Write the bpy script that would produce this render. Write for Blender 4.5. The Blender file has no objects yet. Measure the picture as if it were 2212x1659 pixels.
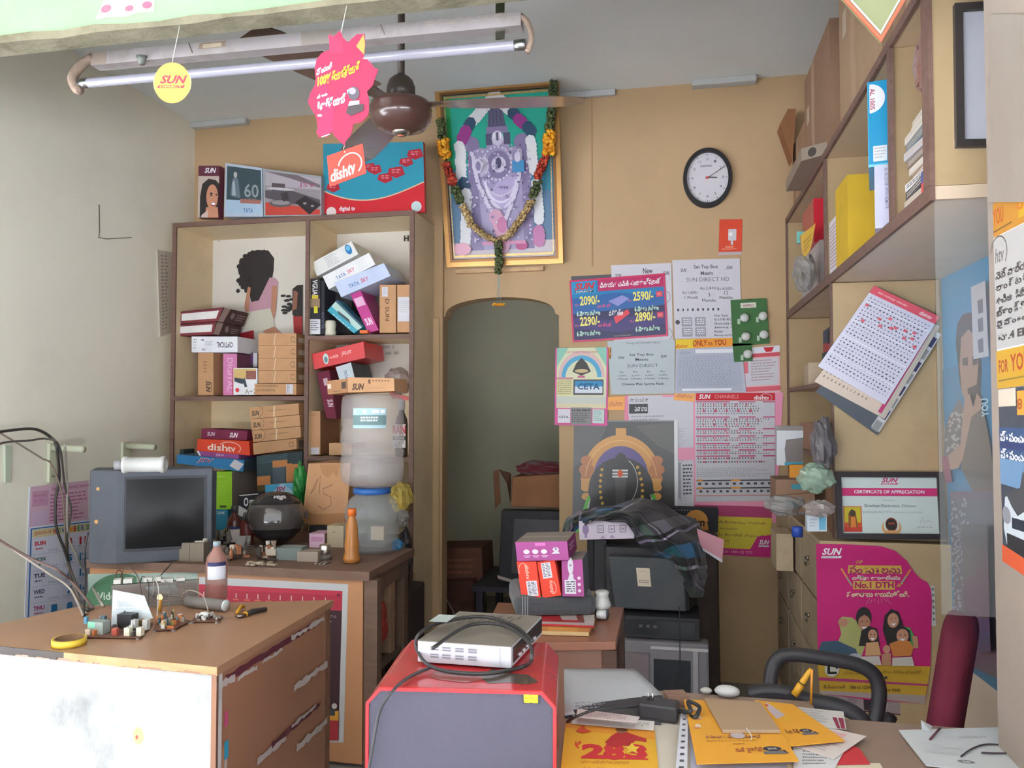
import bpy, bmesh, math, random
from mathutils import Vector, Matrix, noise
random.seed(7)
SC = bpy.context.scene
COL = SC.collection
# ---------------------------------------------------------------- camera
F, CX, CY = 1700.0, 1106.0, 829.5
CAM = Vector((0, 0, 1.42))
YAW, PITCH = math.radians(11.76), math.radians(1.89)
cd = bpy.data.cameras.new('camera'); cam = bpy.data.objects.new('camera', cd); COL.objects.link(cam)
cd.sensor_width = 36; cd.lens = F / 2212 * 36; cd.clip_start = .02
cam.location = CAM; cam.rotation_euler = (math.pi/2 + PITCH, 0, YAW); SC.camera = cam
# ---------------------------------------------------------------- world, exposure
w = bpy.data.worlds.new('world'); SC.world = w; w.use_nodes = True
bg = w.node_tree.nodes['Background']; bg.inputs[0].default_value = (.9, .96, 1, 1); bg.inputs[1].default_value = .5
sd_ = bpy.data.lights.new('sun', 'SUN'); sun = bpy.data.objects.new('sun', sd_); COL.objects.link(sun); sd_.energy = 20; sd_.angle = .02; sd_.color = (1, .985, .97)
sun.rotation_euler = (math.radians(-32), 0, math.radians(12)); sun.location = (0, 6, 9)
SC.view_settings.view_transform = 'Standard'; SC.view_settings.look = 'None'
SC.view_settings.exposure = 2.5; SC.view_settings.gamma = 1; SC.view_settings.use_curve_mapping = False
SC.cycles.max_bounces = 12; SC.cycles.diffuse_bounces = 8; SC.cycles.transparent_max_bounces = 16
SC.cycles.caustics_reflective = False; SC.cycles.caustics_refractive = False
# ---------------------------------------------------------------- pixel -> world rays
_R = cam.rotation_euler.to_matrix()
def ray(px, py): return _R @ Vector(((px-CX)/F, -(py-CY)/F, -1))
def onY(px, py, Y): d = ray(px, py); return CAM + d*(Y/d.y)
def onX(px, py, X): d = ray(px, py); return CAM + d*(X/d.x)
def onZ(px, py, Z): d = ray(px, py); return CAM + d*((Z-CAM.z)/d.z)
def onP(px, py, p, n): d = ray(px, py); return CAM + d*((Vector(p)-CAM).dot(n)/d.dot(n))
def bb(x0, y0, x1, y1): return [(x0, y0), (x1, y0), (x1, y1), (x0, y1)]
def rc(cx, cy, w, h, a):
    a = math.radians(a); c, s = math.cos(a), math.sin(a)
    return [(cx+x*w/2*c-y*h/2*s, cy+x*w/2*s+y*h/2*c) for x, y in ((-1,-1),(1,-1),(1,1),(-1,1))]
def quadY(q, Y):
    Ys = Y if isinstance(Y, (list, tuple)) else [Y]*4
    return [onY(x, y, k) for (x, y), k in zip(q, Ys)]
def quadX(q, X):
    Xs = X if isinstance(X, (list, tuple)) else [X]*4
    return [onX(x, y, k) for (x, y), k in zip(q, Xs)]
def quadZ(q, Z):
    Zs = Z if isinstance(Z, (list, tuple)) else [Z]*4
    return [onZ(x, y, k) for (x, y), k in zip(q, Zs)]
# ---------------------------------------------------------------- colour and materials
def lin(v): v /= 255; return v/12.92 if v <= .04045 else ((v+.055)/1.055)**2.4
def c(r, g, b, k=1.0): return tuple(min(.012+lin(v)*k*.985, .92) for v in (r, g, b))  # constant term lifts every dark tone: haze put into the colours
def h(s, k=1.0): return c(int(s[0:2],16), int(s[2:4],16), int(s[4:6],16), k)
WHITE, BLACK = h('e6e6ea'), h('1c1a1c')
MATS = {}
def M(name, rough=.6, spec=.4, metal=0, var=.06, vscale=9, bump=0, bscale=60, dirt=0, dirtcol=(.2,.17,.13), dscale=3, coat=0, alpha=1, trans=0, ior=1.45, wood=0, sheen=0, stretch=(1,1,1)):
    if name in MATS: return MATS[name]
    m = bpy.data.materials.new(name); m.use_nodes = True; MATS[name] = m
    nt = m.node_tree; N, L = nt.nodes, nt.links; p = N['Principled BSDF']
    at = N.new('ShaderNodeAttribute'); at.attribute_name = 'Col'
    tc = N.new('ShaderNodeTexCoord'); mp = N.new('ShaderNodeMapping'); L.new(tc.outputs['Object'], mp.inputs[0]); mp.inputs['Scale'].default_value = stretch
    col = at.outputs['Color']
    def mul(colr, fac, lo, hi):
        r = N.new('ShaderNodeMapRange'); r.inputs['To Min'].default_value = lo; r.inputs['To Max'].default_value = hi; L.new(fac, r.inputs['Value'])
        x = N.new('ShaderNodeMix'); x.data_type = 'RGBA'; x.blend_type = 'MULTIPLY'; x.inputs['Factor'].default_value = 1
        L.new(colr, x.inputs[6]); L.new(r.outputs[0], x.inputs[7]); return x.outputs[2]
    if var:
        n = N.new('ShaderNodeTexNoise'); n.inputs['Scale'].default_value = vscale; n.inputs['Detail'].default_value = 6; L.new(mp.outputs[0], n.inputs['Vector'])
        col = mul(col, n.outputs[0], 1-var*2, 1+var*2)
    if wood:
        n = N.new('ShaderNodeTexNoise'); n.inputs['Scale'].default_value = 6; n.inputs['Detail'].default_value = 8; n.inputs['Distortion'].default_value = .6
        m2 = N.new('ShaderNodeMapping'); m2.inputs['Scale'].default_value = (1.2, 9, 9); L.new(tc.outputs['Object'], m2.inputs[0]); L.new(m2.outputs[0], n.inputs['Vector'])
        col = mul(col, n.outputs[0], 1-wood, 1+wood)
    if dirt:
        n = N.new('ShaderNodeTexNoise'); n.inputs['Scale'].default_value = dscale; n.inputs['Detail'].default_value = 9; n.inputs['Roughness'].default_value = .68; L.new(mp.outputs[0], n.inputs['Vector'])
        r = N.new('ShaderNodeMapRange'); r.inputs['From Min'].default_value = .5; r.inputs['From Max'].default_value = .78; r.inputs['To Max'].default_value = dirt; L.new(n.outputs[0], r.inputs['Value'])
        x = N.new('ShaderNodeMix'); x.data_type = 'RGBA'; L.new(r.outputs[0], x.inputs['Factor']); L.new(col, x.inputs[6]); x.inputs[7].default_value = (*dirtcol, 1); col = x.outputs[2]
    L.new(col, p.inputs['Base Color'])
    p.inputs['Roughness'].default_value = rough; p.inputs['Specular IOR Level'].default_value = spec; p.inputs['Metallic'].default_value = metal
    p.inputs['Coat Weight'].default_value = coat; p.inputs['Coat Roughness'].default_value = .12; p.inputs['IOR'].default_value = ior
    p.inputs['Alpha'].default_value = alpha; p.inputs['Transmission Weight'].default_value = trans; p.inputs['Sheen Weight'].default_value = sheen
    if bump:
        n = N.new('ShaderNodeTexNoise'); n.inputs['Scale'].default_value = bscale; n.inputs['Detail'].default_value = 5; L.new(mp.outputs[0], n.inputs['Vector'])
        b = N.new('ShaderNodeBump'); b.inputs['Strength'].default_value = bump; b.inputs['Distance'].default_value = .004; L.new(n.outputs[0], b.inputs['Height']); L.new(b.outputs[0], p.inputs['Normal'])
    return m
PAPER = M('paper', .55, .3, var=.03, vscale=5, bump=.15, bscale=12)
GLOSSY = M('glossy_print', .28, .5, var=.03, bump=.2, bscale=9)
CARD = M('cardboard', .75, .25, var=.07, vscale=14, bump=.15, bscale=90)
LAM = M('laminate', .45, .35, var=.05, vscale=4, dirt=.25, dirtcol=h('6a5238'), dscale=2.5)
WOOD = M('rough_wood', .6, .3, var=.05, wood=.3, bump=.3, bscale=50, dirt=.35, dirtcol=h('2c1e16'), dscale=6)
PLAST = M('plastic', .4, .45, var=.05, dirt=.12, dirtcol=h('5c5148'), dscale=8)
DUSTY = M('dusty_plastic', .55, .35, var=.07, dirt=.3, dirtcol=h('6e655c'), dscale=5, bump=.1)
SHINY = M('shiny', .15, .6, var=.02)
METAL = M('metal', .32, .5, metal=1, var=.05)
CLOTH = M('cloth', .9, .2, var=.08, vscale=60, bump=.3, bscale=300, sheen=.3)
PETAL = M('petal', .7, .2, var=.15, vscale=90)
CLEAR = M('clear_plastic', .12, .5, var=0, alpha=.33)
CLEARB = M('tinted_plastic', .12, .5, var=0, alpha=.6)
LABELM = M('label', .5, .35, var=.03)
# ---------------------------------------------------------------- mesh builder
_TC = {}
def text_mesh(s, bold, shear):
    k = (s, bold, shear)
    if k in _TC: return _TC[k]
    cu = bpy.data.curves.new('t', 'FONT'); cu.body = s; cu.resolution_u = 2; cu.shear = shear; cu.offset = bold
    ob = bpy.data.objects.new('t', cu); COL.objects.link(ob)
    me = bpy.data.meshes.new_from_object(ob)
    vs = [(v.co.x, v.co.y) for v in me.vertices]; fs = [tuple(p.vertices) for p in me.polygons]
    bpy.data.objects.remove(ob); bpy.data.curves.remove(cu); bpy.data.meshes.remove(me)
    if vs:
        x0 = min(v[0] for v in vs); x1 = max(v[0] for v in vs); y0 = min(v[1] for v in vs); y1 = max(v[1] for v in vs)
        vs = [((x-x0)/max(x1-x0, 1e-6), 1-(y-y0)/max(y1-y0, 1e-6)) for x, y in vs]
    _TC[k] = (vs, fs); return _TC[k]
class Face:
    EPS = .00012
    def __init__(s, B, q):                                     # q: TL TR BR BL
        s.B = B; s.q = [Vector(p) for p in q]; s.k = 1
        a, b_, c_, d = s.q; n = ((d-a)+(c_-b_)).cross((b_-a)+(c_-d)); s.n = n.normalized()
        s.W = ((b_-a).length+(c_-d).length)/2; s.H = ((d-a).length+(c_-b_).length)/2
    def p(s, u, v, o=None):
        a, b_, c_, d = s.q
        return (a*(1-u)+b_*u)*(1-v)+(d*(1-u)+c_*u)*v + s.n*(s.k*s.EPS if o is None else o)
    def poly(s, pts, col, mi=None):
        s.B.f([s.p(u, v) for u, v in pts], col, mi); s.k += 1; return s
    def rect(s, u0, v0, u1, v1, col): return s.poly([(u0,v0),(u0,v1),(u1,v1),(u1,v0)], col)
    def ell(s, cu, cv, ru, rv, col, n=20, a0=0, a1=360):
        pts = [(cu+ru*math.cos(math.radians(a0+(a1-a0)*i/n)), cv-rv*math.sin(math.radians(a0+(a1-a0)*i/n))) for i in range(n+(a1-a0 < 360))]
        return s.poly(pts, col)
    def circ(s, cu, cv, r, col, n=20): return s.ell(cu, cv, r, r*s.W/s.H, col, n)
    def arc(s, cu, cv, ru, rv, t, a0, a1, col, n=16):
        pts = [(cu+ru*math.cos(math.radians(a0+(a1-a0)*i/n)), cv-rv*math.sin(math.radians(a0+(a1-a0)*i/n))) for i in range(n+1)]
        return s.line(pts, t, col)
    def line(s, pts, t, col):                                  # t in metres
        P = [s.p(u, v) for u, v in pts]; L_ = []; R_ = []
        for i, p in enumerate(P):
            d = (P[min(i+1, len(P)-1)]-P[max(i-1, 0)]); d = d.normalized() if d.length else Vector((1,0,0)); o = d.cross(s.n)*t/2
            L_.append(p+o); R_.append(p-o)
        for i in range(len(P)-1): s.B.f([L_[i], R_[i], R_[i+1], L_[i+1]], col)
        s.k += 1; return s
    def T(s, txt, u0, v0, u1, v1, col, bold=0, shear=0, rot=0):
        vs, fs = text_mesh(txt, bold, shear)
        out = []
        for a, b_ in vs:
            if rot == 90: a, b_ = 1-b_, a
            elif rot == 180: a, b_ = 1-a, 1-b_
            elif rot == 270: a, b_ = b_, 1-a
            out.append(s.p(u0+(u1-u0)*a, v0+(v1-v0)*b_))
        s.B.mesh(out, fs, col); s.k += 1; return s
    def TR(s, txt, p0, p1, hv, col, bold=0, shear=0):          # slanted line of lettering: baseline p0-p1, height hv (v units)
        vs, fs = text_mesh(txt, bold, shear)
        s.B.mesh([s.p(p0[0]+(p1[0]-p0[0])*a, p0[1]+(p1[1]-p0[1])*a-hv*(1-b_)) for a, b_ in vs], fs, col); s.k += 1; return s
    def rows(s, u0, v0, u1, v1, n, col, wmin=.01, wmax=.04, gap=.012, hh=.45, seed=1, ragged=True):   # unreadable small print as rows of dashes
        r = random.Random(seed); dv = (v1-v0)/n
        for i in range(n):
            u = u0; end = u1-(r.random()*(u1-u0)*.3 if ragged else 0)
            while u < end:
                wd = r.uniform(wmin, wmax); e = min(u+wd, end)
                s.B.f([s.p(u, v0+dv*i), s.p(u, v0+dv*(i+hh)), s.p(e, v0+dv*(i+hh)), s.p(e, v0+dv*i)], col); u = e+gap
        s.k += 1; return s
    def box(s, u0, v0, u1, v1, d0, d1, col, mi=None):
        lo = [s.p(u, v, d0) for u, v in ((u0,v0),(u1,v0),(u1,v1),(u0,v1))]; hi = [s.p(u, v, d1) for u, v in ((u0,v0),(u1,v0),(u1,v1),(u0,v1))]
        s.B.hexa(hi, lo, col, mi); return s
    def ring(s, b, d0, d1, col, inset=0, mi=None):             # picture frame of border b metres
        bu, bv, iu, iv = b/s.W, b/s.H, inset/s.W, inset/s.H
        s.box(iu, iv, 1-iu, iv+bv, d0, d1, col, mi); s.box(iu, 1-iv-bv, 1-iu, 1-iv, d0, d1, col, mi)
        s.box(iu, iv+bv, iu+bu, 1-iv-bv, d0, d1, col, mi); s.box(1-iu-bu, iv+bv, 1-iu, 1-iv-bv, d0, d1, col, mi); return s
class B:
    def __init__(s): s.v = []; s.fs = []; s.c = []; s.m = []; s.mats = []; s.sm = []
    def mi(s, m):
        if m is None: return 0
        if m not in s.mats: s.mats.append(m)
        return s.mats.index(m)+1
    def f(s, pts, col, mi=None, smooth=False):
        i = len(s.v); s.v += [Vector(p) for p in pts]; s.fs.append(tuple(range(i, i+len(pts)))); s.c.append(col); s.m.append(s.mi(mi)); s.sm.append(smooth)
    def mesh(s, vs, fs, col, mi=None, smooth=False, M4=None):
        i = len(s.v); s.v += [(M4 @ Vector(p)) if M4 else Vector(p) for p in vs]; k = s.mi(mi)
        for n, f_ in enumerate(fs): s.fs.append(tuple(a+i for a in f_)); s.c.append(col[n] if isinstance(col, list) else col); s.m.append(k); s.sm.append(smooth)
        return s
    def hexa(s, top, bot, col, mi=None):                       # two loops of four, same winding
        s.mesh(list(top)+list(bot), [(3,2,1,0),(4,5,6,7),(0,1,5,4),(1,2,6,5),(2,3,7,6),(3,0,4,7)], col, mi); return s
    def box(s, x0, y0, z0, x1, y1, z1, col, mi=None, M4=None):
        vs = [(x0,y0,z0),(x1,y0,z0),(x1,y1,z0),(x0,y1,z0),(x0,y0,z1),(x1,y0,z1),(x1,y1,z1),(x0,y1,z1)]
        return s.mesh(vs, [(3,2,1,0),(4,5,6,7),(0,1,5,4),(1,2,6,5),(2,3,7,6),(3,0,4,7)], col, mi, False, M4)
    def slab(s, q, depth, col, mi=None):                       # front quad TL TR BR BL, extruded away from the viewer; returns dict of faces
        F0 = Face(s, q); n = F0.n; fr = F0.q; bk = [p-n*depth for p in fr]
        s.hexa(fr, bk, col, mi)
        tl, tr, br, bl = fr; TL, TR, BR, BL = bk
        return {'front': F0, 'right': Face(s, (tr, TR, BR, br)), 'left': Face(s, (TL, tl, bl, BL)), 'top': Face(s, (TL, TR, tr, tl)), 'bottom': Face(s, (bl, br, BR, BL))}
    def tube(s, pts, r, col, n=8, mi=None, caps=True, closed=False):
        pts = [Vector(p) for p in pts]; rs = r if isinstance(r, (list, tuple)) else [r]*len(pts); k = len(pts); vs = []; fs = []; up = None
        for i, p in enumerate(pts):
            if closed: d = pts[(i+1) % k]-pts[i-1]
            else: d = pts[min(i+1, k-1)]-pts[max(i-1, 0)]
            if d.length < 1e-9: d = Vector((0,0,1))
            d.normalize()
            if up is None: up = Vector((0,0,1)) if abs(d.z) < .9 else Vector((1,0,0))
            a = d.cross(up)
            if a.length < 1e-6: a = d.cross(Vector((1,.3,0)))
            a.normalize(); b_ = a.cross(d); up = b_
            for j in range(n): t = 2*math.pi*j/n; vs.append(p+(a*math.cos(t)+b_*math.sin(t))*rs[i])
        m_ = k if closed else k-1
        for i in range(m_):
            for j in range(n): i2 = (i+1) % k; fs.append((i*n+j, i2*n+j, i2*n+(j+1) % n, i*n+(j+1) % n))
        if caps and not closed: fs += [tuple(range(n)), tuple((k-1)*n+j for j in reversed(range(n)))]
        s.mesh(vs, fs, col, mi, True); return s
    def lathe(s, prof, col, n=24, M4=None, mi=None, smooth=True, sx=1, sy=1):   # prof: (r, z)
        vs = []; fs = []
        for r, z in prof:
            for j in range(n): t = 2*math.pi*j/n; vs.append((r*math.cos(t)*sx, r*math.sin(t)*sy, z))
        for i in range(len(prof)-1):
            for j in range(n): fs.append((i*n+j, i*n+(j+1) % n, (i+1)*n+(j+1) % n, (i+1)*n+j))
        if prof[0][0] > 1e-5: fs.append(tuple(reversed(range(n))))
        if prof[-1][0] > 1e-5: fs.append(tuple((len(prof)-1)*n+j for j in range(n)))
        s.mesh(vs, fs, col, mi, smooth, M4); return s
    def blob(s, p, r, col, sc=(1,1,1), seed=0, rough=.25, n=6, mi=None):
        rnd = random.Random(seed); vs = []; fs = []; k = n//2+1
        for i in range(k+1):
            for j in range(n):
                th = math.pi*i/k; ph = 2*math.pi*j/n+i*.3; q = r*(1+rnd.uniform(-rough, rough))
                vs.append((p[0]+q*sc[0]*math.sin(th)*math.cos(ph), p[1]+q*sc[1]*math.sin(th)*math.sin(ph), p[2]+q*sc[2]*math.cos(th)))
        for i in range(k):
            for j in range(n): fs.append((i*n+j, (i+1)*n+j, (i+1)*n+(j+1) % n, i*n+(j+1) % n))
        s.mesh(vs, fs, col, mi, True); return s
    def build(s, name, mat=PAPER, parent=None, label=None, cat=None, group=None, kind=None, bevel=0, origin=None):
        me = bpy.data.meshes.new(name)
        if parent is None and origin is None and s.v:
            xs = [v.x for v in s.v]; ys = [v.y for v in s.v]; zs = [v.z for v in s.v]
            origin = Vector(((min(xs)+max(xs))/2, (min(ys)+max(ys))/2, min(zs)))
        off = Vector(origin) if origin is not None else Vector((0,0,0))
        pinv = parent.matrix_world.inverted() if parent is not None else None
        if parent is not None: off = Vector(parent['o']) if 'o' in parent else Vector((0,0,0))
        me.from_pydata([v-off for v in s.v], [], s.fs)
        me.materials.append(mat)
        for m in s.mats: me.materials.append(m)
        me.polygons.foreach_set('material_index', s.m); me.polygons.foreach_set('use_smooth', s.sm)
        at = me.color_attributes.new('Col', 'FLOAT_COLOR', 'CORNER'); buf = []
        for f_, cc in zip(s.fs, s.c): buf += [cc[0], cc[1], cc[2], 1.0]*len(f_)
        at.data.foreach_set('color', buf); me.update()
        o = bpy.data.objects.new(name, me); COL.objects.link(o)
        if parent is None: o.location = off; o['o'] = list(off)
        else:
            o.parent = parent; o['o'] = list(off)
        if label: o['label'] = label
        if cat: o['category'] = cat
        if group: o['group'] = group
        if kind: o['kind'] = kind
        if bevel:
            md = o.modifiers.new('bevel', 'BEVEL'); md.width = bevel; md.segments = 2; md.limit_method = 'ANGLE'; md.angle_limit = .7
        return o
def thing(name, label, cat, loc, group=None):
    o = bpy.data.objects.new(name, None); COL.objects.link(o); o.location = loc; o['o'] = list(loc); o['label'] = label; o['category'] = cat; o.empty_display_size = .05
    if group: o['group'] = group
    return o
def rotm(loc, rz=0, rx=0, ry=0):
    return Matrix.Translation(Vector(loc)) @ Matrix.Rotation(rz, 4, 'Z') @ Matrix.Rotation(ry, 4, 'Y') @ Matrix.Rotation(rx, 4, 'X')
def smooth_path(pts, n=6):                                    # Catmull-Rom
    pts = [Vector(p) for p in pts]; out = []
    for i in range(len(pts)-1):
        p0, p1, p2, p3 = pts[max(i-1,0)], pts[i], pts[i+1], pts[min(i+2,len(pts)-1)]
        for k in range(n):
            t = k/n; out.append(.5*((2*p1)+(p2-p0)*t+(2*p0-5*p1+4*p2-p3)*t*t+(3*p1-p0-3*p2+p3)*t**3))
    out.append(pts[-1]); return out
# ================================================================ ROOM
DB, XL, XR, ZC, YF = 4.30, -2.89, .95, 3.18, 1.80          # back wall, left wall, right wall, ceiling, shop front
WALLM = M('wall_paint', .8, .2, var=.05, vscale=1.2, dirt=.22, dirtcol=h('8a7460'), dscale=1.6, bump=.15, bscale=30)
LWALLM = M('left_wall_paint', .75, .25, var=.05, vscale=1, dirt=.2, dirtcol=h('a5a294'), dscale=1.3, bump=.2, bscale=25)
CEILM = M('ceiling_paint', .8, .2, var=.04, vscale=2)
CW = h('b99c77')
FL = B(); FL.box(-3.1, YF, -.1, 1.2, 6.4, 0, h('94908c')); FL.build('floor', M('floor_cement', .6, .3, var=.1, dirt=.4), kind='structure')
g = B(); g.box(-9, -9, -.2, 9, YF, -.03, h('b9bcc4')); g.build('ground', M('ground_cement', .8, .2, var=.12, vscale=2), kind='structure')
b = B(); b.box(XL-.15, YF, 0, XL, 6.4, ZC+.1, h('ece8d8')); b.build('wall_left', LWALLM, kind='structure')
b = B(); b.box(XR, YF, 0, XR+.15, DB+.12, ZC+.1, h('cdbfae')); b.build('wall_right', WALLM, kind='structure')
b = B(); b.box(XL, YF, ZC, XR, 6.4, ZC+.1, h('dde2e1')); b.build('ceiling', CEILM, kind='structure')
# back wall with an arched doorway
pL, pR = onY(953, 1000, DB), onY(1208, 1000, DB); pT = onY(1082, 642, DB); pS = onY(955, 688, DB)
ax0, ax1, zt, zs = pL.x, pR.x, pT.z, pS.z
def arch_pts(n=24):
    cx = (ax0+ax1)/2; hw = (ax1-ax0)/2; out = []
    sp = .022
    for i in range(n+1):
        t = math.pi*(1-i/n); out.append((cx+(hw-sp)*math.cos(t), zs+.012+(zt-zs-.012)*math.sin(t)**.8))
    return [(ax0, zs)]+out+[(ax1, zs)]
b = B(); AP = arch_pts()
loop = [(ax0, 0)]+AP+[(ax1, 0)]
for y, fl in ((DB, 0), (DB+.12, 1)):
    def Q(pts): b.f([(x, y, z) for x, z in (pts if not fl else pts[::-1])], CW)
    Q([(XL, 0), (ax0, 0), (ax0, ZC), (XL, ZC)]); Q([(ax1, 0), (XR, 0), (XR, ZC), (ax1, ZC)])
    for (x0, z0), (x1, z1) in zip(AP[:-1], AP[1:]):
        if x1-x0 > 1e-5: Q([(x0, z0), (x1, z1), (x1, ZC), (x0, ZC)])
for (x0, z0), (x1, z1) in zip(loop[:-1], loop[1:]): b.f([(x0, DB, z0), (x0, DB+.12, z0), (x1, DB+.12, z1), (x1, DB, z1)], CW)
b.build('wall_back', WALLM, kind='structure')
# far room behind the doorway
b = B(); b.box(XL, 5.9, 0, XR, 6.0, ZC, h('dcd8bc')); b.build('wall_far', LWALLM, kind='structure')
b = B(); b.box(.0, DB+.12, 0, .1, 5.9, ZC, h('dcd8bc')); b.build('wall_passage', LWALLM, kind='structure')
# plywood seams and plaster patches at the ceiling line
b = B(); p0, p1 = onY(1278, 205, DB), onY(1279, 575, DB); b.box(p0.x-.004, DB-.004, p1.z, p0.x+.004, DB, p0.z, h('b08d68')); b.build('trim_1', WALLM, kind='structure')
for i, (q, t) in enumerate(((bb(413, 226, 540, 243), .05), (bb(1494, 150, 1633, 177), .06), (bb(1195, 176, 1330, 200), .03), (bb(940, 196, 1195, 212), .02))):
    b = B(); p0, p1 = onY(q[0][0], q[0][1], DB), onY(q[2][0], q[2][1], DB); b.box(p0.x, DB-t, min(p1.z, ZC-.035), p1.x, DB, ZC, h('b9bbb9')); b.build('trim_%d' % (i+2), CEILM, kind='structure', bevel=.006)
b = B(); b.box(-1.345, 4.27, 0, -1.29, DB, 2.5, CW); b.build('trim_6', WALLM, kind='structure')       # door post left of the arch
b = B(); p0 = onY(931, 800, DB); b.box(p0.x+.02, 4.255, 0, ax0, DB, zs, h('bfa27c')); b.build('trim_7', WALLM, kind='structure', bevel=.008)
# shop front: lintel, facade above, front pillar
GREENM = M('lime_wash', .85, .2, var=.1, vscale=5, dirt=.5, dirtcol=h('8c9276'), dscale=3.5, bump=.6, bscale=24)
MOULD = M('mouldy_plaster', .9, .1, var=.2, vscale=14, dirt=.9, dirtcol=h('4b452f'), dscale=9, bump=1, bscale=40)
LZ = onY(370, 54, 1.75).z
b = B(); b.box(-3.6, 1.752, LZ+.012, 2.2, 1.81, 3.6, h('7ea478'))
q = [onY(x, y, 1.7515) for x, y in ((228, -25), (332, -30), (338, 30), (205, 44))]
f2 = Face(b, q); f2.EPS = .0004
f2.poly([(.02,0),(.5,.02),(.98,0),(1,.5),(.97,.93),(.7,.9),(.5,1),(.2,.95),(0,1),(.04,.5)], h('a0968c'))
for u, v, r in ((.14,.66,.09),(.55,.72,.07),(.86,.66,.085)): f2.ell(u, v, r, r*1.45, h('c0506c'), 11)
b.build('wall_facade', GREENM, kind='structure')
b = B(); rnd = random.Random(3); n = 60                       # crumbling underside with an uneven front lip
xs = [-3.6+5.8*i/n for i in range(n+1)]
lo = [LZ+rnd.uniform(-.004, .004) for _ in xs]; up = [LZ+.018+rnd.uniform(-.006, .006) for _ in xs]
for i in range(n):
    b.hexa([(xs[i],1.748,up[i]),(xs[i+1],1.748,up[i+1]),(xs[i+1],1.748,lo[i+1]),(xs[i],1.748,lo[i])],[(xs[i],1.815,up[i]),(xs[i+1],1.815,up[i+1]),(xs[i+1],1.815,LZ),(xs[i],1.815,LZ)], h('75705c'))
b.build('lintel', MOULD, kind='structure')
XP = .62
b = B(); b.box(XP, 1.30, -.03, 1.4, 1.742, 3.2, h('9a8c82')); b.build('pillar', M('pillar_paint', .6, .3, var=.06, vscale=6, dirt=.2, dirtcol=h('a08c7c'), bump=.2, bscale=18), kind='structure')
b = B(); b.box(-3.6, 1.76, 0, XL+.0, YF+.1, 3.2, h('cfd6bd')); b.build('wall_front', GREENM, kind='structure')

b = B(); b.box(-6, -1.3, 3.25, 6, 1.75, 3.4, h('bdb9ae')); b.build('shade_slab', MOULD, kind='structure')  # unseen slab added overhead to cut daylight on facade and desk
# ================================================================ PRINTS
RED, PINK, MAG, YEL, ORA, BLU, CYAN, GRY, DGR, NAVY = h('c8202e'), h('e9568c'), h('c41c78'), h('e8c432'), h('e8982c'), h('1f6fb4'), h('2a9dc4'), h('9a9aa2'), h('4a4a50'), h('23264e')
def sun_logo(f, u0, v0, u1, v1, col=RED, col2=None):
    f.T('SUN', u0, v0, u1, v0+(v1-v0)*.68, col, .03, .35); w_ = (v1-v0)
    f.poly([(u0-.01*(u1-u0), v0+w_*.78), (u0-.05*(u1-u0), v1), (u0+(u1-u0)*.93, v1), (u1, v0+w_*.78)], col2 or col)
    f.T('DIRECT', u0+(u1-u0)*.02, v0+w_*.83, u0+(u1-u0)*.88, v0+w_*.95, WHITE if (col2 or col) != WHITE else GRY, .02, .2)
def dish_logo(f, u0, v0, u1, v1, col=WHITE):
    f.T('dish', u0, v0+(v1-v0)*.3, u0+(u1-u0)*.62, v1, col, .02); f.T('tv', u0+(u1-u0)*.62, v0+(v1-v0)*.45, u0+(u1-u0)*.86, v1, col, .02)
    f.arc(u0+(u1-u0)*.68, v0+(v1-v0)*.62, (u1-u0)*.34, (v1-v0)*.58, f.H*(v1-v0)*.06, 150, -40, col)
def wposter(name, label, cat, q, Y=DB-.004, col=WHITE, ops=None, t=.0012, mat=PAPER, group=None):
    b = B(); fc = b.slab(quadY(q, Y), t, col); f = fc['front']
    if ops: ops(f)
    return b.build(name, mat, label=label, cat=cat, group=group)
WP = h('c9c7ce'); WL = DB-.0025
# --- bigger sheets behind first (each a little nearer than the one it overlaps)
def o(f):
    f.rect(0, 0, .55, .19, WP); f.rect(.0,.0,.06,1,h('e08aa4')); f.rect(.07,.02,.98,.99,WP)
    f.T('మా కు ఒక లా', .08, .02, .35, .055, DGR); f.rect(.07, .075, .34, .16, DGR); f.T('మనా దాలు', .15, .09, .33, .14, WHITE, .02)
    f.rows(.1,.18,.6,.29,4,GRY, seed=3); f.rect(.58,.38,.72,.395,DGR); f.rows(.6,.3,.9,.95,30,h('a9a9b2'),seed=9)
    f.rect(0,.47,1,.58,h('e59ab4')); f.rect(.72,.6,.8,.92,GRY); f.rows(.83,.62,.97,.9,9,DGR,.02,.04,seed=4)
wposter('channel_chart', 'large grey and pink price sheet with a dark Telugu heading, mostly hidden behind other papers', 'poster', [(1348,855),(1500,852),(1502,1096),(1352,1100)], DB-.004, h('e59ab4'), o)
def o(f):
    f.rect(0,.0,.9,.22,h('eeb0c4')); f.rect(.0,.25,.9,.9,h('f0a6bc'))
wposter('pink_backing_sheet', 'pink backing sheet showing around the red-headed channel chart', 'poster', [(1466,850),(1692,848),(1676,1130),(1462,1105)], DB-.0035, h('ee9ab6'))
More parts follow.
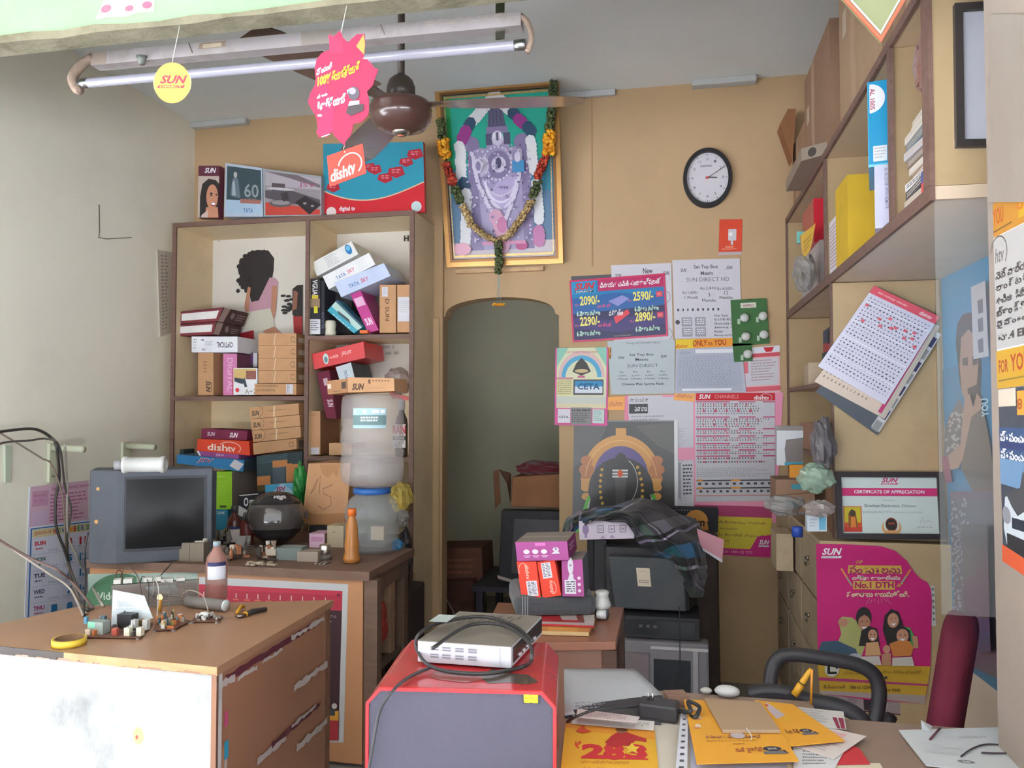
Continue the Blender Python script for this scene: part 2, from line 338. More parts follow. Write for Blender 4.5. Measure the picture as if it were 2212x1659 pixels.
def o(f):
    f.rect(.01,0,1,.07,RED); f.T('SUN', .05,.012,.2,.055,WHITE,.03,.3); f.T('CHANNELS', .25,.015,.55,.05,h('e89a9a')); dish_logo(f,.74,.005,.96,.062)
    for k,(v0,v1) in enumerate(((.095,.205),(.235,.325),(.345,.385),(.41,.45),(.48,.52),(.54,.57),(.595,.66))):
        for u0,u1 in ((.01,.44),(.55,.76),(.85,1)): f.rect(u0,v0-.018,u1,v0-.008,h('c2386e'))
        f.rows(.03,v0,.98,v1,max(2,int((v1-v0)/.022)),DGR,.008,.014,.022,.5,seed=k); f.rows(.1,v0,.9,v1,2,h('cc5a70'),.01,.03,.12,.5,seed=k+30)
    f.rows(.02,.69,.97,.78,5,GRY,.008,.02,.02,seed=77)
    for v in (.8,.87): f.rect(.01,v,1,v+.012,DGR); f.rect(.02,v-.004,.09,v+.01,ORA); f.rect(.45,v-.003,.57,v+.012,ORA)
    for i in range(11): f.rect(.03+.088*i,.825,.07+.088*i,.845,DGR); f.rect(.05+.085*i,.895,.08+.085*i,.915,DGR)
    f.rect(0,.94,.98,.945,h('e07a5c'))
wposter('red_headed_channel_chart', 'tall white channel chart with a red header band and rows of small print', 'poster', [(1501,849),(1674,849),(1674,1082),(1503,1084)], DB-.006, WP, o)
def o(f):
    f.rect(0,0,.46,.06,WP); f.T('New', .53,.05,.69,.12,DGR,.02); f.T('SUN', .06,.11,.17,.16,DGR,.02,.3); f.T('SUN', .86,.1,.97,.15,DGR,.02,.3); f.arc(.9,.42,.07,.07,.002,80,-80,DGR); f.arc(.92,.88,.07,.07,.002,80,-80,DGR)
wposter('price_sheet', 'white sheet headed New, half covered by the blue price poster', 'poster', [(1320,573),(1450,568),(1454,742),(1326,748)], DB-.004, WP, o)
def o(f):
    sun = lambda u,v: f.T('SUN',u,v,u+.09,v+.045,DGR,.02,.3)
    sun(.12,.11); sun(.8,.09); f.T('Set Top Box',.32,.07,.68,.13,DGR,.015); f.T('Means',.42,.15,.6,.2,DGR,.015); f.T('SUN DIRECT HD',.2,.23,.84,.28,h('6a6a70'))
    f.T('Rs.1,600/-',.14,.4,.38,.44,DGR); f.T('1 Month',.17,.46,.37,.5,DGR); f.T('Rs.2,830',.41,.35,.64,.39,DGR); f.T('3',.52,.43,.55,.47,DGR); f.T('Months',.43,.5,.63,.54,DGR); f.T('Rs.4,500/-',.66,.36,.9,.4,DGR); f.T('12',.76,.41,.82,.45,DGR); f.T('Months',.69,.47,.88,.51,DGR)
    f.rows(.05,.62,.95,.67,1,DGR,.02,.03,.05,.6,seed=2)
    f.circ(.05,.79,.035,DGR)
    for u in (.11,.31):
        for v in (.73,.86): f.rect(u,v,u+.16,v+.115,GRY); f.rows(u+.03,v+.02,u+.14,v+.1,3,WHITE,seed=int(v*9),ragged=False)
    for i,s_ in enumerate(('Nw Seln','Srl-MI-RG','Sharuda Lion','Jaamug will','Radu','Roty-arSar')): f.T(s_,.6,.7+.05*i,.6+.03*len(s_),.73+.05*i,DGR)
wposter('set_top_box_price_sheet', 'white printed sheet reading Set Top Box Means SUN DIRECT HD', 'poster', [(1452,562),(1598,558),(1602,730),(1458,732)], DB-.0055, WP, o)
def o(f):
    f.T('Telugu ECONOMY PACK',.28,.03,.79,.07,DGR); f.T('SUN',.15,.29,.24,.34,DGR,.02,.3); f.T('SUN',.79,.28,.88,.33,DGR,.02,.3)
    f.T('Set Top Box',.32,.24,.69,.3,DGR,.015); f.T('Means',.41,.33,.6,.38,DGR,.015); f.T('SUN DIRECT',.28,.44,.75,.5,h('6a6a70'))
    for i in range(4): u=.13+.21*i; f.T('Rs',u+.03,.57,u+.09,.6,DGR); f.T(('1,000/-','2,200/-','4,000/-','5,000/-')[i],u,.64,u+.14,.67,DGR); f.T(('1 Month','3 Months','6 Months','12 Months')[i],u-.01,.7,u+.15,.73,DGR)
    f.T('Cinema Plus Sports Pack',.18,.79,.84,.85,DGR,.01)
wposter('sports_pack_price_sheet', 'white printed sheet reading Set Top Box Means SUN DIRECT, Cinema Plus Sports Pack', 'poster', [(1312,737),(1458,734),(1457,850),(1320,852)], DB-.0065, h('b6bfc2'), o)
def o(f):
    f.rect(0,0,1,.13,h('d9dae4')); f.rect(0,.14,1,.22,h('c9505c')); f.poly([(.55,.02),(.85,.02),(.78,.12),(.62,.12)],RED); f.rect(.05,.25,.95,.82,WP); f.rect(0,.3,.12,.55,h('d8707c')); f.rows(.2,.28,.9,.75,8,h('a98a94'),seed=5); f.rect(0,.85,1,.95,h('d8606c'))
wposter('red_price_sheet', 'small red and white price sheet right of the grey table sheet', 'poster', [(1606,752),(1684,746),(1686,848),(1608,852)], DB-.003, h('e2b4b8'), o)
def o(f):
    f.rect(.02,.04,.96,.97,h('adb2c0')); f.T('dishtv',.06,.08,.22,.16,GRY,.02,.2); f.rect(.3,.06,.96,.14,h('dedfe4'))
    for i in range(16): f.rect(.05,.2+.043*i,.95,.205+.043*i,h('a4a8b8'))
    for u in (.2,.34,.5,.64,.8): f.rect(u,.2,u+.004,.86,h('a4a8b8'))
    f.rows(.06,.21,.94,.86,15,h('8f93a4'),.01,.03,.03,.3,seed=6); f.rect(.1,.9,.8,.95,WHITE)
wposter('tariff_table_sheet', 'pale blue grey sheet with a ruled table under the orange band', 'poster', [(1460,750),(1602,747),(1612,848),(1458,850)], DB-.0075, h('b4b8c4'), o)
def o(f):
    f.poly([(0,0),(.35,0),(.3,1),(0,1)],YEL); f.T('dishtv',.0,.5,.22,.92,h('c8501c'),.01,.2); f.T('ONLY',.3,.15,.55,.8,h('9c2c14'),.02); f.T('FOR',.57,.4,.65,.8,h('9c2c14'),.02); f.T('YOU',.67,.15,.88,.8,h('9c2c14'),.02)
wposter('offer_banner', 'yellow and orange strip reading ONLY FOR YOU above the tariff table', 'sign', [(1460,733),(1583,730),(1584,748),(1459,754)], DB-.0085, ORA, o)
for q,l in (([(1458,842),(1502,846),(1500,868),(1455,864)],'small torn orange strip below the tariff table sheet'),([(1312,858),(1350,856),(1349,886),(1312,886)],'small glossy orange scrap right of the deity calendar'),([(1312,750),(1320,750),(1320,775),(1312,775)],'tiny orange scrap peeping out left of the sports pack sheet')):
    wposter('paper_scrap', l, 'paper', q, DB-.0065, ORA, lambda f: f.T('dishtv',.1,.3,.9,.7,h('b0541c'),.01,.2), mat=GLOSSY)
def o(f): f.T('IVERSE',.05,.03,.8,.06,WHITE)
wposter('dark_notice', 'dark sheet edge peeping out above the blue price poster', 'poster', [(1234,597),(1330,592),(1330,640),(1234,640)], DB-.003, h('55555c'))
# --- blue price poster
def o(f):
    f.rect(.018,.03,.982,.97,h('241f52')); f.poly([(.018,.03),(.982,.03),(.982,.42),(.6,.36),(.018,.52)],h('1878ae')); f.poly([(.018,.3),(.5,.25),(.982,.34),(.982,.5),(.018,.55)],h('1d5c9c'))
    f.poly([(.018,.6),(.4,.68),(.982,.6),(.982,.8),(.5,.88),(.018,.78)],h('3a2c6c')); f.poly([(.4,.38),(.55,.3),(.62,.36),(.5,.47)],h('8a8cc8'))
    f.rect(.018,.03,.28,.23,h('1b8fc0')); f.T('SUN',.05,.055,.27,.165,RED,.04,.3); f.rect(.05,.18,.25,.21,h('1c1f3c')); f.T('DIRECT',.06,.183,.24,.207,WHITE,.02,.2)
    f.rect(.3,.03,.98,.21,h('b81c5c')); f.T('వినాయక చవితి శుభాకాంక్షలతో',.32,.06,.96,.17,WHITE,.02)
    Yw, Mt = h('e8dc6c'), h('b9dccb')
    for u,v,s_ in ((.1,.27,'2090/-'),(.66,.26,'2590/-'),(.09,.6,'2290/-'),(.67,.59,'2890/-')): f.T(s_,u,v,u+.21,v+.15,Yw,.03); f.T('Rs',u-.05,v+.12,u-.01,v+.15,h('d86c8c'))
    for u,v in ((.06,.5),(.67,.49),(.05,.82),(.67,.81)): f.T('6 నెలలు ఉచితం',u,v,u+.25,v+.09,Mt,.05)
    for v in (.28,.61): f.rect(.9,v,.965,v+.09,h('d0304c')); f.T('HD',.91,v+.02,.955,v+.07,h('f0a0a0'))
    f.T('మాత్రమే',.28,.42,.42,.47,PINK,.02); f.T('మాత్రమే',.28,.72,.42,.78,PINK,.02); f.poly([(.45,.64),(.6,.53),(.62,.6),(.47,.75)],h('d83a48')); f.T('సరికొత్త',.4,.52,.55,.62,WHITE,.02,.2); f.T('Sales & Service',.44,.93,.62,.95,h('bfae8a'))
wposter('blue_price_poster', 'blue and purple poster with yellow prices 2090, 2590, 2290 and 2890', 'poster', [(1230,606),(1436,590),(1443,726),(1237,740)], DB-.009, h('c8305c'), o, mat=GLOSSY)
# --- deity calendar with CETA
def o(f):
    f.rect(.03,.0,.97,.63,h('d6d8b4')); f.poly([(.03,0),(.25,0),(.03,.25)],h('8cc4b0')); f.poly([(.75,0),(.97,0),(.97,.25)],h('8cc4b0')); f.ell(.5,.38,.44,.34,h('d9b8b4'),24,0,180); f.ell(.5,.38,.38,.28,h('5aa8cc'),24,0,180); f.ell(.5,.38,.3,.22,h('d8d8b8'),24,0,180)
    f.ell(.5,.23,.1,.07,h('5f5c5a'),12); f.poly([(.33,.31),(.4,.2),(.5,.13),(.6,.2),(.68,.31),(.5,.36)],h('4c4a48')); f.ell(.5,.3,.13,.025,h('c8b48c'),10); f.poly([(.44,.36),(.56,.36),(.58,.39),(.42,.39)],h('c86c8c'))
    f.T('ELECTRONICS TECHNICIANS',.2,.045,.8,.07,h('b8506c')); f.rect(.03,.385,.34,.4,h('c86c8c')); f.rect(.03,.4,.33,.62,h('d8d2a0')); f.rows(.05,.41,.31,.61,8,h('9a946c'),seed=4,ragged=False)
    f.rect(.35,.41,.92,.61,h('5c5c60')); f.rect(.38,.43,.9,.585,h('3f8fc0')); f.poly([(.38,.5),(.9,.5),(.9,.585),(.38,.585)],h('d3d9e0')); f.T('CETA',.43,.46,.85,.54,h('2c5c80'),.03)
    f.rect(.03,.63,.97,.72,h('c8ccc0')); f.rect(.03,.72,.97,.78,h('d8ccaa')); f.rect(.06,.79,.3,.97,h('d9d5dc')); f.T('CETA',.08,.88,.27,.91,DGR,.02); f.rect(.31,.77,.7,.99,h('8c8a8a')); f.T('11-03-2019',.33,.79,.67,.82,h('3a3a3c'),.03); f.rows(.33,.84,.68,.97,5,h('5c5a5a'),seed=8); f.rect(.72,.79,.94,.97,h('c3d4ce')); f.rows(.74,.81,.92,.95,6,h('7f9a94'),seed=2)
wposter('deity_calendar', 'narrow pink bordered wall calendar with a blue arch and CETA panel', 'calendar', [(1200,752),(1314,750),(1312,920),(1198,918)], DB-.011, h('d8609c'), o)
# --- elephant deity poster
def o(f):
    f.rect(.0,.0,.965,1,h('3b3936')); f.poly([(0,.0),(.35,.0),(.2,.3),(0,.42)],h('4c4a45')); f.poly([(.6,.05),(.965,.02),(.965,.3),(.8,.22)],h('504d47')); f.rect(0,0,.96,.012,h('78767a'))
    G1,G2 = h('c98f42'),h('b06a34')
    f.ell(.46,.53,.38,.4,G1,30,-8,188); 
    for u in (.13,.8):
        for v,r in ((.36,.06),(.44,.075),(.52,.06),(.6,.05),(.68,.045)): f.ell(u,v,r,r*.75,G2 if r>.055 else G1,10)
    f.rect(.08,.52,.26,.62,G1); f.rect(.68,.52,.84,.62,G1); f.rect(.41,.07,.51,.2,G1)
    f.arc(.46,.53,.34,.35,.004,5,175,h('e0ae62')); f.ell(.46,.5,.26,.27,h('5a4a82'),30,-20,200); f.rect(.22,.45,.7,.62,h('5a4a82'))
    BK = h('2f2c2a'); f.ell(.46,.42,.07,.13,BK,14,0,180); f.ell(.46,.62,.31,.29,BK,26); f.poly([(.16,.75),(.2,.56),(.72,.56),(.78,.75),(.86,1),(.08,1)],BK)
    f.poly([(.4,.45),(.52,.45),(.5,.75),(.54,.85),(.42,.78)],h('4c4846'))
    f.poly([(.03,1),(.14,.68),(.17,.68),(.12,1)],h('59b03a')); f.poly([(.88,1),(.78,.66),(.75,.66),(.8,1)],h('59b03a'))
    for k in range(4): f.line([(.17-.012*k,.7+.03*k),(.11+.02*k,1)],.003,h('cfcfc8')); f.line([(.74+.012*k,.66+.03*k),(.8+.015*k,.9)],.003,h('cfcfc8'))
    for v in (.44,.468,.495): f.rect(.38,v,.53,v+.016,h('d3d0cc'))
    f.ell(.455,.475,.026,.034,h('d8501c'),12)
    for k in range(11): t=k/10; f.circ(.26+.13*math.sin(t*2.4)**2*0+.02-.03*math.sin(t*3.1)+.1*t*t,.44+.5*t,.016,h('c99a3c'),8); f.circ(.62+.06*math.sin(t*3.1)-.06*t*t,.42+.52*t,.016,h('c99a3c'),8)
    f.arc(.45,.55,.17,.22,.003,60,-50,h('cfcbc4')); f.line([(.36,.92),(.45,.9),(.52,.86)],.005,h('a99c80'))
wposter('ganesha_poster', 'dark elephant god poster with golden arch and yellow bead garland', 'poster', [(1240,908),(1464,908),(1466,1150),(1236,1150)], DB-.0085, h('cfcdd0'), o, mat=GLOSSY)
# --- yellow/pink poster low right
def o(f):
    f.rect(0,0,1,.22,h('b03c6c')); f.rect(.02,.22,1,.86,h('d8c23a')); 
    for i,s_ in enumerate(('అన్ని సినిమాలు కావాలి','మీ ఇంటి ఆనందం','ఇప్పుడు రీచార్జ్ చేయండి','సన్ డైరెక్ట్')): f.T(s_,.06,.3+.13*i,(.92,.55,.9,.45)[i],.36+.13*i,h('8c6a3c'),.01)
    f.poly([(.72,.86),(.82,.6),(1,.55),(1,.86)],MAG); sun_logo(f,.84,.66,.98,.8,WHITE); f.rect(0,.86,1,1,MAG); f.T('9500 121220 / 1800 123 7575',.15,.9,.75,.95,h('e8a8c8'))
wposter('yellow_offer_poster', 'yellow and magenta poster low on the wall beside the drawer unit', 'poster', [(1500,1090),(1668,1095),(1664,1204),(1510,1196)], DB-.005, MAG, o)
# --- small orange flyer under the clock
def o(f):
    f.rect(.03,.02,.97,.9,h('d8482c')); f.rect(.4,.28,.75,.6,h('c9c4cc')); f.rect(.52,.6,.62,.72,h('c9c4cc')); f.circ(.5,.42,.09,h('e8e4e8')); f.T('IDEA',.3,.75,.65,.8,h('efc3a0'),.01); f.rows(.15,.82,.8,.88,2,h('e8a88c'),seed=1); f.rect(.0,.92,1,1,h('b8adb0'))
wposter('orange_flyer', 'small orange flyer with a white plug picture in a plastic sleeve below the clock', 'flyer', [(1554,474),(1604,473),(1602,550),(1552,551)], DB-.003, h('c8503c'), o, mat=GLOSSY)
# --- bulbs on green card
b = B(); q = quadY([(1578,648),(1656,644),(1662,742),(1583,748)], DB-.012); f = b.slab(q, .001, h('3f6a3c'))['front']; q2 = quadY([(1582,742),(1624,742),(1626,780),(1586,782)], DB-.012); b.slab(q2, .001, h('3f6a3c'))
f.rect(.27,.08,.7,.19,h('d3d4c4')); f.T('WIPRO',.33,.11,.64,.17,h('9c5068'),.02); f.rect(.45,0,.62,.02,h('2c4a2a'))
gc = b.build('bulb_card', CARD, label='green display card holding five small white bulbs on the back wall', cat='display card')
for k,(x,y) in enumerate(((1608,687),(1648,683),(1611,727),(1650,723),(1615,765))):
    p = onY(x, y, DB-.014); b = B(); b.lathe([(.0001,.028),(.012,.026),(.022,.018),(.024,.008),(.02,0)], h('c9ccc6'), 14, Matrix.Translation(p) @ Matrix.Rotation(math.pi/2, 4, 'X')); b.build('bulb', SHINY, gc)
    b = B(); b.slab(quadY(bb(x-15,y+2,x-9,y+13), DB-.0135), .001, h('a9bca4')); b.build('price_tag', PAPER, gc)
# ---------------------------------------------------------------- wall clock
p = onY(1528, 386, DB-.005); rx, rz = .125, .158
T_ = Matrix.Translation(p) @ Matrix.Rotation(math.pi/2, 4, 'X')
ck = thing('wall_clock', 'oval white wall clock with a black rim above the orange flyer', 'clock', p)
def ellring(b, r0, r1, z0, z1, col, n=40):
    prof = [(r0,z0),(r0,z1),(r1,z1),(r1,z0)]
    vs=[];fs=[]
    for r,z in prof:
        for j in range(n): t=2*math.pi*j/n; vs.append(((rx*r)*math.cos(t),(rz*r)*math.sin(t),z))
    for i in range(3):
        for j in range(n): fs.append((i*n+j,(i+1)*n+j,(i+1)*n+(j+1)%n,i*n+(j+1)%n))
    b.mesh(vs,fs,col,None,False,T_)
b = B(); ellring(b, 1.0, .86, 0, .03, BLACK); ellring(b, 1.02, .97, 0, .022, BLACK); b.build('rim', PLAST, ck)
b = B(); f = Face(b, [p+Vector((x*rx*.9, -.012, z*rz*.9)) for x,z in ((-1,1),(1,1),(1,-1),(-1,-1))]); f.ell(.5,.5,.5,.5,h('cfccd2'),36)
for k in range(60):
    a = math.radians(6*k); r0 = .435 if k%5 else .42; f.line([(.5+r0*math.sin(a),.5-r0*math.cos(a)),(.5+.455*math.sin(a),.5-.455*math.cos(a))],.0012 if k%5 else .0028,h('3a3a3e'))
for k in range(1,13):
    a = math.radians(30*k); f.T(str(k),.5+.35*math.sin(a)-.026,.5-.35*math.cos(a)-.022,.5+.35*math.sin(a)+.026,.5-.35*math.cos(a)+.022,h('6a6a70'),.01)
f.rows(.34,.26,.6,.31,1,h('9a9aa4'),.03,.04,.01,.8,ragged=False); b.build('dial', SHINY, ck)
b = B(); f = Face(b, [p+Vector((x*rx, -.016, z*rz)) for x,z in ((-1,1),(1,1),(1,-1),(-1,-1))]); f.line([(.5,.5),(.86,.32)],.003,BLACK); b.build('minute_hand', PLAST, ck)
b = B(); f = Face(b, [p+Vector((x*rx, -.019, z*rz)) for x,z in ((-1,1),(1,1),(1,-1),(-1,-1))]); f.line([(.46,.49),(.7,.505)],.005,BLACK); b.build('hour_hand', PLAST, ck)
b = B(); f = Face(b, [p+Vector((x*rx, -.021, z*rz)) for x,z in ((-1,1),(1,1),(1,-1),(-1,-1))]); f.circ(.5,.5,.03,h('c84a3a')); f.line([(.5,.5),(.44,.52)],.002,h('c84a3a')); b.build('second_hand', PLAST, ck)
# ---------------------------------------------------------------- framed deity picture with garland
gq = quadY([(940,193),(1207,172),(1217,569),(966,578)], [4.13,4.13,4.255,4.255])
b = B(); F_ = Face(b, gq); GOLD = M('gold_moulding', .35, .5, metal=.75, var=.1)
gp = thing('framed_deity_picture', 'gold framed picture of a garlanded deity hanging above the doorway', 'picture', gq[3])
F_.ring(.03, -.02, .012, h('b88a50')); F_.ring(.014, .0, .018, h('7a5430'), .026)
for k in range(90):
    t = k/90
    for (u,v) in (((.075+.85*t),.058),((.075+.85*t),.942)): F_.box(u,v-.006,u+.006,v+.006,.016,.021,h('d8b070'))
for k in range(120):
    t = k/120
    for u in (.073,.92): F_.box(u,.06+.88*t,u+.009,.06+.88*t+.004,.016,.021,h('d8b070'))
b.build('frame', GOLD, gp)
b = B(); f = Face(b, [F_.p(.06,.045,-.002),F_.p(.94,.045,-.002),F_.p(.94,.955,-.002),F_.p(.06,.955,-.002)])
f.rect(0,0,1,1,h('159a84')); f.poly([(0,.45),(1,.4),(1,1),(0,1)],h('2f7f96')); f.poly([(0,.62),(1,.6),(1,1),(0,1)],h('4f7290')); f.rect(0,.9,1,1,h('b9aeb4')); f.rect(0,0,.06,.45,h('1c8a4c'))
LAV,LAV2,DK,PL,WF,PU = h('9a8fb0'),h('7c7094'),h('4c4a66'),h('c3bccf'),h('cfcfd2'),h('8c2c7c')
f.poly([(.3,.95),(.24,.6),(.22,.4),(.3,.32),(.38,.33),(.4,.27),(.58,.27),(.6,.33),(.7,.32),(.76,.4),(.74,.6),(.72,.95)],LAV)
f.poly([(.18,.95),(.2,.35),(.27,.33),(.31,.95)],LAV2); f.poly([(.7,.95),(.7,.35),(.78,.33),(.8,.95)],LAV2)
f.poly([(.4,.24),(.42,.1),(.47,.04),(.5,.04),(.55,.1),(.58,.24)],DK); f.rect(.39,.2,.59,.24,LAV2); f.rect(.38,.24,.44,.31,DK); f.rect(.55,.24,.61,.31,DK); f.ell(.49,.27,.055,.045,PL,14); f.rect(.48,.235,.5,.285,DK); f.rect(.455,.24,.465,.27,WHITE); f.rect(.515,.24,.525,.27,WHITE)
f.ell(.24,.3,.08,.05,LAV2,12); f.ell(.72,.3,.08,.05,LAV2,12)
f.ell(.49,.43,.11,.085,LAV2,18); f.ell(.49,.43,.07,.05,PL,14); f.ell(.49,.42,.03,.035,DK,8)
f.ell(.34,.43,.06,.06,PL,12); f.arc(.5,.52,.14,.17,.02,-160,-20,PL); f.poly([(.38,.6),(.5,.52),(.6,.5),(.72,.52),(.66,.6),(.5,.7)],h('a89cc0'))
f.arc(.5,.42,.19,.2,.012,200,340,h('b8aec4')); f.arc(.5,.5,.15,.16,.012,190,350,h('cfc8da'))
def garl(pts, r, cols, seed=1):
    rr = random.Random(seed)
    for i in range(len(pts)-1):
        (u0,v0),(u1,v1) = pts[i],pts[i+1]; n = max(2,int(math.hypot((u1-u0)*f.W,(v1-v0)*f.H)/.02))
        for k in range(n): t=k/n; f.ell(u0+(u1-u0)*t+rr.uniform(-.005,.005),v0+(v1-v0)*t,r,r*.72,cols[(i)%len(cols)] if len(cols)>1 else cols[0],7)
garl([(.47,.02),(.25,.17),(.2,.2)],.055,[WF,h('24445e')]); garl([(.2,.22),(.14,.28)],.06,[PU]); garl([(.13,.31),(.14,.4)],.055,[WF]); garl([(.13,.4),(.13,.52)],.055,[WF]); garl([(.15,.53),(.17,.57)],.055,[h('24445e')]); garl([(.17,.6),(.13,.92)],.055,[WF])
garl([(.5,.02),(.63,.12)],.055,[WF]); garl([(.65,.13),(.67,.15)],.055,[h('24445e')]); garl([(.7,.17),(.75,.21)],.055,[PU]); garl([(.78,.22),(.82,.27)],.055,[h('24445e')]); garl([(.8,.3),(.82,.5)],.05,[WF]); garl([(.84,.56),(.86,.8)],.05,[WF]); garl([(.85,.85),(.84,.93)],.06,[h('b06a98'),WF])
garl([(.25,.36),(.28,.52),(.38,.68),(.48,.78)],.022,[PL]); garl([(.7,.36),(.68,.52),(.6,.68),(.52,.78)],.022,[PL])
garl([(.45,.75),(.5,.85),(.5,.95)],.07,[h('c090a8')]); f.ell(.5,.8,.05,.05,h('b46c94'),10); f.ell(.68,.93,.06,.03,h('a83c74'),9); f.ell(.1,.94,.09,.04,h('d8a0b4'),9); f.poly([(.3,.9),(.72,.9),(.72,.92),(.3,.92)],h('c080a0'))
rr = random.Random(4)
for k in range(160): u=rr.uniform(.2,.8); v=rr.uniform(.32,.9); f.ell(u,v,rr.uniform(.006,.016),rr.uniform(.004,.01),rr.choice([LAV2,PL,DK,LAV,h('b8a8c8')]),6)
f.rect(.63,.42,.74,.49,h('3a7fae')); f.ell(.3,.44,.05,.045,PL,12); f.ell(.31,.44,.025,.03,LAV2,10); f.ell(.68,.4,.03,.03,PL,10)
for k in range(22): a=math.radians(16.4*k); f.ell(.49+.13*math.cos(a),.43+.1*math.sin(a),.011,.008,PL,6)
for k in range(5): f.line([(.42+.035*k,.06+.01*k),(.42+.035*k,.2)],.002,LAV2)
b.build('picture', GLOSSY, gp)
b = B()
for x in (.1,.9): pass
p0, p1 = onY(985, 586, DB-.01), onY(1175, 582, DB-.01); b.box(p0.x, DB-.03, p1.z-.008, p1.x, DB, p0.z+.008, h('c8a47c')); b.build('support_batten', WOOD, label='thin wooden batten under the gold framed deity picture', cat='batten')
# garland
ga = thing('flower_garland', 'garland of leaves, marigolds, red roses and straw draped on the deity picture', 'garland', onY(1078, 640, 4.2))
def strand(name, pts, r, cols, per=6, seed=1, rough=.5, lab=None, wob=1.0, sz=.45):
    b = B(); rr = random.Random(seed); P = [Vector(p) for p in pts]
    L_ = 0
    for a_, b_ in zip(P[:-1], P[1:]):
        n = max(2, int((b_-a_).length/(r*.42)))
        for k in range(n):
            q = a_.lerp(b_, k/n)
            for j in range(per):
                t = 2*math.pi*j/per+rr.random()*2; o_ = Vector((math.cos(t), math.sin(t)*.8-.2, rr.uniform(-.4,.4)))*r*.62*wob
                b.blob(q+o_, r*sz*rr.uniform(.7,1.15), rr.choice(cols), (1,1,.8), rr.random(), rough, 5)
    return b.build(name, PETAL, ga, label=lab)
GY = lambda y: 4.10+.13*(y-190)/385
def pp(*xy): return [onY(x, y, GY(y)-.03) for x, y in xy]
GRN = [h('4f5a34'),h('5f6a3c'),h('3f4a2a')]; MG = [h('e8a01c'),h('f0b02c'),h('d88a14')]; RS = [h('a83420'),h('8c2418'),h('c04c30')]; ST = [h('b89c6c'),h('cdb384'),h('9c8054')]
strand('leaf_section', pp((952,262),(955,300)), .026, GRN, seed=2, lab='olive green leaf section'); strand('leaf_section', pp((1196,178),(1193,235),(1186,285)), .027, GRN, seed=3, lab='olive green leaf section')
strand('marigold', pp((957,306),(962,342)), .036, MG, 9, seed=4, lab='bright yellow orange marigold bunch'); strand('marigold', pp((1188,290),(1185,338)), .036, MG, 9, seed=5, lab='bright yellow orange marigold bunch')
strand('rose_section', pp((964,355),(982,402)), .026, RS, seed=6, lab='dark red flower section'); strand('rose_section', pp((1178,340),(1160,388)), .026, RS, seed=7, lab='dark red flower section')
strand('leaf_section', pp((985,408),(996,440)), .028, GRN, seed=8); strand('leaf_section', pp((1160,395),(1150,428)), .028, GRN, seed=9)
strand('straw_section', pp((1000,445),(1018,485),(1048,510),(1074,522)), .022, ST, 7, seed=10, rough=.8, lab='dry straw coloured petal section'); strand('straw_section', pp((1148,435),(1128,470),(1100,508),(1080,520)), .022, ST, 7, seed=11, rough=.8, lab='dry straw coloured petal section')
strand('leaf_pendant', pp((1077,525),(1078,560),(1076,592)), .024, GRN, seed=12, lab='olive green leaf pendant')
b = B()
for x in (1074,1081): b.tube([onY(1077,592,4.2), onY(x,648,4.24)], .0022, h('8aa8a4'), 5)
b.build('string', CLOTH, ga)
strand('marigold_tip', pp((1068,658),(1088,658)), .015, MG, 6, seed=13, lab='small marigold tip')
# ================================================================ LEFT SHELVING CABINET
YC = 3.91
KB, KB2 = h('b98d66'), h('a67a56')
CREAM, EDGE = h('d8c4a0'), h('70554a')
def carton(name, label, cat, q, Y, depth, col, ops=None, side=None, mat=CARD, group=None, top=None, left=None, bevel=0):
    b = B(); fc = b.slab(quadY(q, Y), depth, col)
    for fn, k in ((ops, 'front'), (side, 'right'), (top, 'top'), (left, 'left')):
        if fn: fn(fc[k])
    return b.build(name, mat, label=label, cat=cat, group=group, bevel=bevel)
xl, xd, xr = onY(371, 700, YC).x, onY(663, 700, YC).x, onY(893, 700, YC).x
zt_ = onY(893, 455, YC).z
cab = thing('shelving_cabinet', 'tall cream open shelving cabinet with brown edging crammed with boxes', 'shelf', (xl, YC, 0))
def panel(name, x0, y0, z0, x1, y1, z1, col=CREAM, mat=LAM, par=None, **k):
    b = B(); b.box(x0, y0, z0, x1, y1, z1, col); return b.build(name, mat, par or cab, **k)
T2 = .02
panel('side_panel', xl, YC+.008, 0, xl+T2, 4.295, zt_); panel('side_panel', xr-T2, YC+.008, 0, xr, 4.27, zt_)
panel('divider', xd-.009, YC+.008, 0, xd+.009, 4.264, zt_-T2)
panel('top_panel', xl+T2, YC+.008, zt_-T2, xr-T2, 4.27, zt_)
panel('back_panel', xl+T2, 4.272, 0, xr-T2, 4.29, zt_-T2, h('dcc8a2'))
zA = onY(520, 857, YC).z; zB = onY(780, 724, YC).z; zC = onY(780, 988, YC).z; zD = .70
for (x0, x1, z) in ((xl+T2, xd-.009, zA), (xd+.009, xr-T2, zB), (xd+.009, xr-T2, zC), (xl+T2, xd-.009, zD), (xd+.009, xr-T2, zD), (xl+T2, xr-T2, .1)):
    panel('shelf', x0, YC+.008, z-.018, x1, 4.27, z); panel('edging', x0, YC-.002, z-.02, x1, YC+.008, z+.002, EDGE, WOOD)
for (x0, x1) in ((xl-.002, xl+T2+.002), (xr-T2-.002, xr+.002), (xd-.011, xd+.011)): panel('edging', x0, YC-.003, 0, x1, YC+.008, zt_, EDGE, WOOD)
panel('edging', xl, YC-.004, zt_-T2-.003, xr, YC+.008, zt_+.002, EDGE, WOOD)
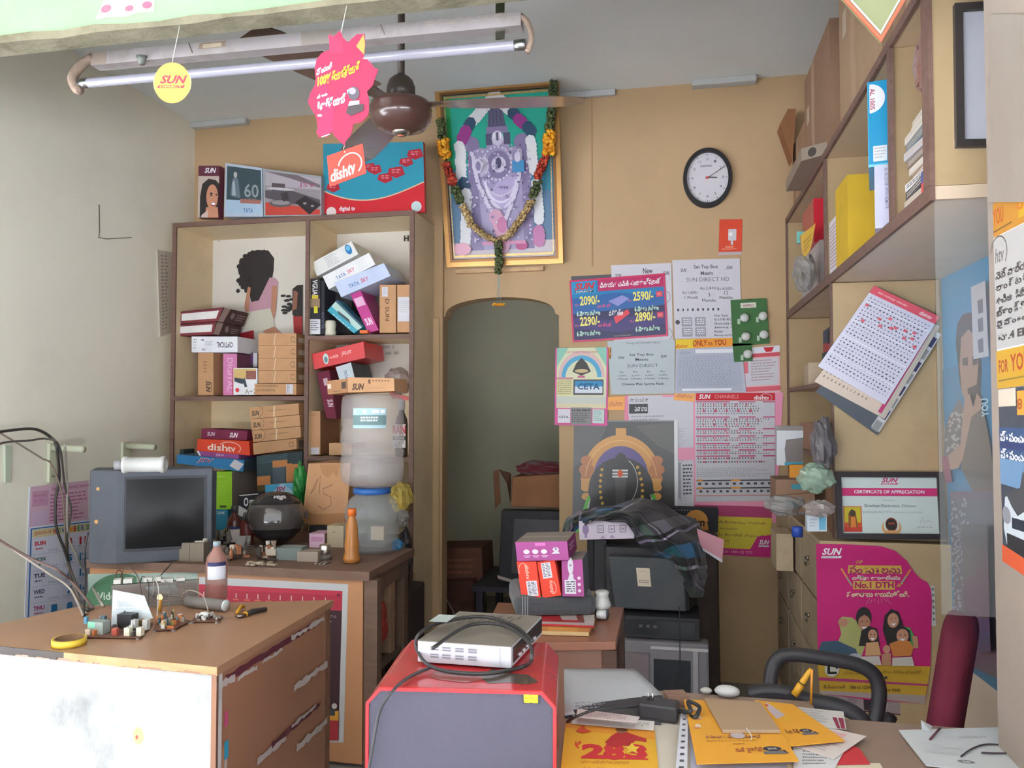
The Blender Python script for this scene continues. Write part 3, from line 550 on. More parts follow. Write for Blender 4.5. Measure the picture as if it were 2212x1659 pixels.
# poster pinned inside the cabinet
HAIR, SKIN = h('2a2424'), h('b07c62')
def o(f):
    def P(x, y):
        u = (x-458)/(893-458); return (u, (y-(511-14*u))/345)
    def pl(pts, col): f.poly([P(x, y) for x, y in pts], col)
    pl([(541,545),(560,540),(585,541),(598,558),(597,585),(592,612),(566,650),(548,655),(541,620),(520,606),(524,580),(530,560)], HAIR)
    rr = random.Random(2)
    
    for k in range(60): a = rr.uniform(1.6,5.2); x = 560+37*math.cos(a)+rr.uniform(-4,4); y = 590-42*math.sin(-a)+rr.uniform(-6,6); u, v = P(x, min(max(y,545),640)); f.ell(u, v, rr.uniform(.007,.016), rr.uniform(.008,.02), HAIR, 7)
    for k in range(14): x = rr.uniform(519,545); y = rr.uniform(585,632); u, v = P(x, y); f.ell(u, v, .01, .014, HAIR, 7)
    pl([(566,650),(590,600),(602,602),(609,612),(603,628),(598,672),(535,676),(538,655)], h('b58a98')); pl([(535,655),(542,620),(548,622),(544,676),(534,668)], SKIN); pl([(595,618),(607,618),(604,670),(600,690),(593,672)], SKIN)
    pl([(534,676),(592,667),(602,706),(582,714),(560,718),(532,712)], h('c3bfae')); pl([(520,722),(555,714),(558,770),(535,790),(515,745)], h('a8202c')); pl([(575,716),(600,706),(618,722),(585,724)], SKIN)
    pl([(640,625),(650,617),(662,616),(662,720),(648,690),(640,680)], HAIR)
    for k in range(14): x = rr.uniform(618,645); y = rr.uniform(640,678); u, v = P(x, y); f.ell(u, v, .014, .009, HAIR, 6)
    pl([(643,628),(652,632),(650,668),(640,672)], h('8c5c48')); pl([(642,684),(662,684),(662,725),(644,722)], h('a02c30'))
    f.T('HD', .958, .035, 1.01, .072, BLACK, .03); f.rect(.04,.03,.045,.036,DGR)
    f.rows(.62,.72,.98,.8,2,h('a8a4a0'),.02,.05,seed=5)
b = B(); q = [onY(458,511,4.268),onY(893,497,4.268),onY(893,842,4.268),onY(455,856,4.268)]; F_ = b.slab(q, .002, h('cfcac0'))['front']; o(F_)
b.build('cabinet_poster', PAPER, label='large white poster of a curly haired girl in a pink shirt inside the left cabinet', cat='poster')
# --- boxes, left column upper cell
def lab(u0,v0,u1,v1,n=3,seed=1): return lambda f: (f.rect(u0,v0,u1,v1,WP), f.rows(u0+.02,v0+.1*(v1-v0),u1-.02,v1-.1*(v1-v0),n,GRY,.02,.05,seed=seed))
def o(f): f.rect(.02,.2,.93,.78,h('d8d4d2')); f.rect(0,0,1,.1,h('5c2028'))
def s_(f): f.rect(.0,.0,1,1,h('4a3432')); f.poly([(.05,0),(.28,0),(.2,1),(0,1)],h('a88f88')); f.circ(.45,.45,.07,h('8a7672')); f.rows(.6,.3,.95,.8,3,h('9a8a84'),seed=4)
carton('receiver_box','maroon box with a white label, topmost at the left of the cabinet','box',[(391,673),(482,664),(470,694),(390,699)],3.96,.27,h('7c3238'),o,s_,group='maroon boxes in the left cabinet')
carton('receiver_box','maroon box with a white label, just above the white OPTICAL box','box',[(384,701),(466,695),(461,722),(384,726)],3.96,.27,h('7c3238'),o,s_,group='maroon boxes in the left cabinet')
def o(f): f.T('OPTICAL',.55,.35,.9,.7,h('3c3a3e'),.02,0,180); f.rows(.04,.15,.12,.85,4,GRY); f.T('HX',.22,.75,.3,.9,DGR,.02,0,180); f.T('MX',.2,.15,.27,.28,DGR,.02,0,180); f.rows(.3,.3,.5,.6,3,GRY,seed=5)
carton('white_box','white box with upside down OPTICAL lettering lying on upright cartons','box',bb(414,727,513,761),3.96,.24,h('dcdce2'),o)
def sunv(f): f.T('SUN',.5,.66,.82,.93,h('4a3a30'),.04,.3,90); f.rect(.86,.68,.9,.92,h('5c4a3c')); f.rows(.35,.2,.6,.5,4,h('8a6748'),seed=3)
carton('sun_carton','upright brown carton with sideways SUN lettering at the far left of the shelf','box',bb(428,762,461,854),3.97,.24,KB,sunv)
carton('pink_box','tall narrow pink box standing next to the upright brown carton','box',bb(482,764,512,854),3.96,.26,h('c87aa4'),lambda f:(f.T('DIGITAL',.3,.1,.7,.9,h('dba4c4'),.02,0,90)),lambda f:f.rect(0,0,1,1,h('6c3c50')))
def o(f): f.rect(0,0,.04,1,h('a83038')); f.rect(.06,.03,.95,.4,h('c8a86c')); f.poly([(.08,.36),(.45,.4),(.5,.52),(.4,.6),(.08,.5)],h('3c424c')); f.rect(.55,.1,.95,.42,h('8c5a50')); f.circ(.2,.82,.08,h('d03c48')); f.T('A+2',.5,.78,.95,.96,h('9a9488'),.02); f.poly([(.5,.35),(.6,.7),(.5,.72),(.42,.5)],h('3c424c'))
carton('gadget_box','white box with a black gadget picture and red round mark at lower shelf left','box',bb(502,795,556,853),3.945,.15,h('d8d8dc'),o)
carton('dark_box','small dark box behind the pink box and the carton stack','box',bb(515,762,556,793),4.1,.12,h('4c4448'),lambda f: (f.rect(.5,.2,.75,.8,h('5c2c68')), f.rect(.78,0,1,1,WP)))
for k in range(4):
    y = 720+27*k
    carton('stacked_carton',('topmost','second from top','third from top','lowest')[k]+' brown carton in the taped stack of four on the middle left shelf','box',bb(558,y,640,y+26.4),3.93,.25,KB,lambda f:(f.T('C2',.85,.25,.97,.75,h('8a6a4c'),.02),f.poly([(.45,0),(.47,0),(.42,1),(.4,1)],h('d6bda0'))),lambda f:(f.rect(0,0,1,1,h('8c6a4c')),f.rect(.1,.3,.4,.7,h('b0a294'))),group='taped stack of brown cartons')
carton('labelled_carton','flat brown carton with a white barcode label under the taped stack','box',bb(550,829,640,853),3.925,.25,KB,lambda f:(f.rows(.05,.1,.6,.9,2,h('8a6748'),.01,.02,seed=3),f.rect(.76,.05,.92,.9,WP),f.rows(.78,.1,.84,.85,7,DGR,.02,.03,ragged=False)))
# --- left column lower cell
for k in range(3):
    y = 881+25*k
    carton('sun_logo_carton',('top','middle','bottom')[k]+' carton of the tilted stack of three printed with SUN at left','box',[(538+3*k,y),(645+2*k,y-10),(646+2*k,y+14),(541+3*k,y+24.3)],3.93,.26,KB,lambda f:(f.T('SUN',.04,.3,.2,.75,h('3c3430'),.03,.3),f.arc(.1,.4,.17,.6,.002,60,-80,h('5c4a3c')),f.rect(.38,.4,.75,.46,h('8c6c50')),f.poly([(.5,0),(.53,0),(.5,1),(.47,1)],h('d2b898'))),group='tilted stack of SUN cartons')
carton('tilted_carton','plain brown carton under the three SUN cartons, marked C2','box',[(546,957),(640,947),(641,970),(548,982)],3.925,.26,KB,lambda f:f.T('C2',.82,.25,.94,.75,h('8a6a4c'),.02),lambda f:f.rect(.1,.2,.5,.9,h('6c5c4c')))
def o(f):
    f.rows(.02,.03,.98,.3,6,h('55686e'),.02,.05,seed=3); f.rect(.35,.22,.78,.45,h('b97a48')); f.rect(.65,.4,1,.98,h('b97a48')); f.rect(0,.7,.3,1,h('b97a48')); f.rect(.35,.45,.62,1,h('4c5860')); f.rect(.68,.0,1,.36,h('2e3c40'))
carton('patched_box','dark green box with torn orange brown patches under the tilted cartons','box',[(554,985),(653,975),(652,1040),(556,1049)],3.90,.27,h('34464a'),o)
def o(f): f.T('SUN',.13,.3,.3,.7,h('d8c8d0'),.02,.2); f.T('SUN',.62,.25,.8,.8,h('e8dce4'),.04,.3)
carton('sun_box','slim maroon box with two SUN marks topmost of the colourful pile','box',[(435,926),(535,931),(533,951),(435,947)],3.96,.2,h('7a2848'),o)
carton('orange_box','bright orange dishtv box in the colourful pile beside the television','box',[(427,948),(538,953),(540,984),(425,974)],3.93,.24,h('e0482c'),lambda f: dish_logo(f,.2,.1,.82,.85,h('f0d8cc')),lambda f:f.rect(0,0,1,1,h('b8301c')))
carton('purple_box','thin purple JSV box under the orange dishtv box','box',[(425,974),(516,982),(516,992),(430,984)],3.92,.24,h('98508c'),lambda f: (f.T('JSV',.42,.2,.66,.85,h('d8a4c4'),.03,.2),f.rect(0,0,.05,1,WHITE)))
def o(f): f.T('JSV',.3,.1,.56,.7,h('e8d8e0'),.04,.3); f.T('JSV',.31,.14,.55,.68,h('8c3050'),.02,.3); f.poly([(.86,0),(1,.35),(.93,.98),(.79,.62)],WP)
carton('blue_box','long blue JSV box with a white diamond label lying behind the television','box',[(382,982),(528,994),(525,1019),(382,1001)],3.88,.26,h('2478b0'),o,lambda f:f.rect(0,0,1,1,h('3c4c58')),mat=GLOSSY)
carton('dark_gadget','small dark green gadget behind the left end of the blue box','device',bb(373,971,397,1001),3.97,.1,h('2c3c3c'),lambda f:f.rows(.1,.1,.9,.9,4,h('4c5c5c')))
carton('lime_box','bright lime green box beside the television screen','box',bb(461,1019,501,1100),3.86,.26,h('92c828',1.0),lambda f:(f.T('adapter',.15,.1,.7,.16,h('b8dc70'),.01),f.rect(.35,.9,.7,.96,h('3c4c28')),f.rows(.1,.25,.8,.8,9,h('9fd03c'))),lambda f:(f.rect(0,0,1,1,h('8c8078'))))
carton('charger_box','blue and yellow box under the lime green box','box',bb(458,1101,492,1168),3.84,.2,h('2c7c98'),lambda f:(f.T('AC LINE',.05,.06,.8,.14,h('c8d8e0'),.02),f.poly([(.4,1),(.45,.75),(1,.55),(1,1)],h('c8a448'))))
carton('optical_box','black box reading OPTICAL in white behind the helmet','box',[(514,1070),(577,1064),(577,1130),(514,1130)],3.80,.15,h('2c2a30'),lambda f:(f.T('O',.2,.1,.36,.42,WHITE,.03),f.T('PTICAL',.4,.2,1.0,.4,WHITE,.02),f.rect(.05,0,.7,.03,WHITE)))
carton('sky_blue_box','white and sky blue JSV box above the helmet','box',[(573,1048),(640,1043),(640,1100),(573,1100)],3.83,.05,h('a8c8dc'),lambda f:(f.poly([(0,0),(.5,0),(0,.6)],h('4aa0c8')),f.poly([(.55,0),(1,0),(1,.4)],h('6cb4d4')),f.T('JSV',.34,.1,.66,.34,h('98204c'),.03),f.rows(.3,.4,.7,.5,1,h('50809c')),f.rect(.1,.5,1,1,h('c8dce8'))))
b = B(); q = quadY([(516,1092),(540,1106),(530,1120),(514,1112)], 3.788); b.slab(q, .003, WP); b.build('white_card', PAPER, label='small white card leaning on the black OPTICAL box', cat='card')
# --- right column upper cell
def tata(sc): return lambda f:(f.T('TATA',.22,.45,.42,.7,h('2c6ca4'),.01),f.T('SKY',.46,.4,.62,.68,h('c83c5c'),.01,.2))
def o(f): f.rows(.3,.1,.62,.9,7,h('a8a8ac'),.02,.04,seed=2); f.ell(.86,.4,.07,.36,h('2c7ab0'),18); f.ell(.86,.3,.05,.18,h('6cb0d8'),14)
grp='white set top box cartons leaning in the right cell'
carton('oval_logo_box','white box with a blue oval mark, topmost of the leaning pile','box',[(673,568),(759,521),(774,549),(685,597)],3.97,.26,h('d8d8d4'),o,group=grp)
carton('sky_box','white TATA SKY box in the middle of the leaning pile','box',[(697,597),(797,546),(811,571),(710,625)],3.94,.26,h('dcdcdc'),tata(0),group=grp)
carton('sky_box','bluish white TATA SKY box lowest of the leaning pile','box',[(722,611),(829,568),(844,596),(737,642)],3.92,.26,h('b9c4dc'),tata(1),group=grp)
def o(f): f.T('VGUARD',.25,.02,.75,.42,h('d0ccc8'),.02,0,90); f.rect(.2,.3,.8,.5,h('c8b02c')); f.rect(.1,.36,.95,.52,h('8c7458')); f.rect(.4,.5,.75,.62,h('c8c02c')); f.rect(0,.73,1,1,h('c9c9cd')); f.rows(.1,.76,.9,.95,5,DGR,seed=5)
carton('tall_black_box','tall black box with a tan patch and white barcode foot at the divider','box',bb(669,602,692,722),3.93,.25,h('26242a'),o)
carton('thin_black_box','thin black box standing right of the tall black box','box',bb(693,606,701,722),3.94,.25,h('2c2a34'),lambda f:f.T('DVB',.2,.6,.8,.9,h('5c6078'),.01,0,90))
carton('deep_black_box','dark box deep in the shelf behind the white pile','box',bb(704,628,760,722),4.08,.15,h('2c282a'),lambda f:f.rows(.1,.4,.9,.6,2,h('585458')))
def o(f): f.rect(.0,.0,1,.12,h('1c5c74')); f.T('MESH',.15,.03,.8,.09,h('b8d0d8')); f.rect(0,.5,1,.85,h('a8c4bc')); f.poly([(.25,.45),(.6,.4),(.7,.55),(.3,.6)],h('2c3c44')); f.rows(.15,.65,.85,.82,3,h('7c9890')); f.rect(0,.85,1,1,h('1c4c60'))
b = B(); f = b.slab([onY(x,y,3.93) for x,y in ((707,671),(728,648),(785,705),(764,720))], .1, h('2494a8'))['front']
Face(b, [f.q[1]+f.n*.0003, f.q[2]+f.n*.0003, f.q[3]+f.n*.0003, f.q[0]+f.n*.0003]); g_ = Face(b, [f.q[0], f.q[1], f.q[2], f.q[3]]); g_.rect(.0,0,1,.0001,BLACK)
g_.rect(.42,0,.85,1,h('a8c4bc')); g_.poly([(.35,.3),(.5,.2),(.6,.6),(.42,.75)],h('2c3c44')); g_.rect(.85,0,1,1,h('1c4c60')); g_.T('MESH',.03,.2,.12,.8,h('c8dce0'),0,0,90)
b.build('teal_box', GLOSSY, label='teal box leaning diagonally below the white TATA SKY pile', cat='box')
b = B(); f = b.slab([onY(x,y,3.95) for x,y in ((756,634),(778,626),(818,713),(795,719))], .2, h('b4207c'))['front']
f.rect(.1,.15,.9,.36,h('d8a4c4')); f.T('SUN',.2,.66,.8,.84,h('e8d0e0'),.03); b.build('magenta_box', GLOSSY, label='magenta SUN box leaning right of the teal box', cat='box')
carton('upright_carton','upright brown carton with a small white label above vertical printing','box',bb(820,615,855,719),3.95,.25,KB,lambda f:(f.rect(.15,.05,.5,.25,WP),f.rows(.2,.07,.45,.22,4,GRY),f.T('D SUN',.35,.3,.6,.75,h('6c4c34'),.02,0,90)),group='upright cartons at the right end of the shelf')
carton('upright_carton','upright brown carton with a big white paper label beside the cabinet edge','box',bb(858,615,889,718),3.95,.25,KB,lambda f:(f.rect(.05,.26,1,.77,WP),f.rows(.15,.35,.9,.6,6,h('b0b0b0'))),group='upright cartons at the right end of the shelf')
p = onY(714, 722, 3.97); b = B(); b.lathe([(.028,0),(.031,.02),(.027,.04),(.031,.06),(.028,.085),(.02,.088)], h('cfc8b4'), 18, Matrix.Translation((p.x,p.y,zB+.001))); b.build('tape_roll', PAPER, label='cream ribbed roll standing at the foot of the black boxes', cat='roll')
b = B(); b.slab(quadY(bb(777,713,794,720), 3.925), .03, h('d86c30')); b.build('orange_scrap', PAPER, label='small orange packet on the shelf edge below the magenta box', cat='packet')
# --- right column middle cell
def o(f): f.ell(.25,.5,.055,.35,h('b8c8c4'),12); f.ell(.25,.55,.035,.2,h('5c7c80'),10); f.T('digital tv',.32,.35,.5,.62,h('e8a8a0'),.01,.2,180); f.T('airtel',.56,.3,.75,.62,h('e8a8a0'),.01,.2,180)
carton('red_box','bright red box with upside down lettering on the middle right shelf','box',[(674,765),(785,738),(789,773),(679,798)],3.94,.28,h('cc2428'),o,mat=GLOSSY)
carton('grey_tata_box','white ended box reading TATA below the red box','box',[(725,793),(758,783),(766,815),(733,820)],3.95,.26,h('c8d0d6'),lambda f:f.T('TATA',.4,.4,.6,1,h('2c6090'),.01,0,90),lambda f:f.rect(0,0,1,1,h('5c686c')))
carton('leaning_maroon_box','dark maroon box leaning left of the water jar','box',[(684,806),(711,799),(727,905),(705,903)],3.97,.24,h('6c2038'),lambda f:(f.rect(.4,.15,.75,.3,h('c8a8b0')),f.T('SUN',.4,.6,.9,.75,h('d8c0c8'),.02,0,90)))
carton('striped_carton','upright brown carton with a white foot label left of the water jar','box',bb(665,888,692,982),3.95,.24,KB,lambda f:(f.rect(.05,.84,.9,.99,WP),f.rows(.1,.86,.8,.97,3,GRY),f.rows(.2,.05,.8,.14,2,h('8c6c50'))),lambda f:f.rect(0,0,1,1,h('8c6448')))
carton('small_carton','small light carton behind the water jar shoulder','box',bb(711,957,760,983),3.96,.2,h('c09870'))
# rain bottle
p = onY(869, 982, 4.0); b = B(); prof=[(.03,0),(.033,.01),(.033,.17),(.03,.2),(.015,.235),(.014,.25)]
b.lathe(prof, h('4c4442'), 18, Matrix.Translation((p.x-.005,4.0,zC+.001))); rb = b.build('spray_bottle', PLAST, label='dark bottle with a red lettered RAIN label right of the water jar', cat='bottle')
b = B(); n = 12
q = [Vector((p.x-.04,3.964,zC+.175)),Vector((p.x+.03,3.964,zC+.175)),Vector((p.x+.03,3.964,zC+.05)),Vector((p.x-.04,3.964,zC+.05))]
f = b.slab(q, .002, h('d8d0cc'))['front']; f.T('RAIN',.0,.05,1.0,.42,h('b82030'),.04); f.rect(0,.5,1,.68,h('2c2c34')); f.T('TOSI',.1,.53,.9,.65,WHITE,.02); f.T('U',.2,.72,.6,.95,DGR,.02,.3); b.build('bottle_label', LABELM, rb)
b = B(); b.lathe([(.017,0),(.02,.02),(.017,.05),(.008,.06)], h('c9c9cc'), 14, Matrix.Translation((p.x-.005,4.0,zC+.25))); b.build('cap', PLAST, rb)
def bag(name, label, cx, cy, w_, h_, Y, col, seed, mat=PLAST, d=.07, **k):
    p = onY(cx, cy, Y); s = (onY(cx+w_/2, cy, Y)-onY(cx-w_/2, cy, Y)).length/2; t = (onY(cx, cy-h_/2, Y)-onY(cx, cy+h_/2, Y)).length/2
    b = B(); n, m = 18, 12; vs = []; fs = []
    for i in range(m+1):
        for j in range(n):
            th = math.pi*i/m; ph = 2*math.pi*j/n; x, y, z = math.sin(th)*math.cos(ph), math.sin(th)*math.sin(ph), math.cos(th)
            q = 1+.33*noise.noise(Vector((x*2.3+seed, y*2.3, z*2.3)))+.16*noise.noise(Vector((x*6+seed, y*6, z*6)))
            vs.append((p.x+x*s*q, p.y+y*d*q, p.z+z*t*q))
    for i in range(m):
        for j in range(n): fs.append((i*n+j, (i+1)*n+j, (i+1)*n+(j+1)%n, i*n+(j+1)%n))
    b.mesh(vs, fs, col); return b.build(name, mat, label=label, cat='bag', **k)
bag('plastic_bag','cloudy pinkish plastic bag stuffed behind the flat SUN carton',858,826,56,60,4.06,h('a08c86'),3,CLEARB)
b = B(); b.slab([onY(x,y,3.99) for x,y in ((842,848),(885,858),(886,866),(846,858))], .04, h('c02830')); b.build('red_strip', GLOSSY, label='red strip lying under the cloudy plastic bag', cat='strip')
bag('green_bag','bright green plastic bag hanging beside the large open carton',649,1048,28,90,3.80,h('1c8434'),9,M('bag_plastic',.3,.5,var=.08),.04)
bag('yellow_bag','yellow plastic bag with red brown print right of the dispenser neck',866,1075,44,66,3.86,h('c8b058'),12,M('bag_print',.4,.4,var=.5,vscale=5))
def o(f):
    f.line([(.25,.25),(.12,.5),(.2,.42),(.3,.2),(.32,.5)],.003,h('6c5040')); f.line([(.62,.35),(.4,.42),(.42,.5),(.6,.55),(.62,.68),(.45,.76),(.33,.7)],.003,h('6c5040')); f.poly([(0,.8),(.3,.84),(1,.8),(1,1),(0,1)],h('a9784e')); f.poly([(.25,.02),(.75,.02),(.7,.22),(.6,.15),(.5,.25),(.35,.18)],h('b08058'))
    f.line([(.0,.0),(.0,1)],.006,h('c89c74'))
carton('open_carton','large brown carton marked with handwriting beside the water dispenser','box',[(668,1001),(757,1000),(748,1135),(653,1131)],3.62,.24,h('bf9068'),o)
carton('black_card','small black card behind the pink and white carton on the table','card',bb(668,1136,706,1152),3.6,.02,BLACK)
carton('pink_white_carton','small pink and white carton on the table right of the helmet','box',bb(668,1152,701,1188),3.42,.1,h('c9a0b4'),lambda f:(f.rect(.05,.1,.95,.9,h('d8b4c8')),f.rect(.1,.2,.9,.5,h('c890b0')),f.rect(0,.92,1,1,h('2c3460'))),lambda f:f.rect(0,0,1,1,h('8c6c64')))
# --- on top of the cabinet
def o(f):
    f.rect(0,0,1,.2,h('5c2438')); f.T('SUN',.3,.04,.85,.14,WHITE,.03,.3); f.rect(0,.2,1,1,h('b8a89c'))
    f.poly([(.1,1),(.1,.6),(.2,.35),(.5,.25),(.85,.28),(1,.35),(1,1)],HAIR); f.ell(.68,.6,.28,.24,h('c08468'),20); f.poly([(.4,.8),(.95,.8),(1,1),(.35,1)],h('c08468')); f.rect(.58,.52,.7,.55,HAIR); f.ell(.64,.57,.05,.02,HAIR,8); f.ell(.88,.56,.04,.02,HAIR,8); f.ell(.75,.74,.13,.045,h('a04a48'),12); f.ell(.75,.735,.1,.025,WHITE,10); f.poly([(.2,.95),(.5,.85),(.5,1),(.15,1)],h('c8b0a8'))
carton('portrait_box','narrow maroon topped box with a smiling woman on the cabinet top','box',[(429,358),(474,358),(472,470),(427,470)],3.93,.05,h('6c2c40'),o,mat=GLOSSY)
def o(f):
    f.rect(.05,.05,.97,.94,h('33464c')); f.rect(.05,.68,.97,.94,h('9cb4c8')); f.poly([(.15,.6),(.2,.3),(.28,.2),(.36,.3),(.42,.65)],h('5c6c78')); f.ell(.28,.2,.05,.06,h('a8a4a0'),10); f.poly([(.2,.35),(.26,.3),(.3,.6),(.2,.6)],h('98a4ac'))
    f.T('60',.52,.35,.9,.62,h('8c9498'),.01); f.T('LED',.55,.64,.85,.7,h('7c8488')); f.rect(.42,.66,.95,.74,h('9c6458')); f.T('TATA',.5,.84,.75,.92,h('2c5c90'),.01)
carton('tata_display_box','pale blue edged display box with a dark picture on the cabinet top','box',[(487,352),(566,363),(568,468),(484,468)],3.93,.1,h('a8b4c4'),o,left=None,mat=GLOSSY)
b = B(); b.slab([onY(476,351,3.94),onY(487,352,3.93),onY(484,468,3.93),onY(474,469,3.94)],.1,h('9098a8')); 
def o(f):
    f.rect(.03,.04,.98,.97,h('8c8488')); f.rect(.04,.05,.98,.35,h('a49ca4')); f.poly([(.03,.05),(.6,.05),(.98,.22),(.98,.3),(.5,.15)],h('6c6064')); f.T('JSV',.62,.2,.9,.33,h('9c5070'),.01); f.rect(.15,.28,.38,.46,h('4c4448')); f.ell(.3,.4,.25,.03,h('b4b0b4'),12); f.poly([(.03,.45),(.5,.42),(.98,.6),(.98,.75),(.4,.72),(.03,.6)],h('504a4e'))
    f.poly([(.03,.7),(.5,.75),(.98,.85),(.98,.97),(.03,.97)],h('b84034')); f.ell(.3,.72,.2,.08,h('5c5658'),16); f.ell(.3,.7,.16,.05,h('8c8488'),12); f.poly([(.55,.68),(.72,.52),(1,.72),(.8,.97)],h('2c2428')); f.ell(.72,.7,.03,.03,h('8c8488'),8); f.ell(.85,.76,.03,.03,h('8c8488'),8); f.poly([(.3,.5),(.42,.45),(.45,.62),(.35,.68)],h('3c3438'))
carton('jsv_display_box','display box with a kitchen stove picture and JSV lettering on the cabinet top','box',[(568,364),(694,381),(694,466),(570,468)],3.93,.09,h('94989c'),o,mat=GLOSSY)
def o(f):
    f.rect(0,0,1,1,h('2689a0')); 
    pts=[(0,.68)]+[(t/20, .68+.19*math.sin(math.pi*(t/20)**.9)-.1*(t/20)) for t in range(1,21)]; 
    f.poly(pts+[(1,1),(0,1)],h('c4202c')); f.line([(u,v-.01) for u,v in pts],.006,h('d8b088'))
    for u,v,s in ((.1,.62,.07),(.47,.34,.06),(.52,.38,.07),(.62,.5,.075),(.73,.42,.085),(.83,.28,.07),(.92,.17,.08)): f.poly([(u-s*.8,v-s*.6),(u+s*.7,v-s*.9),(u+s,v+s*.5),(u,v+s*1.1),(u-s,v+s*.4)],h('a81c30')); f.rows(u-s*.5,v-s*.4,u+s*.6,v+s*.4,2,h('d88c90'),.02,.04,seed=int(u*99))
    f.circ(.08,.98,.05,h('d8c8c4')); f.circ(.92,.92,.05,h('b8c8c8')); f.T('digital tv',.16,.9,.32,.98,WHITE,.02)
carton('teal_display_board','wide teal and red display board with red tags on the cabinet top','board',[(698,311),(914,306),(918,458),(699,462)],3.97,.03,h('b8302c'),o,mat=GLOSSY)
# ================================================================ BACK TABLE AND WHAT STANDS ON IT
ZT = .78
tx0, tx1, ty0, ty1 = onY(187, 1225, 2.95).x, -1.19, 2.95, 3.50
PLY = h('b9845c')
tb = thing('work_table', 'long wooden work table with a dusty brown top in front of the left cabinet', 'table', ((tx0+tx1)/2, 3.2, 0))
panel('table_top', tx0, ty0, ZT-.035, tx1, ty1, ZT, h('75594a'), WOOD, tb)
pxr = onY(784, 1300, 2.97).x
panel('front_panel', tx0, 2.97, .02, pxr, 2.985, ZT-.036, PLY, LAM, tb)
for x, y in ((pxr+.005, 2.97), (tx1-.075, 3.42), (tx0+.01, 3.42)): panel('leg', x, y, 0, x+.055, y+.05, ZT-.036, h('6b5243'), WOOD, tb)
panel('side_rail', tx1-.05, 3.02, ZT-.11, tx1-.02, 3.42, ZT-.037, h('6b5243'), WOOD, tb); panel('lower_shelf', tx0+.05, 3.0, .33, tx1-.03, 3.41, .36, h('5c4a40'), WOOD, tb)
lx = onY(834, 1300, 3.3).x; panel('rear_post', lx-.026, 3.28, .362, lx+.03, 3.33, ZT-.037, h('9c7c62'), WOOD, tb)
b = B(); b.box(-2.83, 3.56, ZT-.04, xr-.03, 3.90, ZT-.005, h('75594a'))
for x in (-2.8, -2.0, xr-.08): b.box(x, 3.6, 0, x+.05, 3.65, ZT-.041, h('6b5243')); b.box(x, 3.82, 0, x+.05, 3.87, ZT-.041, h('6b5243'))
b.build('rear_bench', WOOD, label='narrow wooden bench between the work table and the left cabinet', cat='bench')
bag('red_bag','red bag stuffed on the lower shelf of the work table',806,1350,50,110,3.15,h('9c2c24'),5,PLAST,.1)
b = B(); b.box(-1.325, 3.56, 0, -1.255, 3.86, .55, h('3c3030')); b.build('dark_crate', WOOD, label='dark crate on the floor between the work table and the cabinet', cat='crate', bevel=.01)
# posters on the table front
YPp = 2.9695
def o(f):
    f.rect(.0,.045,.965,.985,h('3a1c24')); f.rect(0,.045,.965,.17,h('a8243c')); f.rect(.0,.045,.965,.075,h('b82c44'))
    for i in range(12): u=.02+.075*i; f.rect(u+.01,.09,u+.015,.12,h('e0c8c0')); f.rect(u-.01,.125,u+.03,.132,h('c8684c'))
    f.circ(.94,.07,.008,h('5c2030')); f.T('PRODUCT-O',.82,.2,.93,.215,h('a8989c')); f.T('కై లో',.8,.235,.9,.285,WHITE,.03)
    f.ell(.85,.73,.055,.055,h('a8a4a0'),24); f.T('SUN',.81,.7,.86,.72,DGR,.02); f.circ(.935,.77,.018,h('b8b0a8')); f.rect(.6,.8,.965,.87,h('c89030')); f.rect(.6,.79,.94,.83,h('3c4044')); f.rect(0,.86,.965,.985,h('a02a34')); f.rect(.83,.88,.835,.91,h('e0c8c0'))
wposter('product_poster','maroon poster with a white border and dish picture on the work table front','poster',[(430,1246),(752,1262),(742,1604),(432,1600)],YPp,h('b9b9ba'),o)
def o(f):
    f.ell(.3,.75,.34,.75,h('4f7c5c'),24,-20,200); f.rect(0,.55,.45,1,h('4f7c5c')); f.T('Video',.08,.42,.3,.6,h('c8d8cc'),.02); f.T('Prime',.08,.7,.3,.86,h('a8c0ac'),.02); f.rect(.45,.0,1,.2,h('a4b4a8'))
wposter('green_video_poster','green and grey poster reading Video low on the work table front','poster',[(190,1240),(428,1236),(428,1330),(192,1335)],YPp,h('9cb0a4'),o)
# --- television
zt = 1.17
A_, B_, C_ = onZ(191, 1219, ZT), onZ(250, 1221, ZT), None
bdir = Vector((.85, .53, 0)).normalized()
rb_ = ray(457, 1185); 
# point on the ray column x=457 along direction from B_
import itertools
best = min((abs(((B_+bdir*t)-CAM).dot(_R @ Vector((1,0,0)))/-((B_+bdir*t)-CAM).dot(_R @ Vector((0,0,1)))*F+CX-457), t) for t in [i*.005 for i in range(20, 200)])[1]
C_ = B_+bdir*best; bn = Vector((-bdir.y, bdir.x, 0))
tv = thing('television', 'dark grey tube television with a black screen at the left of the work table', 'television', (B_+bn*.1))
D_, E_ = C_+bn*.13, A_+bn*.16
b = B(); fp = [A_, B_, C_, D_, E_]
lo = [Vector((p.x, p.y, ZT+.002)) for p in fp]; hi = [Vector((p.x, p.y, zt)) for p in fp]
b.mesh(lo+hi, [(4,3,2,1,0),(5,6,7,8,9)]+[(i,(i+1)%5,5+(i+1)%5,5+i) for i in range(5)], h('4b4f58')); b.build('housing', DUSTY, tv, bevel=.006)
b = B(); m0 = (B_+C_)/2+bn*.13
for t, hw, z0, z1 in ((0,.2,ZT+.02,zt-.02),(.22,.12,ZT+.05,zt-.1)): pass
p4 = [m0-bdir*.2, m0+bdir*.2]; q4 = [m0-bdir*.12+bn*.2, m0+bdir*.12+bn*.2]
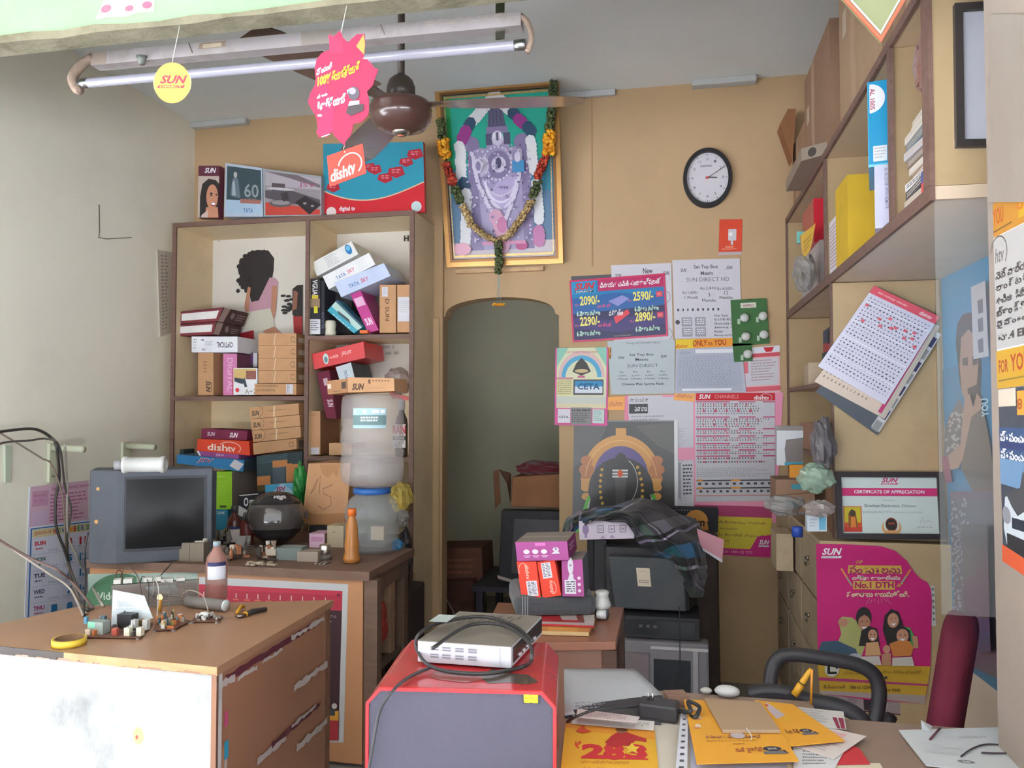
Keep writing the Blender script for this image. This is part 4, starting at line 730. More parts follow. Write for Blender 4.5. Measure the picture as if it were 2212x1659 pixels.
b.mesh([(p.x,p.y,ZT+.02) for p in p4+q4[::-1]]+[(p.x,p.y,zt-(.02 if i<2 else .1)) for i,p in enumerate(p4+q4[::-1])], [(3,2,1,0),(4,5,6,7),(0,1,5,4),(1,2,6,5),(2,3,7,6),(3,0,4,7)], h('3c4048')); b.build('rear_shell', DUSTY, tv)
def vq(p, z): return Vector((p.x, p.y, z))
b = B(); f = Face(b, [vq(B_,zt),vq(C_,zt),vq(C_,ZT+.002),vq(B_,ZT+.002)]); f.box(.075,.075,.93,.87,-.003,.004,h('33363c')); b.build('screen_bezel', DUSTY, tv)
b = B(); f = Face(b, [vq(B_,zt),vq(C_,zt),vq(C_,ZT+.002),vq(B_,ZT+.002)]); n = 8
vs = [f.p(.095+.815*i/n, .1+.74*j/n, .0042+.006*math.sin(math.pi*i/n)*math.sin(math.pi*j/n)) for j in range(n+1) for i in range(n+1)]
b.mesh(vs, [(j*(n+1)+i,(j+1)*(n+1)+i,(j+1)*(n+1)+i+1,j*(n+1)+i+1) for j in range(n) for i in range(n)], h('0c0b0c'), None, True); b.build('screen', M('dark_screen', .2, .12, var=0), tv)
b = B(); f = Face(b, [vq(A_,zt),vq(B_,zt),vq(B_,ZT+.002),vq(A_,ZT+.002)]); f.circ(.3,.2,.06,h('c89860')); f.circ(.26,.55,.07,h('c89860')); b.build('brass_screw', METAL, tv)
# rolled bundle on the television
p = onZ(318, 1006, zt+.03); M4 = rotm((p.x, p.y, zt+.034), math.radians(20), 0, math.pi/2)
b = B(); b.lathe([(.03,-.09),(.034,-.085),(.034,-.075),(.03,-.07),(.03,.05),(.034,.055),(.034,.065),(.03,.07),(.027,.07),(.025,-.085)], h('b9b9b6'), 20, M4); b.lathe([(.018,-.12),(.02,-.09),(.012,-.09)], h('8c8c90'), 14, M4); b.build('rolled_bundle', PLAST, label='pale rolled bundle with banded ends lying on the television', cat='roll')
# --- water dispenser and jar
jp = onZ(803, 1190, ZT); J = Matrix.Translation((jp.x, jp.y, 0))
JM = M('jar_plastic', .18, .6, var=0, alpha=.4); JM2 = M('dispenser_plastic', .12, .6, var=0, alpha=.3)
dp = thing('water_dispenser', 'clear round plastic water dispenser with a blue neck on the work table', 'dispenser', (jp.x, jp.y, ZT))
b = B(); b.lathe([(.0,.784),(.11,.782),(.122,.80),(.126,.88),(.117,.9),(.117,.912),(.126,.93),(.124,.965),(.106,1.01),(.078,1.037),(.07,1.045)], h('b4bcbe'), 36, J); b.build('body', JM2, dp)
b = B(); b.lathe([(.07,1.04),(.085,1.042),(.085,1.066),(.07,1.068)], h('2460a8'), 30, J); b.build('neck_ring', PLAST, dp)
b = B(); b.box(jp.x+.02, jp.y-.06, .84, jp.x+.08, jp.y-.02, .9, h('c8b49c')); b.build('inner_tag', PAPER, dp)
wj = thing('water_jar', 'large upturned cloudy water jar with a blue label standing in the dispenser', 'water jar', (jp.x, jp.y, 1.068))
b = B(); b.lathe([(.06,1.045+.024),(.087,1.072),(.12,1.085),(.138,1.105),(.143,1.135),(.143,1.2),(.137,1.21),(.143,1.222),(.143,1.235),(.136,1.245),(.136,1.26),(.143,1.27),(.143,1.315),(.136,1.33),(.136,1.343),(.141,1.355),(.14,1.45),(.134,1.48),(.115,1.493),(0,1.494)], h('bdb6b4'), 40, J); b.build('body', JM, wj)
b = B(); a0 = math.atan2(-jp.y, -jp.x)
def cyl(u, v, r=.1445, w_=1.05): t = a0-w_/2-.1+w_*u; return Vector((jp.x+r*math.cos(t), jp.y+r*math.sin(t), 1.428-.088*v))
class CF(Face):
    def __init__(s, B): s.B=B; s.k=1; s.W=.15; s.H=.088; s.n=Vector((0,-1,0))
    def p(s, u, v, o=None): return cyl(u, v, .1435+.0004*s.k)
f = CF(b); n = 10
for i in range(n): f.rect(i/n,0,(i+1)/n,1,h('a8c8d0')); f.k=1
f.k = 2
for i in range(n): f.rect(i/n,.35,(i+1)/n,.85,h('6c8888')); f.k=2
f.k = 3; f.rect(.05,.08,.35,.25,WHITE); f.rect(.35,.08,.65,.25,WHITE); f.rect(.65,.08,.95,.25,WHITE); f.rows(.25,.42,.75,.72,2,h('e0e8e8'),.03,.08,.02,.6,ragged=False); b.build('jar_label', LABELM, wj)
# carton on top of the jar
carton('flat_carton','flat brown SUN carton lying on top of the upturned water jar','box',[(750,815),(851,817),(852,845),(751,848)],3.25,.17,KB,lambda f:(f.T('SUN',.1,.4,.36,.85,h('4a3428'),.04,.3),f.rect(.45,.12,.5,.42,h('6c4c38')),f.rows(.54,.15,.95,.4,1,h('7c5c44'),.03,.04,.03,seed=3),f.rows(.45,.7,.8,.8,1,h('9a7858'))))
carton('flat_carton','darker flat carton with a barcode square beside the SUN carton on the jar','box',[(706,823),(749,818),(750,848),(708,852)],3.27,.15,h('a0744e'),lambda f:(f.rect(.72,.2,.95,.7,h('4c3c34')),f.rect(.02,.25,.2,.6,h('c8b8a8')),f.rect(.3,.8,.7,.86,h('7c5c44'))))
# --- helmet
hp = onZ(596, 1183, ZT); hr_ = Vector((hp.x, hp.y, 0)).normalized(); hc = Vector((hp.x+hr_.x*.1, hp.y+hr_.y*.1, ZT+.1255))
hm = thing('helmet', 'black full face motorcycle helmet with a white script logo on the work table', 'helmet', (hc.x, hc.y, ZT))
va = math.atan2(-hc.x, -hc.y)                                  # towards camera
HM = Matrix.Translation(hc) @ Matrix.Rotation(math.radians(25), 4, 'Z') @ Matrix.Rotation(math.radians(-5), 4, 'X')
def hel(th, ph, k=1):
    s_ = math.sin(th)**.8 if math.sin(th) > 0 else 0; low = max(0, math.cos(math.pi-th)); fr = max(0, math.cos(ph))
    return Vector((.135*k*s_*math.sin(ph)*(1-.18*low), -.145*k*s_*math.cos(ph)*(1+.05*low*fr), .125*k*math.cos(th)))
def hpatch(b, t0, t1, p0, p1, k, col, n=14, m=22):
    vs = [hel(math.radians(t0+(t1-t0)*i/n), math.radians(p0+(p1-p0)*j/m), k) for i in range(n+1) for j in range(m+1)]
    b.mesh(vs, [(i*(m+1)+j,(i+1)*(m+1)+j,(i+1)*(m+1)+j+1,i*(m+1)+j+1) for i in range(n) for j in range(m)], col, None, True, HM)
b = B(); hpatch(b, 0, 180, -180, 180, 1, h('272325'), 20, 36); b.build('shell', SHINY, hm)
b = B(); hpatch(b, 60, 113, -74, 74, 1.035, h('4c4643'), 10, 24); b.build('visor', M('visor', .08, .8, var=0, coat=.5), hm)
for a0_, a1_, p_, c_, nm in ((54,59,80,'141214','visor_rim'),(114,119,80,'141214','visor_rim'),(130,138,22,'0f0e0f','chin_vent')): b = B(); hpatch(b, a0_, a1_, -p_, p_, 1.038, h(c_), 2, 24); b.build(nm, PLAST, hm)
for s_ in (-1, 1): b = B(); p_ = hel(math.radians(85), math.radians(82*s_), 1.03); b.lathe([(.02,0),(.02,.008),(.012,.012),(0,.012)], h('4c4648'), 14, HM @ Matrix.Translation(p_) @ Matrix.Rotation(s_*math.pi/2, 4, 'Y')); b.build('pivot', PLAST, hm)
b = B(); vs, fs = text_mesh('vega', .02, .4)
b.mesh([hel(math.radians(34+14*v), math.radians(-4+34*u), 1.02) for u, v in vs], fs, h('d8d4d4'), None, False, HM); b.build('logo', PAPER, hm)
# --- small clutter on the table
def sm(name, label, cat, cx, by, w_, hh, dep, col, mat=DUSTY, rz=0, z=ZT, extra=None, group=None, bev=.003):
    p = onZ(cx, by, z); s = (onZ(cx+w_, by, z)-p).length; zh = hh/w_*s
    b = B(); M4 = rotm((p.x, p.y, z), rz+.0); b.box(-s/2, 0, .001, s/2, dep, zh, col, None, M4)
    f = Face(b, [M4 @ Vector(v) for v in ((-s/2,0,zh),(s/2,0,zh),(s/2,0,0),(-s/2,0,0))])
    t = Face(b, [M4 @ Vector(v) for v in ((-s/2,dep,zh),(s/2,dep,zh),(s/2,0,zh),(-s/2,0,zh))])
    if extra: extra(b, f, t, M4, s, zh)
    return b.build(name, mat, label=label, cat=cat, group=group, bevel=0)
def ex(b, f, t, M4, s, zh):
    f.rect(.55,0,.57,1,h('4c443c')); rr = random.Random(5)
    for k in range(9): b.box(rr.uniform(-s/2,s/3), rr.uniform(0,.08), zh, rr.uniform(-s/3,s/2), rr.uniform(.02,.1), zh+rr.uniform(.004,.014), rr.choice([h('b8b0a4'),h('8c8478'),h('6c645c')]), None, M4)
sm('junction_box','dusty tan metal box with scraps on it at the front of the work table','box',405,1213,72,40,.11,h('7c7060'),DUSTY,.1,extra=ex)
def ex(b, f, t, M4, s, zh): t.rect(.1,.1,.9,.9,h('8c9490'))
sm('grey_block','grey green dusty plastic case in front of the helmet','case',624,1211,56,27,.08,h('6f7a78'),DUSTY,.12,extra=ex)
sm('beige_block','beige dusty adapter block beside the grey green case','adapter',664,1214,46,22,.07,h('9a8c7e'),DUSTY,.1)
sm('adapter_stand','beige box standing behind the orange bottle under the big carton','box',724,1183,38,47,.1,h('b8a88c'),DUSTY,0,extra=lambda b,f,t,M4,s,zh:f.circ(.4,.3,.05,h('a86c4c')))
p = onZ(702, 1208, ZT); b = B(); b.lathe([(.03,.001),(.03,.02),(.02,.024)], h('6c645c'), 16, Matrix.Translation((p.x,p.y,ZT))); b.lathe([(.022,.024),(.024,.03),(.024,.06),(.02,.064),(0,.064)], h('c8c4bc'), 18, Matrix.Translation((p.x,p.y,ZT)), METAL); b.build('metal_can', DUSTY, label='small silvery metal motor can beside the beige adapter block', cat='motor')
p = onZ(698, 1216, ZT); b = B(); 
for k in range(3): b.box(p.x-.02+.018*k, p.y-.04, ZT+.001, p.x-.01+.018*k, p.y+.02, ZT+.006, h('c8c4bc'))
b.build('metal_bracket', METAL, label='small white metal bracket lying in front of the motor can', cat='bracket')
def junk(name, label, cat, cx, by, cols, seed, r=.05, n=14, hmax=.05, mat=DUSTY):
    p = onZ(cx, by, ZT); rr = random.Random(seed); b = B()
    for k in range(n):
        a = rr.uniform(0, 6.28); d = r*rr.random(); M4 = rotm((p.x+d*math.cos(a), p.y+d*math.sin(a)*.7, ZT+.001+rr.uniform(0,hmax*.5)), rr.uniform(0,3), rr.uniform(-.3,.3)*0)
        if rr.random() < .45: b.lathe([(rr.uniform(.004,.012),0),(rr.uniform(.006,.014),rr.uniform(.01,hmax)),(0,rr.uniform(.01,hmax))], rr.choice(cols), 10, M4)
        else: b.box(-rr.uniform(.005,.03),-.008,0,rr.uniform(.005,.03),.01,rr.uniform(.006,hmax*.7), rr.choice(cols), None, M4)
    return b.build(name, mat, label=label, cat=cat)
JC = [h('6c5c50'),h('8c7c6c'),h('4c423c'),h('b4a898'),h('a86c4c'),h('9c9890')]
junk('motor_part','heap of dusty motor parts with a coppery coil left of the helmet','part',504,1208,JC,3,.06,22,.055)
junk('motor_part','dusty cross shaped clutch part lying in front of the helmet','part',574,1208,JC+[h('c8c0b4')],9,.05,20,.06)
junk('wire_scrap','pale wire and solder scraps spread at the front edge of the table','scrap',560,1221,[h('c8b8a4'),h('a89884')],14,.07,16,.008)
junk('dark_knob_heap','small dark knobs and clips behind the meter box','knobs',487,1180,[h('2c2a2c'),h('4c4644'),h('8c8478')],21,.045,16,.07)
junk('light_socket','steel light socket cluster behind the orange cap','socket',528,1188,[h('8c8884'),h('b8b4ac'),h('5c5450')],23,.03,12,.06)
p = onZ(546, 1212, ZT); b = B()
for k in range(4): b.tube(smooth_path([(p.x-.1,p.y,ZT+.004),(p.x-.03,p.y+.03,ZT+.03+.01*k),(p.x+.05,p.y-.01,ZT+.02),(p.x+.1,p.y+.02*k,ZT+.004)]), .0016, h('4c443c'), 5)
b.build('loose_wire', PLAST, label='thin loose wires looping over the motor parts', cat='wire')
def bottle(name, label, px, py, w_, ytop, prof, z, col, mat, cap, lab_=None, n=24):
    p = onZ(px, py, z); s = (onZ(px+w_, py, z)-p).length/2; dz = (p-CAM).dot(_R @ Vector((0,0,-1))); H = (py-ytop)/F*dz
    M4 = Matrix.Translation((p.x, p.y+s, z)); t = thing(name, label, 'bottle', (p.x, p.y+s, z))
    b = B(); b.lathe([(r*s, .001+zz*H) for r, zz in prof], col, n, M4); b.build('body', mat, t)
    b = B(); b.lathe([(cap[0]*s, cap[1]*H), (cap[0]*s, cap[2]*H), (cap[0]*s*.9, cap[2]*H+.003), (0, cap[2]*H+.003)], cap[3], 16, M4); b.build('cap', PLAST, t)
    if lab_:
        v0, v1, cc = lab_; b = B(); a0 = math.atan2(-(p.y+s), -p.x); 
        for i in range(10):
            t0, t1 = a0-.9+1.8*i/10, a0-.9+1.8*(i+1)/10; r = s*1.01
            for (va_, vb_, c_) in ((v0, v1, cc), (v1-.07, v1, h('2c2c5c'))):
                r += .0006; b.f([(p.x+r*math.cos(t0), p.y+s+r*math.sin(t0), z+vb_*H),(p.x+r*math.cos(t0), p.y+s+r*math.sin(t0), z+va_*H),(p.x+r*math.cos(t1), p.y+s+r*math.sin(t1), z+va_*H),(p.x+r*math.cos(t1), p.y+s+r*math.sin(t1), z+vb_*H)], c_)
        b.build('label', LABELM, t)
    return t
bottle('juice_bottle','orange honey filled bottle with an orange cap beside the dispenser',752,1219,38,1103,[(.75,0),(.98,.02),(1,.1),(.8,.2),(.85,.35),(.72,.5),(.72,.62),(.6,.75),(.35,.88),(.32,.9)],ZT,h('c07c38'),M('honey_plastic',.12,.6,var=.05,alpha=.82),(.5,.88,1.0,h('d8681c')))
bottle('syrup_bottle','brown glass bottle with a white label standing behind the motor parts',497,1180,31,1096,[(.95,0),(1,.03),(1,.55),(.85,.68),(.35,.8),(.33,.88)],ZT,h('5c2c24'),M('brown_glass',.1,.6,var=0,alpha=.88),(.45,.86,1.0,h('4c4a4c')),(.1,.5,h('c8c0bc')))
b = B(); p = onZ(520,1181,ZT); b.lathe([(.03,0.001),(.032,.01),(.032,.1),(.02,.12)], h('6c2420'), 18, Matrix.Translation((p.x,p.y+.05,ZT))); b.build('maroon_jar', PLAST, label='dark maroon jar tucked between the brown bottle and helmet', cat='jar')
# right end of the table: blue cloth, hanging wires on the cabinet edge
bag('blue_rag','small bright blue plastic scrap at the right rear corner of the table',858,1178,22,26,3.46,h('2478a8'),4,PLAST,.02)
bag('clutter_bag','dark bag of wires hanging at the cabinet edge behind the table',874,1200,30,110,3.8,h('2c2a30'),8,PLAST,.05)
bag('grey_bag','grey crumpled plastic hanging above the dark bag of wires',870,1120,26,40,3.78,h('8c8680'),18,PLAST,.03)
b = B()
for k, (x, y) in enumerate(((884,1168),(888,1205),(892,1248))):
    p = onY(x, y, 3.895); b.tube([p+Vector((.012*math.cos(t), 0, .03*math.sin(t))) for t in [i*.5 for i in range(-6, 7)]], .0013, h('6c5c50'), 5)
b.build('hook_wire', METAL, label='bent thin wires curling from the cabinet right edge', cat='wire')
# ================================================================ LEFT WALL ITEMS, FRONT DESK
XW = XL+.003
def o(f):
    f.rect(.02,.0,.98,.235,h('d3b0c4')); f.rect(.05,.03,.3,.12,h('c494b0')); f.rows(.08,.05,.27,.11,2,h('b87c9c'),seed=1)
    f.T('SRI SRI JANARDHAN',.35,.02,.98,.045,h('a84c7c')); f.rows(.33,.06,.98,.23,8,h('b46c94'),.04,.12,.02,.4,seed=3); f.rect(.05,.15,.3,.23,h('cdb4d0'))
    f.rect(.04,.245,1,.252,h('2c6cb0')); f.rect(.04,.245,.06,1,h('2c6cb0')); f.rect(.07,.255,1,.3,h('d8cca0')); f.T('நவம்பர்',.1,.262,.36,.292,h('c86c4c'),.02)
    cs=[RED,h('2c8c5c'),h('2c6cb0'),h('8c2c7c'),ORA]
    for i,ch in enumerate('NOVEMBER'): f.T(ch,.39+.066*i,.262,.44+.066*i,.294,cs[i%5],.03)
    f.T('20',.93,.262,.99,.294,h('2c8c5c'),.03)
    D=[('SUN',RED,['','4','11']),('MON',h('2c6c5c'),['','5','12']),('TUE',h('4c3c6c'),['','6','13']),('WED',h('4c4c6c'),['','7','14']),('THU',h('a83c7c'),['1','8','15']),('FRI',h('a83c7c'),['2','9','16']),('SAT',h('4c4c6c'),['3','10','17'])]
    for r,(d,cc,ns) in enumerate(D):
        v=.315+.094*r; f.rect(.07,v+.085,1,v+.087,h('a8b8d0')); f.T(d,.1,v+.01,.27,v+.035,cc,.03); f.rows(.12,v+.05,.26,v+.065,1,cc,.02,.04,seed=r)
        for k,nn in enumerate(ns):
            u=.34+.24*k
            if nn: f.T(nn,u+(.03 if len(nn)==1 else 0),v+.015,u+.12,v+.06,(RED if r==0 else h('2478b0')),.05)
            f.rows(u-.02,v+.065,u+.18,v+.08,2,h('a0a8c0'),seed=r*3+k)
    for k in range(3): f.rect(.3+.24*k,.31,.302+.24*k,1,h('a8b8d0'))
b = B(); f = b.slab(quadX([(62,1052),(192,1037),(190,1400),(48,1425)], XW), .002, h('cfcfe4'))['front']
b2 = B(); f = b2.slab([p+Vector((.004,0,0)) for p in quadX([(62,1052),(192,1037),(190,1400),(48,1425)], XW)], .002, h('dcdeee'))['front']; o(f)
b2.build('november_calendar', PAPER, label='large lilac November wall calendar with blue day numbers on the left wall', cat='calendar')
GW = h('c4c8ae'); BRM = M('painted_bracket', .5, .4, var=.05)
def bracket(label, px, py0, py1, w_, arm, dz=0):
    p = onX(px, py0, XL); z1 = onX(px, py1, XL).z; b = B(); t = thing('wall_bracket', label, 'bracket', (XL, p.y, z1))
    b.box(XL+.001, p.y-w_, z1, XL+.018, p.y+w_, p.z, GW); b.build('plate', BRM, t, bevel=.003)
    b = B(); b.tube([(XL+.01, p.y, p.z-.02), (XL+arm, p.y-.02, p.z-.025)], .016, GW, 12); b.build('arm', BRM, t)
    b = B(); b.lathe([(.006,0),(.006,.006),(0,.008)], h('8c8c80'), 8, rotm((XL+.018, p.y, z1+.03), 0, 0, math.pi/2)); b.build('screw', METAL, t)
bracket('cream painted wall bracket carrying the black cables above the calendar', 108, 958, 1042, .02, .2)
bracket('cream painted wall bracket above the rolled bundle on the television', 268, 955, 1018, .03, .2)
b = B(); q = quadX(bb(12,962,24,1042), XL+.012); b.slab(q, .011, h('b9c4b0')); b.build('switch_strip', BRM, label='pale green narrow strip on the left wall beside the first bracket', cat='strip')
b = B(); b.tube([onX(214,442,XL+.004),onX(215,500,XL+.004),onX(213,513,XL+.004),onX(230,516,XL+.004),onX(284,513,XL+.004)], .002, h('6c685c'), 5); b.build('bent_wire', METAL, label='thin bent wire fixed on the bare left wall', cat='wire')
b = B(); q = quadX([(340,540),(374,545),(372,718),(346,728)], XL+.01); f = b.slab(q, .009, h('bdb4a8'))['front']; f.rows(.2,.05,.7,.95,22,h('8c8478'),.1,.2,.1,seed=3)
b.build('peeling_strip', PAPER, label='grimy peeling pale strip on the left wall beside the cabinet', cat='strip')
def cable(name, label, pts, r, col, cat='cable', mat=PLAST, group=None):
    b = B(); b.tube(smooth_path(pts, 8), r, col, 6); return b.build(name, mat, label=label, cat=cat, group=group)
X1 = XL+.1; oX = lambda x, y, X=X1: onX(x, y, X)
cable('black_cable','thick black cable looping over the first bracket and down the calendar',[oX(-40,940),oX(20,930),oX(75,927),oX(110,945),oX(122,965,X1+.1),oX(128,1030),oX(120,1085),oX(122,1140),oX(140,1190),oX(155,1240),onY(165,1290,2.75),onZ(190,1318,ZT+.006)],.007,h('3a3634'))
cable('grey_cable','grey cable arching from the left edge over the first bracket',[oX(-20,965),oX(15,955),oX(60,952),oX(100,948),oX(128,965,X1+.1),oX(140,1050),oX(153,1100),oX(145,1160),oX(150,1220),onY(170,1270,2.8),onZ(200,1314,ZT+.006)],.005,h('55504c'))
cable('white_cable','pale cable running straight down over the calendar to the desk',[oX(140,960,X1+.1),oX(145,1050),oX(146,1150),oX(165,1200),oX(190,1250),onZ(222,1308,ZT+.006)],.005,h('b9b4a8'))
cable('tan_cable','tan cable sagging between bracket and desk edge',[oX(0,935),oX(50,965),oX(90,990),oX(112,1005),oX(135,1075),oX(142,1180),oX(150,1240),onY(170,1290,2.7),onZ(186,1325,ZT+.006)],.004,h('8c7c6c'))
cable('brown_cable','brown twin cable crossing the calendar from the left edge',[onY(-30,1150,2.3),onY(20,1180,2.35),onY(75,1210,2.4),onY(125,1232,2.4),onY(160,1262,2.45),onZ(200,1312,ZT+.006)],.005,h('6c5450'))
cable('cream_cable','cream cable crossing below the brown twin cable',[onY(-30,1145,2.4),onY(40,1195,2.42),onY(100,1235,2.45),onY(150,1270,2.45),onZ(180,1330,ZT+.006)],.004,h('a89c90'))
cable('dark_lead','dark lead hanging beside the television down to the desk',[onY(190,1150,2.78),onY(182,1200,2.75),onY(185,1250,2.7),onZ(180,1330,ZT+.006)],.004,h('2c2a30'))
# --- front desk
dx0, dx1, dy0, dy1 = -1.87, -1.125, 1.835, 2.475
dk = thing('front_desk', 'low counter desk with brown laminate top and weathered white front board', 'desk', ((dx0+dx1)/2, 2.12, 0))
LAMB = M('desk_laminate', .33, .45, var=.06, vscale=5, dirt=.3, dirtcol=h('7c6450'), dscale=4)
c0 = onZ(470, 1441, ZT); c1 = onZ(720, 1296, ZT); e0 = onZ(0, 1396, ZT); e1 = onZ(190, 1308, ZT)
dd = (c0-e0).normalized(); c_l = e0-dd*.25
tp = [c_l, c0, c1, e1+(e1-c1).normalized()*.02]
b = B(); lo = [Vector((p.x,p.y,ZT-.022)) for p in tp]; hi = [Vector((p.x,p.y,ZT)) for p in tp]
b.mesh(lo+hi, [(3,2,1,0),(4,5,6,7),(0,1,5,4),(1,2,6,5),(2,3,7,6),(3,0,4,7)], h('a17a5e')); b.build('desk_top', LAMB, dk)
nn = Vector((dd.y, -dd.x, 0)); b = B(); rnd = random.Random(5); n = 40
P = [c_l+(c0-c_l)*i/n for i in range(n+1)]
for i in range(n):
    dark = (P[i]-e0).dot(dd) < .2; cc = h('4c4440') if dark else h('c09468')
    a, a2 = rnd.uniform(.002,.006), rnd.uniform(.002,.006); w0 = .017+rnd.uniform(-.003,.006)
    b.hexa([P[i]+nn*.003+Vector((0,0,.0005)),P[i+1]+nn*.003+Vector((0,0,.0005)),P[i+1]+nn*.003+Vector((0,0,-w0)),P[i]+nn*.003+Vector((0,0,-w0))],[P[i]+Vector((0,0,.0005)),P[i+1]+Vector((0,0,.0005)),P[i+1]+Vector((0,0,-w0)),P[i]+Vector((0,0,-w0))], cc)
b.build('front_edging', WOOD, dk, label='worn pale wood edging, dark at the left')
WPM = M('weathered_white', .6, .3, var=.05, vscale=3, dirt=.75, dirtcol=h('505254'), dscale=4.5, bump=.2, bscale=8, stretch=(1,1,.7))
ins = -nn*.012; pf0, pf1 = c_l+ins, c0+ins-dd*.004
b = B(); f = b.slab([vq(pf0,ZT-.023),vq(pf1,ZT-.023),vq(pf1,.01),vq(pf0,.01)], .014, h('b9b9b6'))['front']
f.EPS = .0003; f.ell(.745,.235,.018,.03,h('d8b480'),10); f.ell(.74,.24,.005,.008,h('c85c50'),7)
b.build('front_board', WPM, dk)
SIDE = h('9a6f55'); sd = (c1-c0).normalized(); sn = Vector((sd.y,-sd.x,0)); s0 = c0+sd*.006-sn*.006; s1 = c1-sd*.03-sn*.006
q = [vq(s0,ZT-.022),vq(s1,ZT-.022),vq(s1,.01),vq(s0,.01)]
b = B(); f = b.slab(q, .014, SIDE)['front']; f.EPS = .0004
TW = h('b8b0ac'); MR = h('5c2434')
rr = random.Random(8)
def ragged(u0, u1, v0, v1, col, n=16, j=.004):
    up = [(u0+(u1-u0)*i/n, v0+rr.uniform(-j,j)) for i in range(n+1)]; dn = [(u0+(u1-u0)*i/n, v1+rr.uniform(-j,j)) for i in range(n+1)]
    f.poly(up[::-1]+dn, col)
ragged(.06,.9,.02,.045,MR); ragged(.0,.13,.03,.055,TW,8,.006); ragged(.15,.3,.05,.066,TW,8,.006); ragged(.34,.52,.047,.06,TW,10,.006); ragged(.6,.95,.022,.038,TW,12,.006); 
f.rect(0,0,.03,1,h('6c4c40')); f.rect(.035,.25,.075,1,h('a87c5c')); f.rect(.05,.14,.075,.19,h('c04c7c')); f.rect(.05,.24,.08,.3,h('2c98b8')); f.rect(.05,.3,.07,.5,TW); f.rect(.05,.5,.075,.56,h('2c98b8'))
ragged(.3,.55,.39,.415,TW,12,.006); ragged(.42,.9,.375,.395,MR,14,.005); ragged(.6,.85,.37,.385,TW,12,.006); ragged(.62,.98,.22,.245,TW,14,.008); ragged(.65,.98,.47,.5,TW,14,.008)
b.build('side_board', LAMB, dk)
b = B(); b.box(c1.x-.02, c1.y-.05, 0, c1.x-.004, c1.y-.012, ZT-.024, h('7c5844')); b.build('leg', WOOD, dk); b = B(); b.box(e0.x, e1.y-.1, 0, e0.x+.03, e1.y-.06, ZT-.024, h('7c5844')); b.build('leg', WOOD, dk)
# floor mat seen between desk and table
b = B(); b.box(-1.6, 2.65, .0, -1.0, 2.93, .006, h('b9ac98')); b.build('floor_mat', CLOTH, label='pale mat on the floor between desk and work table', cat='mat')
# --- things on the desk
def onD(px, py): return onZ(px, py, ZT)
p = onD(131, 1400); tr_ = thing('tape_roll', 'yellow ring of insulation tape near the desk front edge', 'tape', p)
M4 = Matrix.Translation((p.x, p.y+.03, ZT)); b = B(); b.lathe([(.036,.0015),(.043,.001),(.043,.019),(.036,.0185),(.036,.0015)], h('d8b838'), 32, M4); b.build('tape', PLAST, tr_)
b = B(); b.lathe([(.034,.001),(.036,.001),(.036,.02),(.034,.0198),(.034,.001)], h('7c5c44'), 32, M4); b.build('core', CARD, tr_)
# pliers
p = onD(538, 1330); pl_ = thing('pliers', 'small pliers with black and yellow handles at the middle of the desk', 'pliers', p)
b = B(); b.tube([onD(530,1333)+Vector((0,0,.008)),onD(545,1328)+Vector((0,0,.01)),onD(575,1322)+Vector((0,0,.009))], [.006,.009,.007], h('2c2826'), 10); b.build('handle', PLAST, pl_, label='black handle'); 
b = B(); b.tube([onD(529,1333)+Vector((0,0,.008)),onD(532,1332)+Vector((0,0,.008))], .0085, h('d8a01c'), 10); b.tube([onD(512,1328)+Vector((0,0,.006)),onD(520,1318)+Vector((0,0,.012)),onD(527,1316)+Vector((0,0,.008))], .0055, h('c8901c'), 8); b.build('handle', PLAST, pl_, label='yellow handle')
b = B(); b.tube([onD(531,1333)+Vector((0,0,.007)),onD(516,1336)+Vector((0,0,.006)),onD(508,1335)+Vector((0,0,.006))], [.006,.007,.002], h('8c8078'), 8); b.build('jaw', METAL, pl_)
# grey roll
b = B(); a_, b_ = onD(405,1312)+Vector((0,0,.02)), onD(486,1322)+Vector((0,0,.02)); b.tube([a_,b_], .018, h('7c7672'), 16); b.tube([b_, b_+(b_-a_).normalized()*.006], .0175, h('c9d0d4'), 16); b.build('grey_roll', DUSTY, label='grey rolled tube lying behind the small circuit board', cat='tube')
bottle('spirit_bottle','pinkish clear bottle with a white label standing on the front desk',454,1300,46,1176,[(.9,0),(1,.02),(1,.62),(.9,.74),(.4,.88),(.34,.93)],ZT,h('a8786c'),M('pink_plastic',.12,.6,var=0,alpha=.62),(.36,.93,1.0,h('8c98a0')),(.38,.68,h('cfd0d8')))
